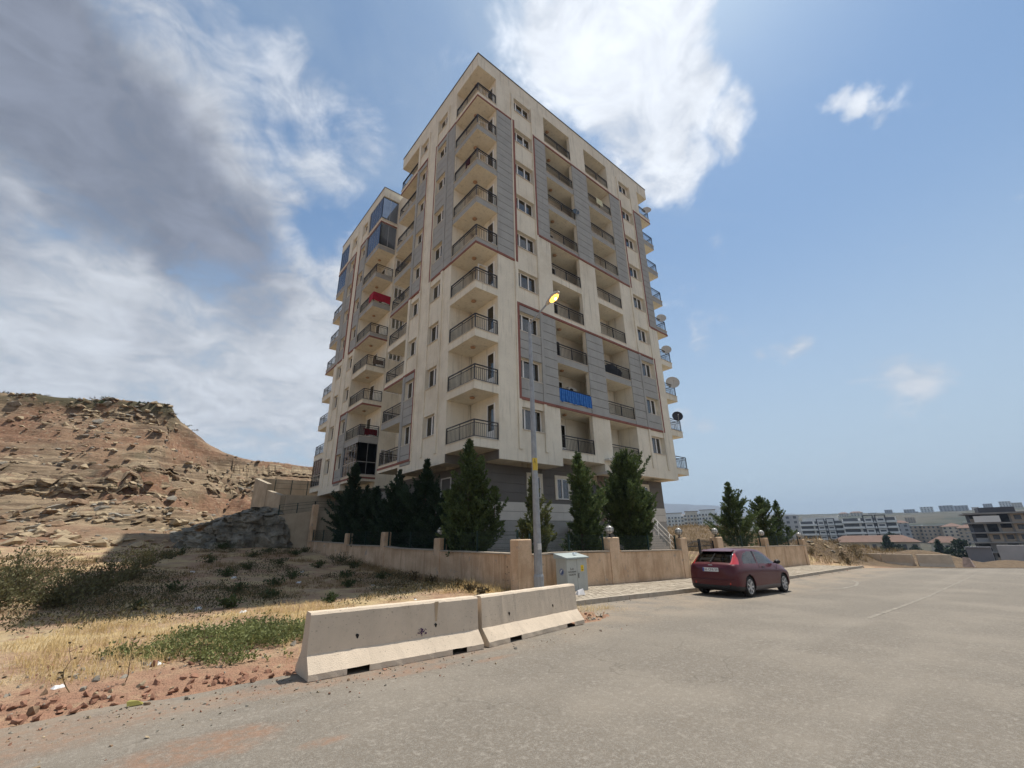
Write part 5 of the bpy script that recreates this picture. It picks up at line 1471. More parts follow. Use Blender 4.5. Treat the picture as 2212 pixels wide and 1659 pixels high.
    inst('lettering', text_mesh('06 CPA 59', .098, mat('plate_black', (.015, .015, .015), .6), .0006), po, (-2.1132, -.022, .790), (math.radians(90), 0, math.radians(-90)), (1.02, 1.08, 1))
    bd = MB().bar((-2.078, -.07, .93), (-2.078, .07, .93), .008, .02); bd.build('badge', alloy, root)
build_car()
# ------------------------------------------------------------------ things on the balconies
def dish(label, x, y, z, r, face, m_):
    root = thing('satellite_dish', label, 'satellite dish', (x, y, z), 0, 'satellite dishes on balcony railings')
    d = Vector(face).normalized(); q = d.to_track_quat('Z', 'Y').to_matrix()
    mb = MB(); rings = []
    for f in (0.02, .35, .65, .88, 1.0):
        n = len(mb.v); rings.append(n)
        for k in range(22): a = 2*math.pi*k/22; mb.v.append(tuple(q @ Vector((r*f*math.cos(a), r*f*math.sin(a), .16*r*f*f))+Vector((0, 0, .42))))
    for r0, r1 in zip(rings, rings[1:]):
        for k in range(22): mb.f.append((r0+k, r0+(k+1) % 22, r1+(k+1) % 22, r1+k)); mb.mi.append(0)
    mb.build('reflector', m_, root, smooth=True)
    ar = MB(); c = Vector((0, 0, .42)); ar.bar(c+q @ Vector((0, -r*.95, .12*r)), c+q @ Vector((0, -.1*r, r*.85)), .025); ar.bar(c+q @ Vector((0, -.1*r, r*.80)), c+q @ Vector((0, -.1*r, r*.98)), .07); ar.bar((0, 0, 0), c-d*.03, .04); ar.build('feed_arm', M_ALU, root)
cr = mat('dish_cream', (.50, .47, .42), .6, .06, 5); dk = mat('dish_dark', (.035, .035, .04), .6, .1, 5); bl = mat('dish_blue', (.07, .10, .13), .6, .1, 5)
zt = lambda k: zb(k)+SL+.92
fx = (-.72, -.62, .22)
dish('cream satellite dish on the topmost eastern corner balcony under the roof', BX+20.1, BY-.02, zt(8)-.30, .45, fx, cr)
dish('pale satellite dish on the eastern corner balcony at the lower end of the grey panels', BX+19.75, BY-.02, zt(4)-.25, .42, fx, cr)
dish('printed cream satellite dish on the eastern corner, one floor below the lowest grey balcony', BX+19.8, BY-.02, zt(3)-.25, .42, fx, cr)
dish('largest cream satellite dish with dark feed box on the eastern corner', BX+20.0, BY-.02, zt(2)-.2, .55, fx, cr)
dish('black satellite dish on the eastern corner balconies', BX+19.95, BY-.02, zt(1)-.1, .42, fx, dk)
dish('small dark blue dish at the end of a street front balcony railing', BX+9.2, BY-.12, zb(6)+SL+.35, .28, (-.3, -.9, .1), bl)
def cloth(name, label, cat, path, z1, h, m_, amp=.03, grp=None, sag=.05):
    """fabric hung over a railing along a path"""
    r = random.Random(len(label)); pts = []
    for a, b in zip(path, path[1:]):
        a, b = Vector((*a, 0)), Vector((*b, 0)); n = max(3, int((b-a).length/.06)); nr = Vector((-(b-a).y, (b-a).x, 0)).normalized()
        for i in range(n+(b == Vector((*path[-1], 0)))):
            t = i/n; pts.append((a.lerp(b, t), nr))
    o0 = Vector((pts[0][0].x, pts[0][0].y, z1-h)); mb = MB(); rows = 9
    for q in range(rows):
        f = q/(rows-1)
        for i, (p_, nr) in enumerate(pts):
            w = amp*(.25+f)*math.sin(i*.9+1.3*math.sin(i*.23)+f*.7); zz = z1-h*f*(1+sag*math.sin(i*.31+1)*f)
            v = p_+nr*w; mb.v.append(tuple(Vector((v.x, v.y, zz))-o0))
    n = len(pts)
    for q in range(rows-1):
        for i in range(n-1): mb.f.append((q*n+i, q*n+i+1, (q+1)*n+i+1, (q+1)*n+i)); mb.mi.append(0)
    o = mb.build(name, m_, smooth=True, loc=o0); sol = o.modifiers.new('thickness', 'SOLIDIFY'); sol.thickness = .008
    return tag(o, label, cat, grp)
def stripe_mat(name, a, b, sc):
    def f(k):
        w = k.op('SINE', k.op('MULTIPLY', k.x, sc)); c = k.mix(k.rng(w, -.2, .2), a, b); c = k.mix(k.rng(k.noise(6, 4, .6), .4, .6, 0, .4), c, tuple(q*.6 for q in a)); k.L.new(c, k.p.inputs['Base Color'])
    return node_mat(name, f)
X = lambda u: BX+u
Yb = lambda v: BY+v
cloth('tarpaulin', 'bright blue striped tarpaulin tied across a street front balcony railing', 'tarpaulin', [(X(6.3), Yb(-.03)), (X(9.24), Yb(-.03))], zt(1)-.08, .82, stripe_mat('blue_tarp', (.02, .10, .36), (.06, .20, .50), 34), .035)
cloth('crimson_cloth', 'crimson cloth wrapped round the corner railing of a rear block balcony', 'cloth', [(X(-.03), Yb(16.6)), (X(-.03), Yb(15.64)), (X(1.56), Yb(15.64))], zt(5)+.03, .80, mat('crimson_fabric', (.30, .015, .035), .9, .15, 4), .012)
cloth('dark_red_rug', 'dark red rug hanging inside a low balcony railing of the rear block', 'rug', [(X(.35), Yb(15.83)), (X(1.5), Yb(15.83))], zt(1)-.25, .5, mat('dark_red_fabric', (.13, .012, .018), .95, .15, 4), .02)
cloth('grey_screen_cloth', 'grey screening cloth on a low balcony corner of the rear block', 'cloth', [(X(.14), Yb(16.5)), (X(.14), Yb(15.83)), (X(.5), Yb(15.83))], zt(1)-.03, .85, mat('grey_fabric', (.22, .205, .19), .95, .1, 4), .012)
cloth('maroon_laundry', 'dark maroon garment thrown over the corner railing high on the street block', 'laundry', [(X(-.03), Yb(1.25)), (X(-.03), Yb(.55))], zt(6)-.25, .42, mat('maroon_fabric', (.05, .012, .018), .95, .15, 4), .05, sag=.35)
cloth('brown_rug', 'brown patterned rug over the railing of a rear block balcony', 'rug', [(X(.55), Yb(15.80)), (X(1.5), Yb(15.80))], zt(3)-.22, .42, mat('brown_fabric', (.17, .13, .10), .95, .3, 9), .02)
def lump(name, label, cat, loc, sc, m_, seed_=1):
    bm = bmesh.new(); bmesh.ops.create_icosphere(bm, subdivisions=3, radius=1)
    for v in bm.verts:
        n = mnoise.fractal(v.co*1.6+Vector((seed_*7, 0, 0)), 1, 2, 4); v.co *= 1+.28*n
        if v.co.z < -.55: v.co.z = -.55
        v.co.x *= sc[0]; v.co.y *= sc[1]; v.co.z = (v.co.z+.55)*sc[2]
    me = bpy.data.meshes.new(name); bm.to_mesh(me); bm.free(); me.materials.append(m_); me.polygons.foreach_set('use_smooth', [True]*len(me.polygons))
    o = bpy.data.objects.new(name, me); COL.objects.link(o); o.location = loc; return tag(o, label, cat)
lump('covered_goods', 'black covered heap behind a street front balcony railing', 'cover', (X(12.8), Yb(.75), zb(2)+SL), (1.05, .45, .78), mat('black_cover', (.015, .015, .018), .8, .2, 6), 2)
# air conditioner
def aircon():
    x, y, z = X(8.75), Yb(1.05), zb(1)+1.55
    root = thing('air_conditioner', 'white air conditioner unit inside the balcony with the blue tarpaulin', 'air conditioner', (x, y, z))
    w = .82; wm_ = mat('aircon_white', (.52, .51, .48), .5, .05, 5)
    MB().box(-w/2, w/2, 0, .3, 0, .56).build('casing', wm_, root)
    gr = MB()
    for i in range(5): gr.tube([(-.13+(.04+.038*i)*math.cos(t), -.008, .28+(.04+.038*i)*math.sin(t)) for t in [2*math.pi*k/18 for k in range(19)]], .006, 4, caps=False)
    gr.build('fan_grille', M_BLACK, root)
    fb = MB(); fb.tube([(-.13, -.002, .28), (-.13, .002, .28)], .215, 20); fb.build('fan_opening', M_HOLE, root)
    bk = MB(); bk.box(-w/2, w/2, .05, .09, -.05, 0); bk.box(-.3, -.26, .0, .53, -.05, 0); bk.box(.26, .3, 0, .53, -.05, 0); bk.build('bracket', M_ALU, root)
aircon()
# banner
bn = thing('banner', 'cream banner with faint lettering tied to an upper street front railing', 'banner', (X(12.1), Yb(-.05), zb(7)+SL+.36))
MB().box(0, .80, -.012, 0, 0, .58).build('banner_sheet', mat('banner_cream', (.62, .58, .40), .8, .08, 6), bn)
gm = mat('banner_green', (.34, .42, .27), .8)
st_ = MB()
for z_, x0_, x1_, h_ in ((.47, .08, .30, .035), (.47, .36, .72, .03), (.36, .10, .22, .05), (.35, .28, .60, .05), (.24, .14, .70, .035), (.15, .10, .44, .03), (.13, .52, .73, .05)):
    st_.poly([(x0_, -.0135, z_), (x1_, -.0135, z_-.012), (x1_, -.0135, z_+h_-.012), (x0_, -.0135, z_+h_)])
st_.build('faded_print', gm, bn)

# ------------------------------------------------------------------ small things on the ground
def _sack(k):
    c = k.mix(k.rng(k.noise(14, 4, .6), .35, .65), (.19, .135, .09), (.34, .26, .18)); k.L.new(c, k.p.inputs['Base Color']); k.bump(k.noise(70, 2, .5), .5, .01)
sk = lump('cement_sack', 'brown rubble sack slumped at the end of the concrete barriers', 'sack', (8.75, 8.35, float(zr(8.6))-.02), (.17, .15, .30), node_mat('sacking', _sack), 5)
bt = MB(); bt.hexa([(-.16, -.05, 0), (.12, -.08, .01), (.13, .06, 0), (-.15, .09, 0), (-.13, -.04, .10), (.10, -.05, .07), (.10, .05, .075), (-.12, .07, .095)])
bt.hexa([(-.05, -.06, .095), (.09, -.07, .075), (.09, .04, .075), (-.05, .05, .1), (-.04, -.05, .16), (.07, -.06, .13), (.08, .03, .13), (-.04, .04, .165)])
b_ = bt.build('broken_blocks', mat('broken_concrete', (.40, .34, .27), .95, .2, 8, bump=.4), loc=(8.72, 8.36, float(zr(8.6))+.36)); tag(b_, 'broken pale block fragments lying on top of the rubble sack', 'rubble')
b_.rotation_euler = (.18, .55, .4)
pb = MB(); pb.hexa([(-.16, -.09, 0), (.14, -.10, 0), (.17, .09, 0), (-.10, .10, 0), (-.09, -.03, .13), (.12, -.04, .17), (.13, .03, .15), (-.06, .04, .12)])
o = pb.build('paper_bag', mat('white_paper', (.66, .64, .63), .7, .06, 12), loc=(10.5, 9.55, float(zr(10.5))+.115)); tag(o, 'crumpled white paper bag on the paving in front of the cabinet', 'litter')
tp = MB(); tp.hexa([(-.08, -.05, 0), (.09, -.04, 0), (.07, .06, 0), (-.07, .06, 0), (-.05, -.02, .05), (.05, -.02, .06), (.04, .03, .05), (-.04, .03, .055)])
o = tp.build('plastic_bag', mat('bag_blue_white', (.50, .56, .60), .4, .1, 15), loc=(11.55, 10.62, 1.075-.02)); tag(o, 'crumpled clear plastic bag lying on the cabinet lid', 'litter')
o.location.z = 1.0
# ------------------------------------------------------------------ vegetation
def leaf_mat(name, dark, light, trans=.25, rough=.7):
    M = bpy.data.materials.new(name); M.use_nodes = True; nt = M.node_tree; N, L = nt.nodes, nt.links
    p = N['Principled BSDF']; p.inputs['Roughness'].default_value = rough; p.inputs['Specular IOR Level'].default_value = .25
    g = N.new('ShaderNodeNewGeometry'); mx = N.new('ShaderNodeMix'); mx.data_type = 'RGBA'
    n = N.new('ShaderNodeTexNoise'); n.inputs['Scale'].default_value = 1.6; n.inputs['Detail'].default_value = 4; L.new(g.outputs['Position'], n.inputs[0])
    a = N.new('ShaderNodeMath'); a.operation = 'MULTIPLY_ADD'; L.new(n.outputs[0], a.inputs[0]); a.inputs[1].default_value = 1.6; a.inputs[2].default_value = -.55
    b = N.new('ShaderNodeMath'); b.operation = 'MULTIPLY_ADD'; L.new(g.outputs['Random Per Island'], b.inputs[0]); b.inputs[1].default_value = .6; L.new(a.outputs[0], b.inputs[2]); b.use_clamp = True
    L.new(b.outputs[0], mx.inputs[0]); mx.inputs[6].default_value = (*dark, 1); mx.inputs[7].default_value = (*light, 1)
    L.new(mx.outputs[2], p.inputs['Base Color'])
    tr = N.new('ShaderNodeBsdfTranslucent'); L.new(mx.outputs[2], tr.inputs[0]); ms = N.new('ShaderNodeMixShader'); ms.inputs[0].default_value = trans
    L.new(p.outputs[0], ms.inputs[1]); L.new(tr.outputs[0], ms.inputs[2]); L.new(ms.outputs[0], N['Material Output'].inputs[0])
    MATS[name] = M; return M
M_CONIFER = leaf_mat('conifer_foliage', (.026, .048, .022), (.135, .18, .062), .25)
M_CONIFER2 = leaf_mat('conifer_foliage_olive', (.045, .058, .024), (.15, .165, .06), .22)
M_CONIFER3 = leaf_mat('conifer_foliage_deep', (.014, .028, .018), (.045, .075, .038), .14)
M_BARK = mat('bark', (.10, .065, .045), .95, .3, 12, bump=.5)
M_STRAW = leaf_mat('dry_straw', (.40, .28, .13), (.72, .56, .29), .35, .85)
M_STRAW2 = leaf_mat('brown_and_shaded_grass', (.13, .09, .045), (.33, .235, .115), .2, .85)
M_WEED = leaf_mat('green_weed', (.075, .09, .035), (.25, .27, .10), .3)
M_DWEED = leaf_mat('dark_weed', (.025, .045, .018), (.075, .10, .035), .2)
M_SHRUB = leaf_mat('olive_shrub', (.06, .058, .028), (.165, .155, .07), .25)
M_SCRUB2 = leaf_mat('shade_weed', (.045, .045, .022), (.12, .105, .05), .15)
M_SCRUB = leaf_mat('dry_scrub', (.06, .048, .028), (.17, .125, .06), .15)

class Leaves:
    def __init__(s): s.v = []; s.f = []
    def blade(s, p, d, side, l, w):
        """elongated rhombus"""
        n = len(s.v); m_ = p+d*l*.45
        s.v += [p, m_+side*w, p+d*l, m_-side*w]; s.f.append((n, n+1, n+2, n+3))
    def build(s, name, material, parent, loc=None):
        me = bpy.data.meshes.new(name); me.from_pydata([tuple(v) for v in s.v], [], s.f); me.materials.append(material); me.update()
        o = bpy.data.objects.new(name, me); COL.objects.link(o); o.parent = parent
        if loc: o.location = loc
        return o
def rvec(r): 
    while True:
        v = Vector((r.uniform(-1, 1), r.uniform(-1, 1), r.uniform(-1, 1)))
        if .05 < v.length < 1: return v.normalized()

def conifer(label, x, y, ztop, rad, leaders, material, seed_, base_h=.35, dens=1.0, shape='cone', low_r=1.0):
    """leaders: list of (dx, dy, height fraction). Foliage sprays spread along many rising branches"""
    r = random.Random(seed_); zg = gz1(x, y)
    root = thing('conifer', label, 'tree', (x, y, zg), 0, 'conifers in the garden of the apartment block')
    H = ztop-zg; tk = MB(); lv = Leaves()
    for q, (dx, dy, hf) in enumerate(leaders):
        h = H*hf; n = 7; pts = []; rr_ = []
        for i in range(n+1):
            t = i/n; pts.append((dx*min(1, t*1.6)+r.uniform(-.03, .03), dy*min(1, t*1.6)+r.uniform(-.03, .03), -.25+t*(h+.25)*.97)); rr_.append(max(.006, .035*H**.5*(1-t*.95)*(1 if q == 0 else .7)))
        tk.tube(pts, rr_, 7)
        nb = int(135*dens*(hf**1.3)*(1 if q == 0 else .65))
        lobes = [(r.uniform(0, 6.28), r.uniform(.15, .85), r.uniform(.15, .5)) for _ in range(9)]
        for b in range(nb):
            u = r.random()**.85; zb_ = base_h+u*(h-base_h)*.985
            prof = (1-u)**.80 if shape == 'cone' else (math.sin(math.pi*min(1, (u*.80+.20)))**.65)*(1-.25*u)
            if u < .14: prof *= .72+2.0*u
            a = r.uniform(0, 6.28318); lob = 1.0
            for la, lu, lw in lobes: lob += lw*math.exp(-((math.cos(a-la)-1)*2.2)**2-((u-lu)/.12)**2)-.05
            L_ = rad*low_r*prof*max(.45, lob)*r.uniform(.55, 1.12)*(1 if q == 0 else .72)+.08
            o = Vector((dx*min(1, u*1.6), dy*min(1, u*1.6), zb_)); el = r.uniform(.12, .62)+.5*u
            d = Vector((math.cos(a)*math.cos(el), math.sin(a)*math.cos(el), math.sin(el)))
            ns = max(5, int(L_/.030*dens**.3)); 
            curve = r.uniform(.05, .35)*L_
            if b % 4 == 0 and L_ > .35: tk.tube([o, o+d*L_*.5, o+d*L_*.85+Vector((0, 0, curve*.4))], [.014, .009, .004], 4, caps=False)
            for i in range(ns):
                t = (.22+.78*(i+r.random())/ns); p = o+d*L_*t+Vector((0, 0, curve*t*t))
                sd = d.cross(Vector((0, 0, 1))).normalized(); off = (1-t*.70)*.19*min(1.0, L_)
                p = p+sd*r.uniform(-off, off)+Vector((0, 0, r.uniform(-off, off)*.6))
                for k in range(3):
                    dd = (d*.75+rvec(r)*.75+Vector((0, 0, .30))).normalized(); s2 = dd.cross(rvec(r)).normalized(); ll = r.uniform(.09, .19)
                    lv.blade(p, dd, s2, ll, ll*.17)
        # feathery leading shoot
        for i in range(46):
            t = i/46; p = Vector((dx, dy, h*(.86+.14*t))); a = r.uniform(0, 6.28); ll = (.30*(1-t)+.07)
            dd = Vector((math.cos(a)*.7, math.sin(a)*.7, .75)).normalized(); lv.blade(p, dd, dd.cross(Vector((math.sin(a), -math.cos(a), .1))).normalized(), ll, .022)
    tk.build('trunk', M_BARK, root, smooth=True); lv.build('crown', material, root)
    return root
conifer('tall conifer in front of the corner balcony, tip reaching the lowest balcony', 10.95, 16.15, 5.82, 1.75, [(0, 0, 1), (.5, -.25, .87), (1.0, -.6, .62), (-.4, .5, .66)], M_CONIFER, 1, .0, 1.8, low_r=1.15)
conifer('thin sparse olive conifer behind the street lamp pole', 12.0, 13.1, 3.95, 1.15, [(0, 0, 1), (.55, -.2, .6), (-.5, .1, .55)], M_CONIFER2, 2, .0, .95)
conifer('narrow spired conifer left of the entrance stair', 14.75, 13.0, 5.15, 1.6, [(0, 0, 1), (.55, .1, .70), (-.3, -.2, .6)], M_CONIFER, 3, .0, 2.0)
conifer('broad bushy conifer with a rounded crown beside the entrance stair', 19.3, 13.7, 5.35, 2.05, [(-.40, 0, 1.03), (.45, .1, .92), (1.2, -.1, .72)], M_CONIFER, 4, .45, 2.5, 'round')
conifer('pointed conifer beyond the gate with a star like tip', 31.6, 14.0, 4.9, 2.6, [(0, 0, 1)], M_CONIFER, 5, .1, 1.55)
conifer('twin topped conifer beyond the gate, right of the pointed one', 36.6, 14.0, 4.15, 2.1, [(0, 0, 1), (1.6, -.5, .93), (2.4, -.7, .45)], M_CONIFER, 6, .1, 1.25)
conifer('dark conifer at the hill end of the side wall, widest at its foot', 11.3, 31.2, 6.85, 2.6, [(0, 0, 1), (.1, 1.7, .74), (.1, -2.2, .72)], M_CONIFER3, 7, .0, 2.0)
conifer('dark shorter conifer between the widest conifer and the leaning one', 11.35, 27.2, 4.75, 2.2, [(0, 0, 1), (0, -1.2, .8)], M_CONIFER3, 8, .0, 1.6)
conifer('dark conifer with a thin drooping tip behind the side wall', 11.3, 23.9, 5.4, 2.2, [(0, 0, 1), (0, .9, .75), (0, -1.0, .7)], M_CONIFER3, 9, .0, 1.7)
conifer('dark conifer beside the lamp pillar, level with the bottom of the building overhang', 11.25, 20.6, 5.55, 2.1, [(0, 0, 1), (0, -1.1, .72), (0, .8, .8)], M_CONIFER3, 10, .0, 1.8)
conifer('low dark conifer bush close against the side wall fence', 11.2, 18.4, 3.7, 1.6, [(0, 0, 1)], M_CONIFER3, 11, .0, 1.3)

def shrub(name, label, x, y, h, w, material, seed_, n=420, grp=None, ll=(.05, .12), stemm=M_BARK):
    r = random.Random(seed_); root = thing(name, label, 'shrub', (x, y, gz1(x, y)-.02), 0, grp); lv = Leaves(); st = MB()
    k = max(7, int(n/22))
    for s_ in range(k):
        a = r.uniform(0, 6.28); sp = r.uniform(.0, 1)**.7; d = Vector((math.cos(a)*sp*w, math.sin(a)*sp*w, h*r.uniform(.55, 1)*(1-.45*sp)))
        if s_ % 2 == 0: st.tube([(0, 0, 0), d*.5+Vector((0, 0, .05)), d], [.009, .006, .002], 4, caps=False)
        for i in range(n//k):
            t = r.uniform(.15, 1.02); p = d*t+Vector((r.gauss(0, .07), r.gauss(0, .07), r.gauss(0, .05)))*min(1, h*1.2); p.z = max(.0, p.z)
            dd = (d.normalized()*.5+rvec(r)*.8+Vector((0, 0, .3))).normalized(); l_ = r.uniform(*ll); lv.blade(p, dd, dd.cross(rvec(r)).normalized(), l_, l_*.2)
    st.build('stem', stemm, root); lv.build('foliage', material, root); return root
# tall straggly bushes at the western end of the lot
bs = [(-2.6, 17.0, 1.35, 1.6, 3200), (-1.2, 17.4, 1.0, 1.3, 2300), (-.55, 19.6, 1.25, 1.2, 1900), (-2.6, 20.6, 1.7, 1.6, 2800), (.15, 22.4, 1.15, .9, 1100), (.55, 26.6, 1.3, 1.3, 1700), (-4.2, 18.4, 1.5, 1.4, 2200)]  # the bush below the rocks is placed to cover a sunlit patch
lb = ['straggly olive bush at the sunny grass margin, lowest of the western thicket', 'bright green edged bush beside the dry grass in the western thicket', 'leggy olive bush in the middle of the western thicket', 'dense olive bush at the back of the western thicket', 'upright thin bush at the inner edge of the western thicket', 'tall wispy bush added over a sunlit patch below the rocks', 'olive bush at the outer end of the western thicket']
for i, (x, y, h, w, n) in enumerate(bs): shrub('olive_bush', lb[i], x, y, h, w, M_SHRUB, 50+i, n, 'bushes of the western thicket', (.05, .13))
r_ = random.Random(99)
spots = [(2.2, 14.2, .5), (3.5, 15.8, .45), (4.6, 13.6, .35), (2.9, 17.7, .55), (4.3, 18.8, .6), (6.4, 17.2, .45), (5.3, 20.6, .6), (7.3, 20.0, .5), (8.6, 19.2, .45), (8.9, 23.6, .75), (9.2, 26.4, .9), (7.4, 24.4, .6), (6.1, 26.5, .6), (4.4, 24.6, .55), (3.2, 22.2, .6), (5.4, 30.2, .7), (7.8, 30.4, .6), (3.1, 27.9, .7), (1.6, 30.4, .6), (.4, 15.3, .35), (1.3, 19.0, .5), (2.2, 32.5, .8), (9.0, 32.8, .6), (6.8, 33.2, .5)]
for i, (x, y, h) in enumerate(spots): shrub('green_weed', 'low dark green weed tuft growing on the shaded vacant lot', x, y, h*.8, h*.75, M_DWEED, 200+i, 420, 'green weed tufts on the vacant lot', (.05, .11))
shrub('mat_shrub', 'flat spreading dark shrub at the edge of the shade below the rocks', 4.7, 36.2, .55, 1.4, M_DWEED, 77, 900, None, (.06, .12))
ds = [(9.1, 14.0, .35), (9.3, 16.2, .45), (8.7, 12.7, .3), (9.4, 18.0, .5), (8.6, 11.9, .3), (39.3, 10.2, .8), (40.5, 9.6, .9), (42.0, 10.2, .8), (38.2, 11.8, .6), (43.6, 11.6, .7), (37.6, 9.6, .5)]
for i, (x, y, h) in enumerate(ds):
    shrub('dry_bush', 'dry brown weed bush along the foot of the side wall' if x < 20 else 'dry brown weed bush on the spoil heap east of the wall', x, y, h, h*.7, M_SCRUB, 300+i, 260, 'dry bushes by the side wall' if x < 20 else 'dry bushes on the spoil heap', (.06, .14))
# scrub on the hill
k = 0
for i in range(700):
    x = r_.uniform(-34, 7); y = r_.uniform(44, 84)
    z = gz1(x, y); nz = float(vnoise(np.array([x*.09+3]), np.array([y*.09]))[0])
    if not ((z > 17.3 and r_.random() < .75) or (nz > .20 and r_.random() < .3)): continue
    shrub('hill_scrub', 'low dark scrub bush on the bare hillside', x, y, r_.uniform(.22, .42), r_.uniform(.7, 1.5), M_SCRUB if r_.random() < .7 else M_DWEED, 400+i, 240, 'scrub bushes on the hillside', (.10, .20)); k += 1
    if k > 200: break

# ---- dry grass, one mass
def grass():
    r = random.Random(5); v = []; f = []; N_ = 0
    def tuft(x, y, h, n, sp=.05, w=.0032):
        z = gz1(x, y)
        for _ in range(n):
            a = r.uniform(0, 6.28); le = r.uniform(.2, 1.5); hh = h*r.uniform(.4, 1.2); px, py = x+r.gauss(0, sp), y+r.gauss(0, sp)
            c, s = math.cos(a), math.sin(a); k = len(v)
            mx_, my_, mz_ = px+c*le*hh*.40, py+s*le*hh*.40, z+hh*.68
            v.extend([(px-s*w, py+c*w, z-.01), (px+s*w, py-c*w, z-.01), (mx_+s*w*.6, my_-c*w*.6, mz_), (mx_-s*w*.6, my_+c*w*.6, mz_), (px+c*le*hh, py+s*le*hh, z+hh*.9)]); f.append((k, k+1, k+2, k+3)); f.append((k+3, k+2, k+4))
    for i in range(15000):
        x = r.uniform(-12, 9.8); y = 7.7+(r.random()**1.6)*27
        n = float(fbm(np.array([x*.55+9]), np.array([y*.55+4]), 3)[0]); thr = -.02 if 9.8 < y < 15.0 else .12
        if y < 10.6 and x < 3.0: thr = .24
        if n < thr: continue
        tuft(x, y, r.uniform(.05, .15)*(1.5 if n > .22 else 1), 9, .09, .0020+.00022*y)
    for i in range(900):                                    # strip along the foot of the side wall and barrier
        x = r.uniform(2, 9.9); y = r.uniform(7.1, 9.4)
        if r.random() < .5: tuft(x, y, r.uniform(.06, .16), 5)
    for i in range(700): tuft(9.9-abs(r.gauss(0, .4)), r.uniform(11.6, 26), r.uniform(.12, .38), 6, .07, .005)
    for i in range(1100): tuft(r.uniform(9.2, 36), 11.36-abs(r.gauss(0, .06)), r.uniform(.03, .08), 2)
    n_west = len(f)
    for i in range(5200):                                   # east
        x = r.uniform(36.6, 62); y = r.uniform(9.2, 34)
        tuft(x, y, r.uniform(.2, .55), 4, .18, .013)
    me = bpy.data.meshes.new('dry_grass'); me.from_pydata(v, [], f); me.materials.append(M_STRAW); me.materials.append(M_STRAW2); me.polygons.foreach_set('material_index', [0 if (q < n_west and v[f[q][0]][1] < 14.6) else 1 for q in range(len(f))])  # lot grass within the block's shadow takes the darker brown as painted shade
    o = bpy.data.objects.new('dry_grass', me); COL.objects.link(o); tag(o, 'dry straw coloured grass covering the vacant lot', 'grass', kind='stuff')
    # leafy green patch by the barrier
    v = []; f = []; lv = Leaves()
    for i in range(5200):
        a = r.uniform(0, 6.28); q = r.random()**.6; x = 1.75+math.cos(a)*q*1.45-.1*math.sin(a)-.25*(1-math.cos(a))*q; y = 9.1+math.sin(a)*q*1.75
        if x > 2.2 and y < 6.9: continue
        nn = float(fbm(np.array([x*1.6]), np.array([y*1.6]), 3)[0])
        if nn < -.10+.30*q**2: continue
        edge_ = 1-q; h = (.08+.34*edge_+.25*max(0, nn))*r.uniform(.4, 1.1)
        z = gz1(x, y); p = Vector((x, y, z)); d = Vector((r.gauss(0, .5), r.gauss(0, .5), 1)).normalized()
        for j in range(5):
            t = r.uniform(.2, 1); dd = (rvec(r)+Vector((0, 0, .4))).normalized(); l_ = r.uniform(.025, .06); lv.blade(p+d*h*t, dd, dd.cross(rvec(r)).normalized(), l_, l_*.28)
    o = lv.build('green_groundcover', M_WEED, None); tag(o, 'leafy green weed patch beside the end of the concrete barrier', 'weeds', kind='stuff')
    lv = Leaves()
    for i in range(7500):
        x = r.uniform(-3, 9.7); y = r.uniform(12.6, 36)
        n = float(fbm(np.array([x*.4+21]), np.array([y*.4+14]), 3)[0])
        if n < .09: continue
        z = gz1(x, y); p = Vector((x, y, z))
        for j in range(9):
            dd = (rvec(r)+Vector((0, 0, .9))).normalized(); l_ = r.uniform(.035, .10); q = p+Vector((r.gauss(0, .13), r.gauss(0, .13), r.uniform(0, .04+.9*max(0, n-.05)))); lv.blade(q, dd, dd.cross(rvec(r)).normalized(), l_, l_*.16)
    o = lv.build('weed_cover', M_SCRUB2, None); tag(o, 'thin brown green weed cover on the shaded part of the lot', 'weeds', kind='stuff')
    # a few dry stalks in front
    for i, (x, y, h) in enumerate([(1.02, 8.0, .55), (-.2, 7.6, .45), (.25, 7.7, .5), (3.1, 11.2, .6), (8.9, 11.0, .9)]):
        st = MB(); pts = [Vector((0, 0, -.03))]
        for k_ in range(5): pts.append(pts[-1]+Vector((r.gauss(0, .03), r.gauss(0, .03), h/5)))
        st.tube(pts, [.005, .005, .004, .003, .003, .002], 4)
        for k_ in range(7):
            p = pts[r.randrange(2, 6)]; d = Vector((r.gauss(0, 1), r.gauss(0, 1), .7)).normalized(); st.tube([p, p+d*r.uniform(.06, .14)], [.003, .001], 4, caps=False)
            st.box(*(lambda e: (e.x-.012, e.x+.012, e.y-.012, e.y+.012, e.z-.008, e.z+.008))(p+d*.1))
        o = st.build('dry_stalk', M_SCRUB, loc=(x, y, gz1(x, y))); tag(o, 'dead dry weed stalk standing alone at the lot margin', 'weed', 'dead weed stalks')
grass()

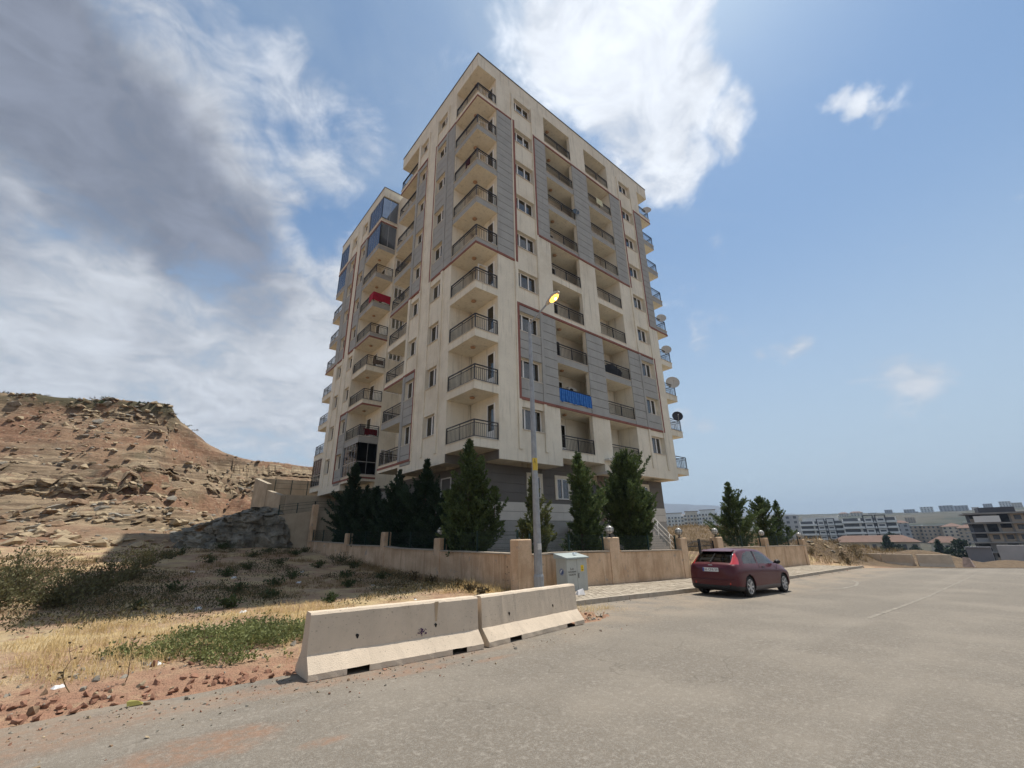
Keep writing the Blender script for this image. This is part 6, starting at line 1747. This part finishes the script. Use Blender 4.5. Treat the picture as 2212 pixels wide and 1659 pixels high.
# ---- stones
def rock_mesh(seed_, flat):
    r = random.Random(seed_); bm = bmesh.new()
    for i in range(15): 
        v = rvec(r); v *= r.uniform(.75, 1.0); bm.verts.new((v.x, v.y*.8, v.z*flat))
    h = bmesh.ops.convex_hull(bm, input=bm.verts[:]); 
    for g in ('geom_interior', 'geom_unused'):
        vs = [e for e in h[g] if isinstance(e, bmesh.types.BMVert) and e.is_valid]
        if vs: bmesh.ops.delete(bm, geom=list(set(vs)), context='VERTS')
    me = bpy.data.meshes.new('rock'); bm.to_mesh(me); bm.free(); return me
def rocks():
    r = random.Random(21)
    mats = [mat('sandstone_pale', (.36, .28, .18), .95, .2, 3, bump=.5, bscale=12), mat('sandstone_brown', (.22, .145, .09), .95, .25, 3, bump=.5, bscale=12), mat('schist_grey', (.24, .215, .175), .95, .2, 3, bump=.5, bscale=12), mat('red_clod', (.27, .14, .09), .95, .2, 8, bump=.5, bscale=30)]
    P_ = []
    for k in range(4):
        for q in range(4):
            me = rock_mesh(k*10+q, (.32, .45, .6, .75)[q]); me.materials.append(mats[k]); P_.append(me)
    flats = [P_[k*4+q] for k in (0, 0, 1, 2) for q in (0, 1, 2)]; clods = [P_[12+q] for q in range(4)]
    # slabs of the boulder field at the foot of the hill and the ledges above
    cand = []
    for i in range(7600):
        x = r.uniform(-26, 17); y = r.uniform(37.5, 78)
        if x > 6.5 and y < 51.5: continue
        n = float(fbm(np.array([x*.13+2]), np.array([y*.16+8]), 3)[0])
        dens = 1.0 if y < 50 and n > -.12 else (.60 if n > .14 else .07)
        if r.random() > dens: continue
        s_ = r.lognormvariate(-1.45, .55)*(1.0 if y < 52 else .9); cand.append((s_/math.hypot(x, y), x, y, min(s_, .95)))
    cand.sort(reverse=True)
    big = cand[:260]; small = cand[260:3800]
    for q, x, y, s_ in big:
        z = gz1(x, y); inst_o = inst('rock', r.choice(flats), None, (x, y, z+s_*.05), (r.uniform(-.3, .3), r.uniform(-.3, .3), r.uniform(0, 6.28)), (s_, s_*r.uniform(.7, 1), s_*r.uniform(.7, 1.1)))
        tag(inst_o, 'loose angular sandstone slab lying on the hillside', 'rock', 'sandstone slabs on the hillside')
    V = []; F = []; MI = []; base = []
    for me in flats: base.append((np.array([v.co[:] for v in me.vertices]), [tuple(p.vertices) for p in me.polygons], mats.index(me.materials[0])))
    # ledges of layered blocks along the steps of the slope
    for t_, x0_, x1_, s0 in ((.385, -14, 3, .50), (.40, -14, 3, .42), (.585, -22, -4, .48), (.60, -2, 9, .40), (.72, 4, 18, .45), (.74, 4, 18, .38), (.908, -9, 1.2, .62), (.918, -9, 1.2, .55), (.928, -9, 1.0, .5), (.20, -4, 6, .40)):
        xx = x0_
        while xx < x1_:
            yy_ = 39+2.0*float(vnoise(np.array([xx*.11]), np.array([1.0]))[0])+40*t_+r.gauss(0, .25); small.append((0, xx, yy_, s0*r.uniform(.6, 1.35))); xx += s0*r.uniform(.7, 1.5)
    for q, x, y, s_ in small:
        co, fs, mi = r.choice(base); e = Euler((r.uniform(-.3, .3), r.uniform(-.3, .3), r.uniform(0, 6.28))).to_matrix(); M3 = np.array(e)
        c = (co*s_) @ M3.T+np.array([x, y, gz1(x, y)+s_*.05]); o = len(V); V.extend(map(tuple, c)); F.extend(tuple(o+k for k in f_) for f_ in fs); MI.extend([mi]*len(fs))
    me = bpy.data.meshes.new('rubble'); me.from_pydata(V, [], F)
    for m_ in mats: me.materials.append(m_)
    me.polygons.foreach_set('material_index', MI); o = bpy.data.objects.new('rubble', me); COL.objects.link(o); tag(o, 'small loose stones scattered over the hillside', 'stones', kind='stuff')
    # red clods along the road edge and gravel
    cl = []
    for i in range(420):
        x = r.uniform(-3.5, 2.0); y = 7.12+r.gauss(0, .17); s_ = r.lognormvariate(-3.35, .5); cl.append((s_, x, y))
    cl.sort(reverse=True)
    for s_, x, y in cl[:150]:
        s_ = min(s_, .06); tag(inst('dirt_clod', r.choice(clods), None, (x, y, gz1(x, y)+s_*.25+(.04 if y < 6.9 else 0)), (r.uniform(-1, 1), r.uniform(-1, 1), r.uniform(0, 6)), s_), 'clod of red earth in the bank along the road edge', 'clod', 'red earth clods along the road edge')
    V = []; F = []; MI = []; base = [(np.array([v.co[:] for v in me.vertices]), [tuple(p.vertices) for p in me.polygons], mats.index(me.materials[0])) for me in P_]
    for i in range(2300):
        if i < 1300: x = r.uniform(-9, 9); y = 7.0+abs(r.gauss(0, 1.6)); s_ = r.lognormvariate(-3.7, .5)
        elif i < 1900: x = r.uniform(-4, 4.5); y = 6.7-abs(r.gauss(0, .55)); s_ = r.lognormvariate(-4.4, .45)
        else: x = r.uniform(2, 34); y = (6.3 if x < 8.5 else 8.5)-abs(r.gauss(0, .25)); s_ = r.lognormvariate(-4.4, .5)
        s_ = min(s_, .09)
        if 1.9 < x < 7.6 and 6.3 < y < 7.0: continue
        z = float(zr(x)) if y < float(edge(x)) else gz1(x, y)
        co, fs, mi = r.choice(base[8:] if r.random() < .5 else base[:12]); M3 = np.array(Euler((r.uniform(-1, 1), r.uniform(-1, 1), r.uniform(0, 6))).to_matrix())
        c = (co*s_) @ M3.T+np.array([x, y, z+s_*.25]); o = len(V); V.extend(map(tuple, c)); F.extend(tuple(o+k for k in f_) for f_ in fs); MI.extend([mi]*len(fs))
    me = bpy.data.meshes.new('gravel'); me.from_pydata(V, [], F)
    for m_ in mats: me.materials.append(m_)
    me.polygons.foreach_set('material_index', MI); o = bpy.data.objects.new('gravel', me); COL.objects.link(o); tag(o, 'loose gravel and crumbs of earth along the road margin', 'gravel', kind='stuff')
    # stones on the spoil heaps
    for i in range(26):
        x = r.uniform(37.2, 45); y = r.uniform(9.4, 13); s_ = r.uniform(.10, .34); tag(inst('rock', r.choice(flats), None, (x, y, gz1(x, y)+s_*.1), (r.uniform(-.4, .4), r.uniform(-.4, .4), r.uniform(0, 6)), s_), 'pale stone lying on the spoil heap east of the wall', 'rock', 'stones on the spoil heap')
    # big boulders at the foot of the hill
    for i, (x, y, s_) in enumerate([(-3.4, 38.4, 1.05), (-1.6, 37.9, .9), (-5.4, 39.0, .85), (.3, 37.6, .7)]):
        tag(inst('boulder', P_[2], None, (x, y, gz1(x, y)+.15), (0.1, .1, i*1.3), (s_, s_*.7, s_*.75)), 'large pale boulder at the foot of the hill behind the western thicket', 'boulder', 'pale boulders at the foot of the hill')
rocks()
def outcrop():
    mb = MB(); n, m_ = 110, 46; cx, cy = 7.0, 39.4
    for j in range(m_+1):
        for i in range(n+1):
            a = math.pi*(1-i/n)*1.1-.15; t = j/m_
            # front arc rising to a broken top
            rx, ry = 5.6*(1-.62*t**1.5), 3.0*(1-.60*t**1.3)
            x = cx+rx*math.cos(a); y = cy-ry*math.sin(a); h = 3.25*(1-.40*abs(math.cos(a))**2.2)*math.sin(t*math.pi/2)**.8
            h *= 1-.5*max(0, min(1, (5.0-x)/3.5))
            nv = mnoise.fractal(Vector((x*.75, y*.75, h*.9)), 1.0, 2.1, 6)*.50; fx = mnoise.cell(Vector((x*1.3+h*.4, y*1.1, h*1.6)))*.34+mnoise.cell(Vector((x*2.9, y*2.7, h*3.1)))*.14
            x += math.cos(a)*(nv+fx); y -= math.sin(a)*(nv+fx); zz = gz1(cx+5.6*math.cos(a), cy-3.0*math.sin(a))
            mb.v.append((x-cx, y-cy, zz-.25+h+nv*.35*(t > .05)))
    for j in range(m_):
        for i in range(n): k_ = j*(n+1)+i; mb.f.append((k_, k_+1, k_+n+2, k_+n+1)[::-1]); mb.mi.append(0)
    top = len(mb.v); mb.v.append((0, .2, 3.2)); 
    for i in range(n): mb.f.append((m_*(n+1)+i, m_*(n+1)+i+1, top)[::-1]); mb.mi.append(0)
    def fr(k):
        c = k.mix(k.rng(k.noise(.8, 6, .65), .35, .65), (.13, .125, .105), (.30, .28, .23)); c = k.mix(k.rng(k.noise(.5, 4, .6, off=(5, 0, 0)), .60, .70), c, (.26, .15, .07)); c = k.mix(k.rng(k.noise(5, 5, .7), .5, .7, 0, .6), c, (.10, .09, .075)); k.L.new(c, k.p.inputs['Base Color']); b = k.bump(k.noise(2.2, 6, .7), .8, .25); k.bump(k.noise(14, 4, .7), .6, .05, b)
    o = mb.build('rock_outcrop', node_mat('grey_rock', fr), loc=(cx, cy, 0)); tag(o, 'dark grey rock outcrop at the end of the side wall', 'rock')
outcrop()
def ledges():
    def fr(k):
        st = k.noise(1.0, 7, .68, (.35, .35, 5.0), dist=.5); c = k.mix(k.rng(st, .36, .62), (.12, .082, .052), (.38, .295, .19)); c = k.mix(k.rng(k.noise(.7, 5, .65, off=(3, 0, 0)), .52, .66, 0, .7), c, (.20, .11, .066)); c = k.mix(k.rng(k.noise(4, 6, .75), .52, .68, 0, .7), c, (.085, .065, .048)); k.L.new(c, k.p.inputs['Base Color']); b = k.bump(st, .9, .25); k.bump(k.noise(9, 5, .75), .7, .08, b)
    m_ = node_mat('layered_rock', fr)
    for q, (x0, x1, t, h, lb) in enumerate([(-15, 2.2, .375, 1.9, 'broad layered rock ledge half way up the hillside'), (-26, -9, .56, 1.3, 'layered rock ledge on the upper western hillside'), (-9.5, 1.2, .885, 2.0, 'pale blocky cliff band just under the scrub covered crest'), (-3, 8.5, .575, 1.1, 'low broken rock ledge below the sloping shoulder of the hill'), (5.5, 20, .70, 1.5, 'rocky ledge along the lower right shoulder of the hill'), (-6, 5, .17, .9, 'low grey rock ledge near the foot of the hill'), (9, 24, .86, 1.4, 'crest ledge of the right hill shoulder above the terrace walls')]):
        mb = MB(); n = int((x1-x0)/.22); rows = 12
        for i in range(n+1):
            x = x0+(x1-x0)*i/n; e = min(1, 4.2*min(i, n-i)/n+.02)*(.65+.7*abs(mnoise.noise(Vector((x*.45, q*3.1, 0)))))
            yb = 39+2.0*float(vnoise(np.array([x*.11]), np.array([1.0]))[0])+40*t+1.3*mnoise.noise(Vector((x*.22, q*5.0, 1)))
            zb0 = gz1(x, yb)
            for j in range(rows+1):
                f = j/rows; lay = math.floor(f*5+.6*mnoise.noise(Vector((x*.18, q, 2))))
                set_ = .55*mnoise.cell(Vector((x*.9+lay*3.7, lay*1.9, q)))+.35*mnoise.cell(Vector((x*2.1, lay*2.3+j*.3, q+5)))+.25*mnoise.noise(Vector((x*1.7, f*6, q)))
                y = yb-.15+1.25*f**2+set_*(1-f*.5); z = zb0-.35+f*(h*e+.35)
                if j == rows: y += 1.6; z = max(gz1(x, y)-.06, zb0-.3)
                mb.v.append((x+.12*mnoise.noise(Vector((x*3, f*7, q))), y, z))
        for i in range(n):
            for j in range(rows): k_ = i*(rows+1)+j; mb.f.append((k_, k_+rows+1, k_+rows+2, k_+1)); mb.mi.append(0)
        o = mb.build('rock_ledge', m_); tag(o, lb, 'rock ledge', 'layered rock ledges on the hillside')
ledges()
def litter():
    r = random.Random(31); wm_ = mat('white_litter', (.62, .62, .62), .6, .1, 20)
    for i, (x, y, s_) in enumerate([(-1.15, 7.75, .16), (-.35, 7.9, .07), (.55, 8.45, .10), (1.0, 10.2, .07), (2.4, 13.3, .10), (4.4, 11.9, .09), (6.6, 12.4, .07), (1.6, 14.6, .12), (5.2, 19.2, .12), (3.4, 21.8, .14), (7.5, 17.6, .10), (6.3, 23.0, .12), (2.2, 24.5, .13), (8.2, 15.0, .09)]):
        mb = MB(); mb.hexa([(-s_, -s_*.6, 0), (s_*.8, -s_*.7, 0), (s_, s_*.5, 0), (-s_*.7, s_*.7, 0), (-s_*.5, -s_*.2, s_*.35), (s_*.5, -s_*.3, s_*.55), (s_*.6, s_*.2, s_*.3), (-s_*.3, s_*.3, s_*.5)])
        o = mb.build('litter', wm_, loc=(x, y, gz1(x, y)-.005)); o.rotation_euler = (0, 0, r.uniform(0, 6)); tag(o, 'scrap of white litter lying on the vacant lot', 'litter', 'white litter scraps on the lot')
    mb = MB(); mb.hexa([(-.11, -.05, 0), (.10, -.06, 0), (.12, .04, 0), (-.09, .06, 0), (-.13, -.02, .07), (.03, -.03, .06), (.04, .02, .05), (-.08, .04, .08)]); o = mb.build('crushed_packet', mat('packet_olive', (.24, .21, .05), .5, .1, 10), loc=(.35, 6.72, gz1(.35, 6.72)+.045)); o.scale = (.6, .6, .6); tag(o, 'crushed yellow green packet in the red earth by the road', 'litter')
    mb = MB(); mb.tube([(-.55, 0, .015), (0, .02, .018), (.5, -.01, .015)], .014, 5); o = mb.build('wooden_stick', mat('stick', (.24, .17, .10), .9, .2, 20), loc=(-.68, 5.2, float(zr(-.6))+.004)); o.rotation_euler = (0, 0, .35); tag(o, 'wooden stick lying on the asphalt', 'stick')
    # pale blue plastic sheet at the wall end
    mb = MB(); mb.hexa([(-.5, -.3, 0), (.5, -.25, 0), (.5, .3, 0), (-.4, .3, 0), (-.35, -.1, .5), (.1, -.1, .4), (.2, .15, .32), (-.3, .15, .46)]); o = mb.build('plastic_sheet', mat('pale_blue_plastic', (.42, .52, .58), .4, .1, 6), loc=(37.2, 12.6, gz1(37.2, 12.6)-.03)); tag(o, 'pale blue plastic sheet snagged beside the end of the street wall', 'plastic sheet')
litter()
# ------------------------------------------------------------------ city beyond the valley
M_FW = mat('far_white', (.74, .73, .70), .9, .05, .3); M_FC = mat('far_cream', (.62, .55, .45), .9, .05, .3); M_FG = mat('far_grey', (.38, .38, .39), .9, .06, .3)
M_FD = mat('far_window', (.085, .095, .11), .3, .1, 1); M_FR = mat('far_roof_tile', (.155, .095, .072), .9, .1, .6); M_FT = mat('far_tan', (.46, .37, .28), .9, .06, .3); M_FK = mat('far_dark', (.075, .075, .085), .9, .1, .3)
M_CB = mat('bare_concrete', (.27, .26, .245), .9, .15, .3)
def far_block(label, x, y, w, d, z0, z1, wall, floors, bays, style='plain', roof=None, rz=None, grp='apartment blocks across the valley', m2=None, deep=0):
    a = math.atan2(y, x) if rz is None else rz
    root = thing('apartment_block', label, 'building', (x, y, z0-4), a, grp)
    # local frame: -x faces the viewer side, y across
    H = z1-z0+4; MB().box(-d/2, d/2, -w/2, w/2, -deep, H).build('wall', wall, root)
    fh = (z1-z0)/floors
    wins = MB().box(-.06, .0, -.5, .5, 0, 1).mesh('window', M_FD)
    for k in range(floors):
        zz = 4+k*fh
        if style == 'bands':
            MB().box(-d/2-1.5, -d/2, -w/2, w/2, zz+fh*.02, zz+fh*.40).box(-d/2-1.8, -d/2-1.5, -w/2, w/2, zz+fh*.02, zz+fh*.14).build('balcony', M_FW, root)  # outer lip added to the slab so its edge catches sun
            for q in range(max(1, bays//2)):
                bw = w/max(1, bays//2); inst('window', wins, root, (-d/2-.02, -w/2+bw*(q+.5), zz+fh*.36), 0, (1, bw*.86, fh*.60))
        else:
            for q in range(bays):
                bw = w/bays; yy_ = -w/2+bw*(q+.5); balc = style == 'balc' and q % 2 == 0
                inst('window', wins, root, (-d/2-.01, yy_, zz+fh*.28), 0, (1, bw*(.62 if balc else .42), fh*.5))
                if balc: MB().box(-d/2-1.0, -d/2, yy_-bw*.45, yy_+bw*.45, zz, zz+fh*.34).build('balcony', M_FW if wall is not M_FW else M_FC, root)
            nb = max(1, int(d/4))
            for q in range(nb):
                xx = -d/2+d*(q+.5)/nb
                for s_ in (1, -1): inst('window', wins, root, (xx, s_*(w/2+.01), zz+fh*.3), math.pi/2*s_*-1, (1, 1.3, fh*.45))
    if roof == 'tile':
        r = MB(); r.hexa([(-d/2-.8, -w/2-.8, H), (d/2+.8, -w/2-.8, H), (d/2+.8, w/2+.8, H), (-d/2-.8, w/2+.8, H), (-.5, -w/2+d*.35, H+2.2), (.5, -w/2+d*.35, H+2.2), (.5, w/2-d*.35, H+2.2), (-.5, w/2-d*.35, H+2.2)]); r.build('roof', M_FR, root)
    elif roof == 'slab': MB().box(-d/2-.6, d/2+.6, -w/2-.6, w/2+.6, H, H+.35).build('roof', M_FW, root); 
    elif roof == 'set': MB().box(-d/2+1.5, d/2-1, -w/2+1.5, w/2-1.5, H, H+2.6).build('penthouse', wall, root); MB().box(-d/2+.9, d/2, -w/2+.9, w/2-.9, H+2.6, H+2.9).build('roof', M_FR if style == 'balc' else M_FW, root)
    if style == 'bands' and m2:
        for s_ in (.50, .72):
            f = MB(); y0 = -w/2+w*(1-s_); ww = w*.10
            f.box(-d/2-1.5, -d/2-1.1, y0-ww, y0-ww+.5, 2, H+.8); f.box(-d/2-1.5, -d/2-1.1, y0+ww-.5, y0+ww, 2, H+.8); f.box(-d/2-1.5, -d/2-1.1, y0-ww, y0+ww, H+.8, H+1.2); f.build('dark_frame', M_FK, root)
            for k in range(floors): MB().box(-d/2-1.25, -d/2-1.1, y0-ww+.5, y0+ww-.5, 4+k*fh, 4+(k+1)*fh-.2).build('bay_panel', M_FW, root); inst('window', wins, root, (-d/2-1.26, y0, 4+k*fh+fh*.3), 0, (1, ww*1.0, fh*.42))
    return root
far_block('white balconied block nearest the building edge, west of its two neighbours', 362, 212, 16, 13, -4, 15.6, M_FW, 7, 6, 'balc', 'set')
far_block('white balconied block in the middle of the pale trio', 378, 204, 13, 13, -4, 17.0, M_FC, 7, 5, 'balc', 'set')
far_block('white balconied block with terracotta roof, east of the pale trio', 380, 190, 15, 13, -4, 17.6, M_FW, 7, 6, 'balc', 'set')
far_block('small grey unfinished house in front of the pale trio', 292, 156, 15, 9, -6, 1.6, M_CB, 2, 5)
far_block('grey windowless looking tower behind the twin topped conifer', 312, 107, 12, 12, -6, 10.8, M_FG, 6, 3, rz=.6)
far_block('banded white block with paired dark frames, left of its taller twin', 298, 84, 20, 12, -8.5, 6.6, M_FW, 6, 6, 'bands', 'set', m2=1)
far_block('taller banded white block with two dark vertical frames on the facade', 293, 61, 22, 12, -8.5, 7.4, M_FW, 6, 6, 'bands', None, m2=1)
far_block('narrow grey block half hidden behind the taller banded block', 376, 62, 7, 10, -8, 4.6, M_FG, 5, 2)
far_block('tan slab block with a white roof rim, first of the estate row', 415, 64, 12, 14, -10, 3.4, M_FT, 6, 5, 'plain', 'slab')
far_block('tan slab block with a white roof rim, second of the estate row', 404, 51, 11, 14, -10, 3.2, M_FT, 6, 5, 'plain', 'slab')
far_block('brown slab block third in the estate row', 397, 41, 10, 14, -10, 2.4, M_FC, 6, 4, 'plain', 'tile')
far_block('brown slab block at the end of the estate row by the unfinished tower', 380, 33, 9, 12, -10, 1.4, M_FT, 6, 4, 'plain', 'tile')
far_block('long low cream school with a red tiled roof', 205, 43, 24, 10, -6.0, -2.6, M_FC, 1, 9, 'plain', 'tile', grp='low houses across the valley')
far_block('small red roofed shed in front of the school', 146, 43, 6.5, 5, -5.0, -3.5, M_FT, 1, 3, 'plain', 'tile', grp='low houses across the valley')
far_block('small cream house behind the estate trees', 240, 28, 9, 8, -8.0, -3.6, M_FC, 1, 3, 'plain', 'tile', grp='low houses across the valley')
# unfinished concrete tower
def unfinished():
    x, y = 172, 7.2; root = thing('unfinished_building', 'dark unfinished concrete building with open floors and infill walls', 'building', (x, y, -10), math.atan2(y, x)+.12)
    w, d, fh = 14.5, 12, 2.3; r = random.Random(4); z = 0
    MB().box(-d/2, d/2, -w/2, w/2, 0, 3.2).build('base', M_CB, root)
    for k in range(5):
        zz = 3.2+k*fh; MB().box(-d/2-1.2, d/2, -w/2-.6*(k % 2), w/2+.8, zz, zz+.35).build('floor_slab', M_CB, root)
        for q in range(6):
            y0 = -w/2+w*q/6; t = r.random()
            if t < .72: MB().box(-d/2+.1+.5*(q % 2), -d/2+.5+.5*(q % 2), y0+.1, y0+w/6-.1, zz+.35, zz+fh*(1 if t < .45 else .55)).build('infill_wall', [M_CB, M_FG, M_FT, M_FK][r.randrange(4)], root)
            MB().box(-d/2+.2, -d/2+.7, y0-.25, y0+.25, zz+.35, zz+fh).build('column', M_CB, root)
            if t < .45: MB().box(-d/2+.03+.5*(q % 2), -d/2+.09+.5*(q % 2), y0+w/12-.6, y0+w/12+.6, zz+.9, zz+2.0).build('window', M_FD, root)
        MB().box(-d/2+3, d/2-.2, -w/2+.3, w/2-.3, zz+.35, zz+fh).build('inner_wall', M_FK, root)
    zt_ = 3.2+5*fh; MB().box(-d/2-1.4, d/2, -w/2-.8, w/2+.9, zt_, zt_+.4).build('roof', M_CB, root); MB().box(-d/2+2, d/2-3, -1.5, 5, zt_+.4, zt_+1.7).build('stair_tower', M_FK, root)
    MB().box(-d/2-1.45, -d/2-1.2, 2.0, 6.6, zt_-fh+.4, zt_-.4).build('white_parapet', M_FW, root)
unfinished()
o = MB().box(-.6, .6, -3.2, 1.6, -2, 2.6).build('concrete_wall', mat('pale_slab', (.40, .39, .385), .9, .06, .5), loc=(140, 7.2, -4.6)); tag(o, 'plain pale concrete wall in front of the unfinished building', 'wall')
o = MB().box(-.6, .6, -2.0, 2.0, -1, 1.9).box(-.9, .9, -2.1, 2.1, 1.9, 2.1).build('low_shed', mat('shed_grey', (.20, .20, .215), .9, .06, .5), loc=(149, 12.4, -4.7)); tag(o, 'low grey flat roofed shed left of the pale concrete wall', 'shed')
for i, (x, y, w, z0, z1, m_, lb) in enumerate([
    (1078, 216, 13, 24.8, 31.5, M_FC, 'small hilltop block farthest left on the ridge'), (1132, 200, 12, 26, 37.5, M_FG, 'slim tower left of the wider ridge blocks'), (1187, 177, 17, 27, 38.2, M_FG, 'grey block left of the twin ridge slabs'),
    (1191, 151, 19, 26, 41.5, M_FW, 'pale wide block in the left half of the ridge'), (1188, 168, 8, 25, 33.6, M_FG, 'low infill house between two ridge blocks'), (1243, 128, 21, 30, 44.2, M_FG, 'left slab of the joined twin slabs on the ridge'),
    (1245, 107, 20, 30, 43.0, M_FG, 'right slab of the joined twin slabs on the ridge'), (1247, 88, 10, 28, 38.8, M_FC, 'small house right of the twin slabs on the ridge'), (1298, 73, 13, 31, 45.8, M_FG, 'slim tower near the highest ridge block'),
    (1299, 49, 16, 31, 48.7, M_FW, 'highest block on the ridge'), (1299, 34, 14, 30, 45.2, M_FC, 'long low block right of the highest ridge block'), (974, 236, 14, 20, 29.5, M_FC, 'terracotta topped block at the left ridge foot'),
    (974, 217, 18, 20, 30.1, M_FC, 'wide terracotta topped block at the left ridge foot'), (869, 236, 16, 12, 21.4, M_FC, 'pale houses block below the left ridge'), (880, 218, 12, 12, 19.4, M_FW, 'white house block below the left ridge'), (692, 105, 9, 6, 13.9, M_FT, 'tan house on the slope under the ridge'),
    (640, 140, 14, 2, 10.5, M_FW, 'white house on the slope left of the wooded knoll'), (560, 95, 16, -2, 7.0, M_FC, 'cream house block at the foot of the wooded knoll'), (720, 22, 15, 4, 12, M_FW, 'white house block right of the wooded knoll')]):
    far_block('distant ' + lb, x, y, w, 12, z0, z1, m_, 5, 4, 'plain', 'tile' if m_ is M_FC and i > 10 else None, grp='buildings on the far ridge', deep=14)
# trees in the valley
def far_tree(label, x, y, h, w, seed_, tall=False):
    r = random.Random(seed_); z = gz1(x, y); root = thing('valley_tree', label, 'tree', (x, y, z-.2), 0, 'dark trees in the valley')
    MB().tube([(0, 0, 0), (0, 0, h*.5)], [h*.05, h*.02], 6).build('trunk', M_BARK, root); lv = Leaves()
    for i in range(420):
        u = r.random(); a = r.uniform(0, 6.28); pr = (1-u)**.6*w if tall else w*math.sin(math.pi*(.12+.85*u))**.7; q = r.random()**.5
        p = Vector((math.cos(a)*pr*q, math.sin(a)*pr*q, h*(.12+.86*u))); dd = (rvec(r)+Vector((0, 0, .5))).normalized(); lv.blade(p, dd, dd.cross(rvec(r)).normalized(), h*.16, h*.05)
    lv.build('crown', M_CONIFER3, root)
for i, (x, y, h, w, t, lb) in enumerate([(200, 51.5, 3.2, 1.8, 0, 'round valley tree left of the school'), (199, 47, 3.4, 2.0, 0, 'round valley tree before the school wall'), (196, 37.5, 6.2, 2.2, 1, 'tall dark cypress in front of the school'), (198, 35, 3.4, 1.6, 0, 'low valley tree beside the cypress'), (195, 30.5, 3.2, 1.8, 0, 'round valley tree right of the school'), (185, 23.5, 5.2, 1.2, 1, 'thin cypress left of the bushy pine'), (184, 21.5, 3.4, 1.5, 0, 'bush between two valley cypresses'), (176, 18, 5.6, 2.6, 0, 'bushy dark pine left of the grey shed'), (160, 1.5, 4.5, 2.4, 0, 'dark tree at the right of the pale wall'), (280, 70, 5, 2.6, 0, 'dark tree at the foot of the banded blocks'), (284, 52, 7, 3.2, 0, 'dark tree right of the taller banded block'), (250, 132, 5, 3.4, 0, 'round tree beside the unfinished house')]):
    far_tree(lb, x, y, h, w, 700+i, bool(t))

# ------------------------------------------------------------------ air
def haze():
    mb = MB().box(-400, 6900, -3800, 5600, -90, 345)
    M = bpy.data.materials.new('haze'); M.use_nodes = True; nt = M.node_tree; nt.nodes.clear()
    out = nt.nodes.new('ShaderNodeOutputMaterial'); v = nt.nodes.new('ShaderNodeVolumePrincipled')
    v.inputs['Color'].default_value = (.52, .66, .86, 1); v.inputs['Density'].default_value = HAZE; v.inputs['Anisotropy'].default_value = 0.0
    nt.links.new(v.outputs[0], out.inputs['Volume'])
    o = mb.build('haze', M); tag(o, 'pale blue summer haze over the valley', 'haze', kind='stuff')
HAZE = 1.9e-4
haze()
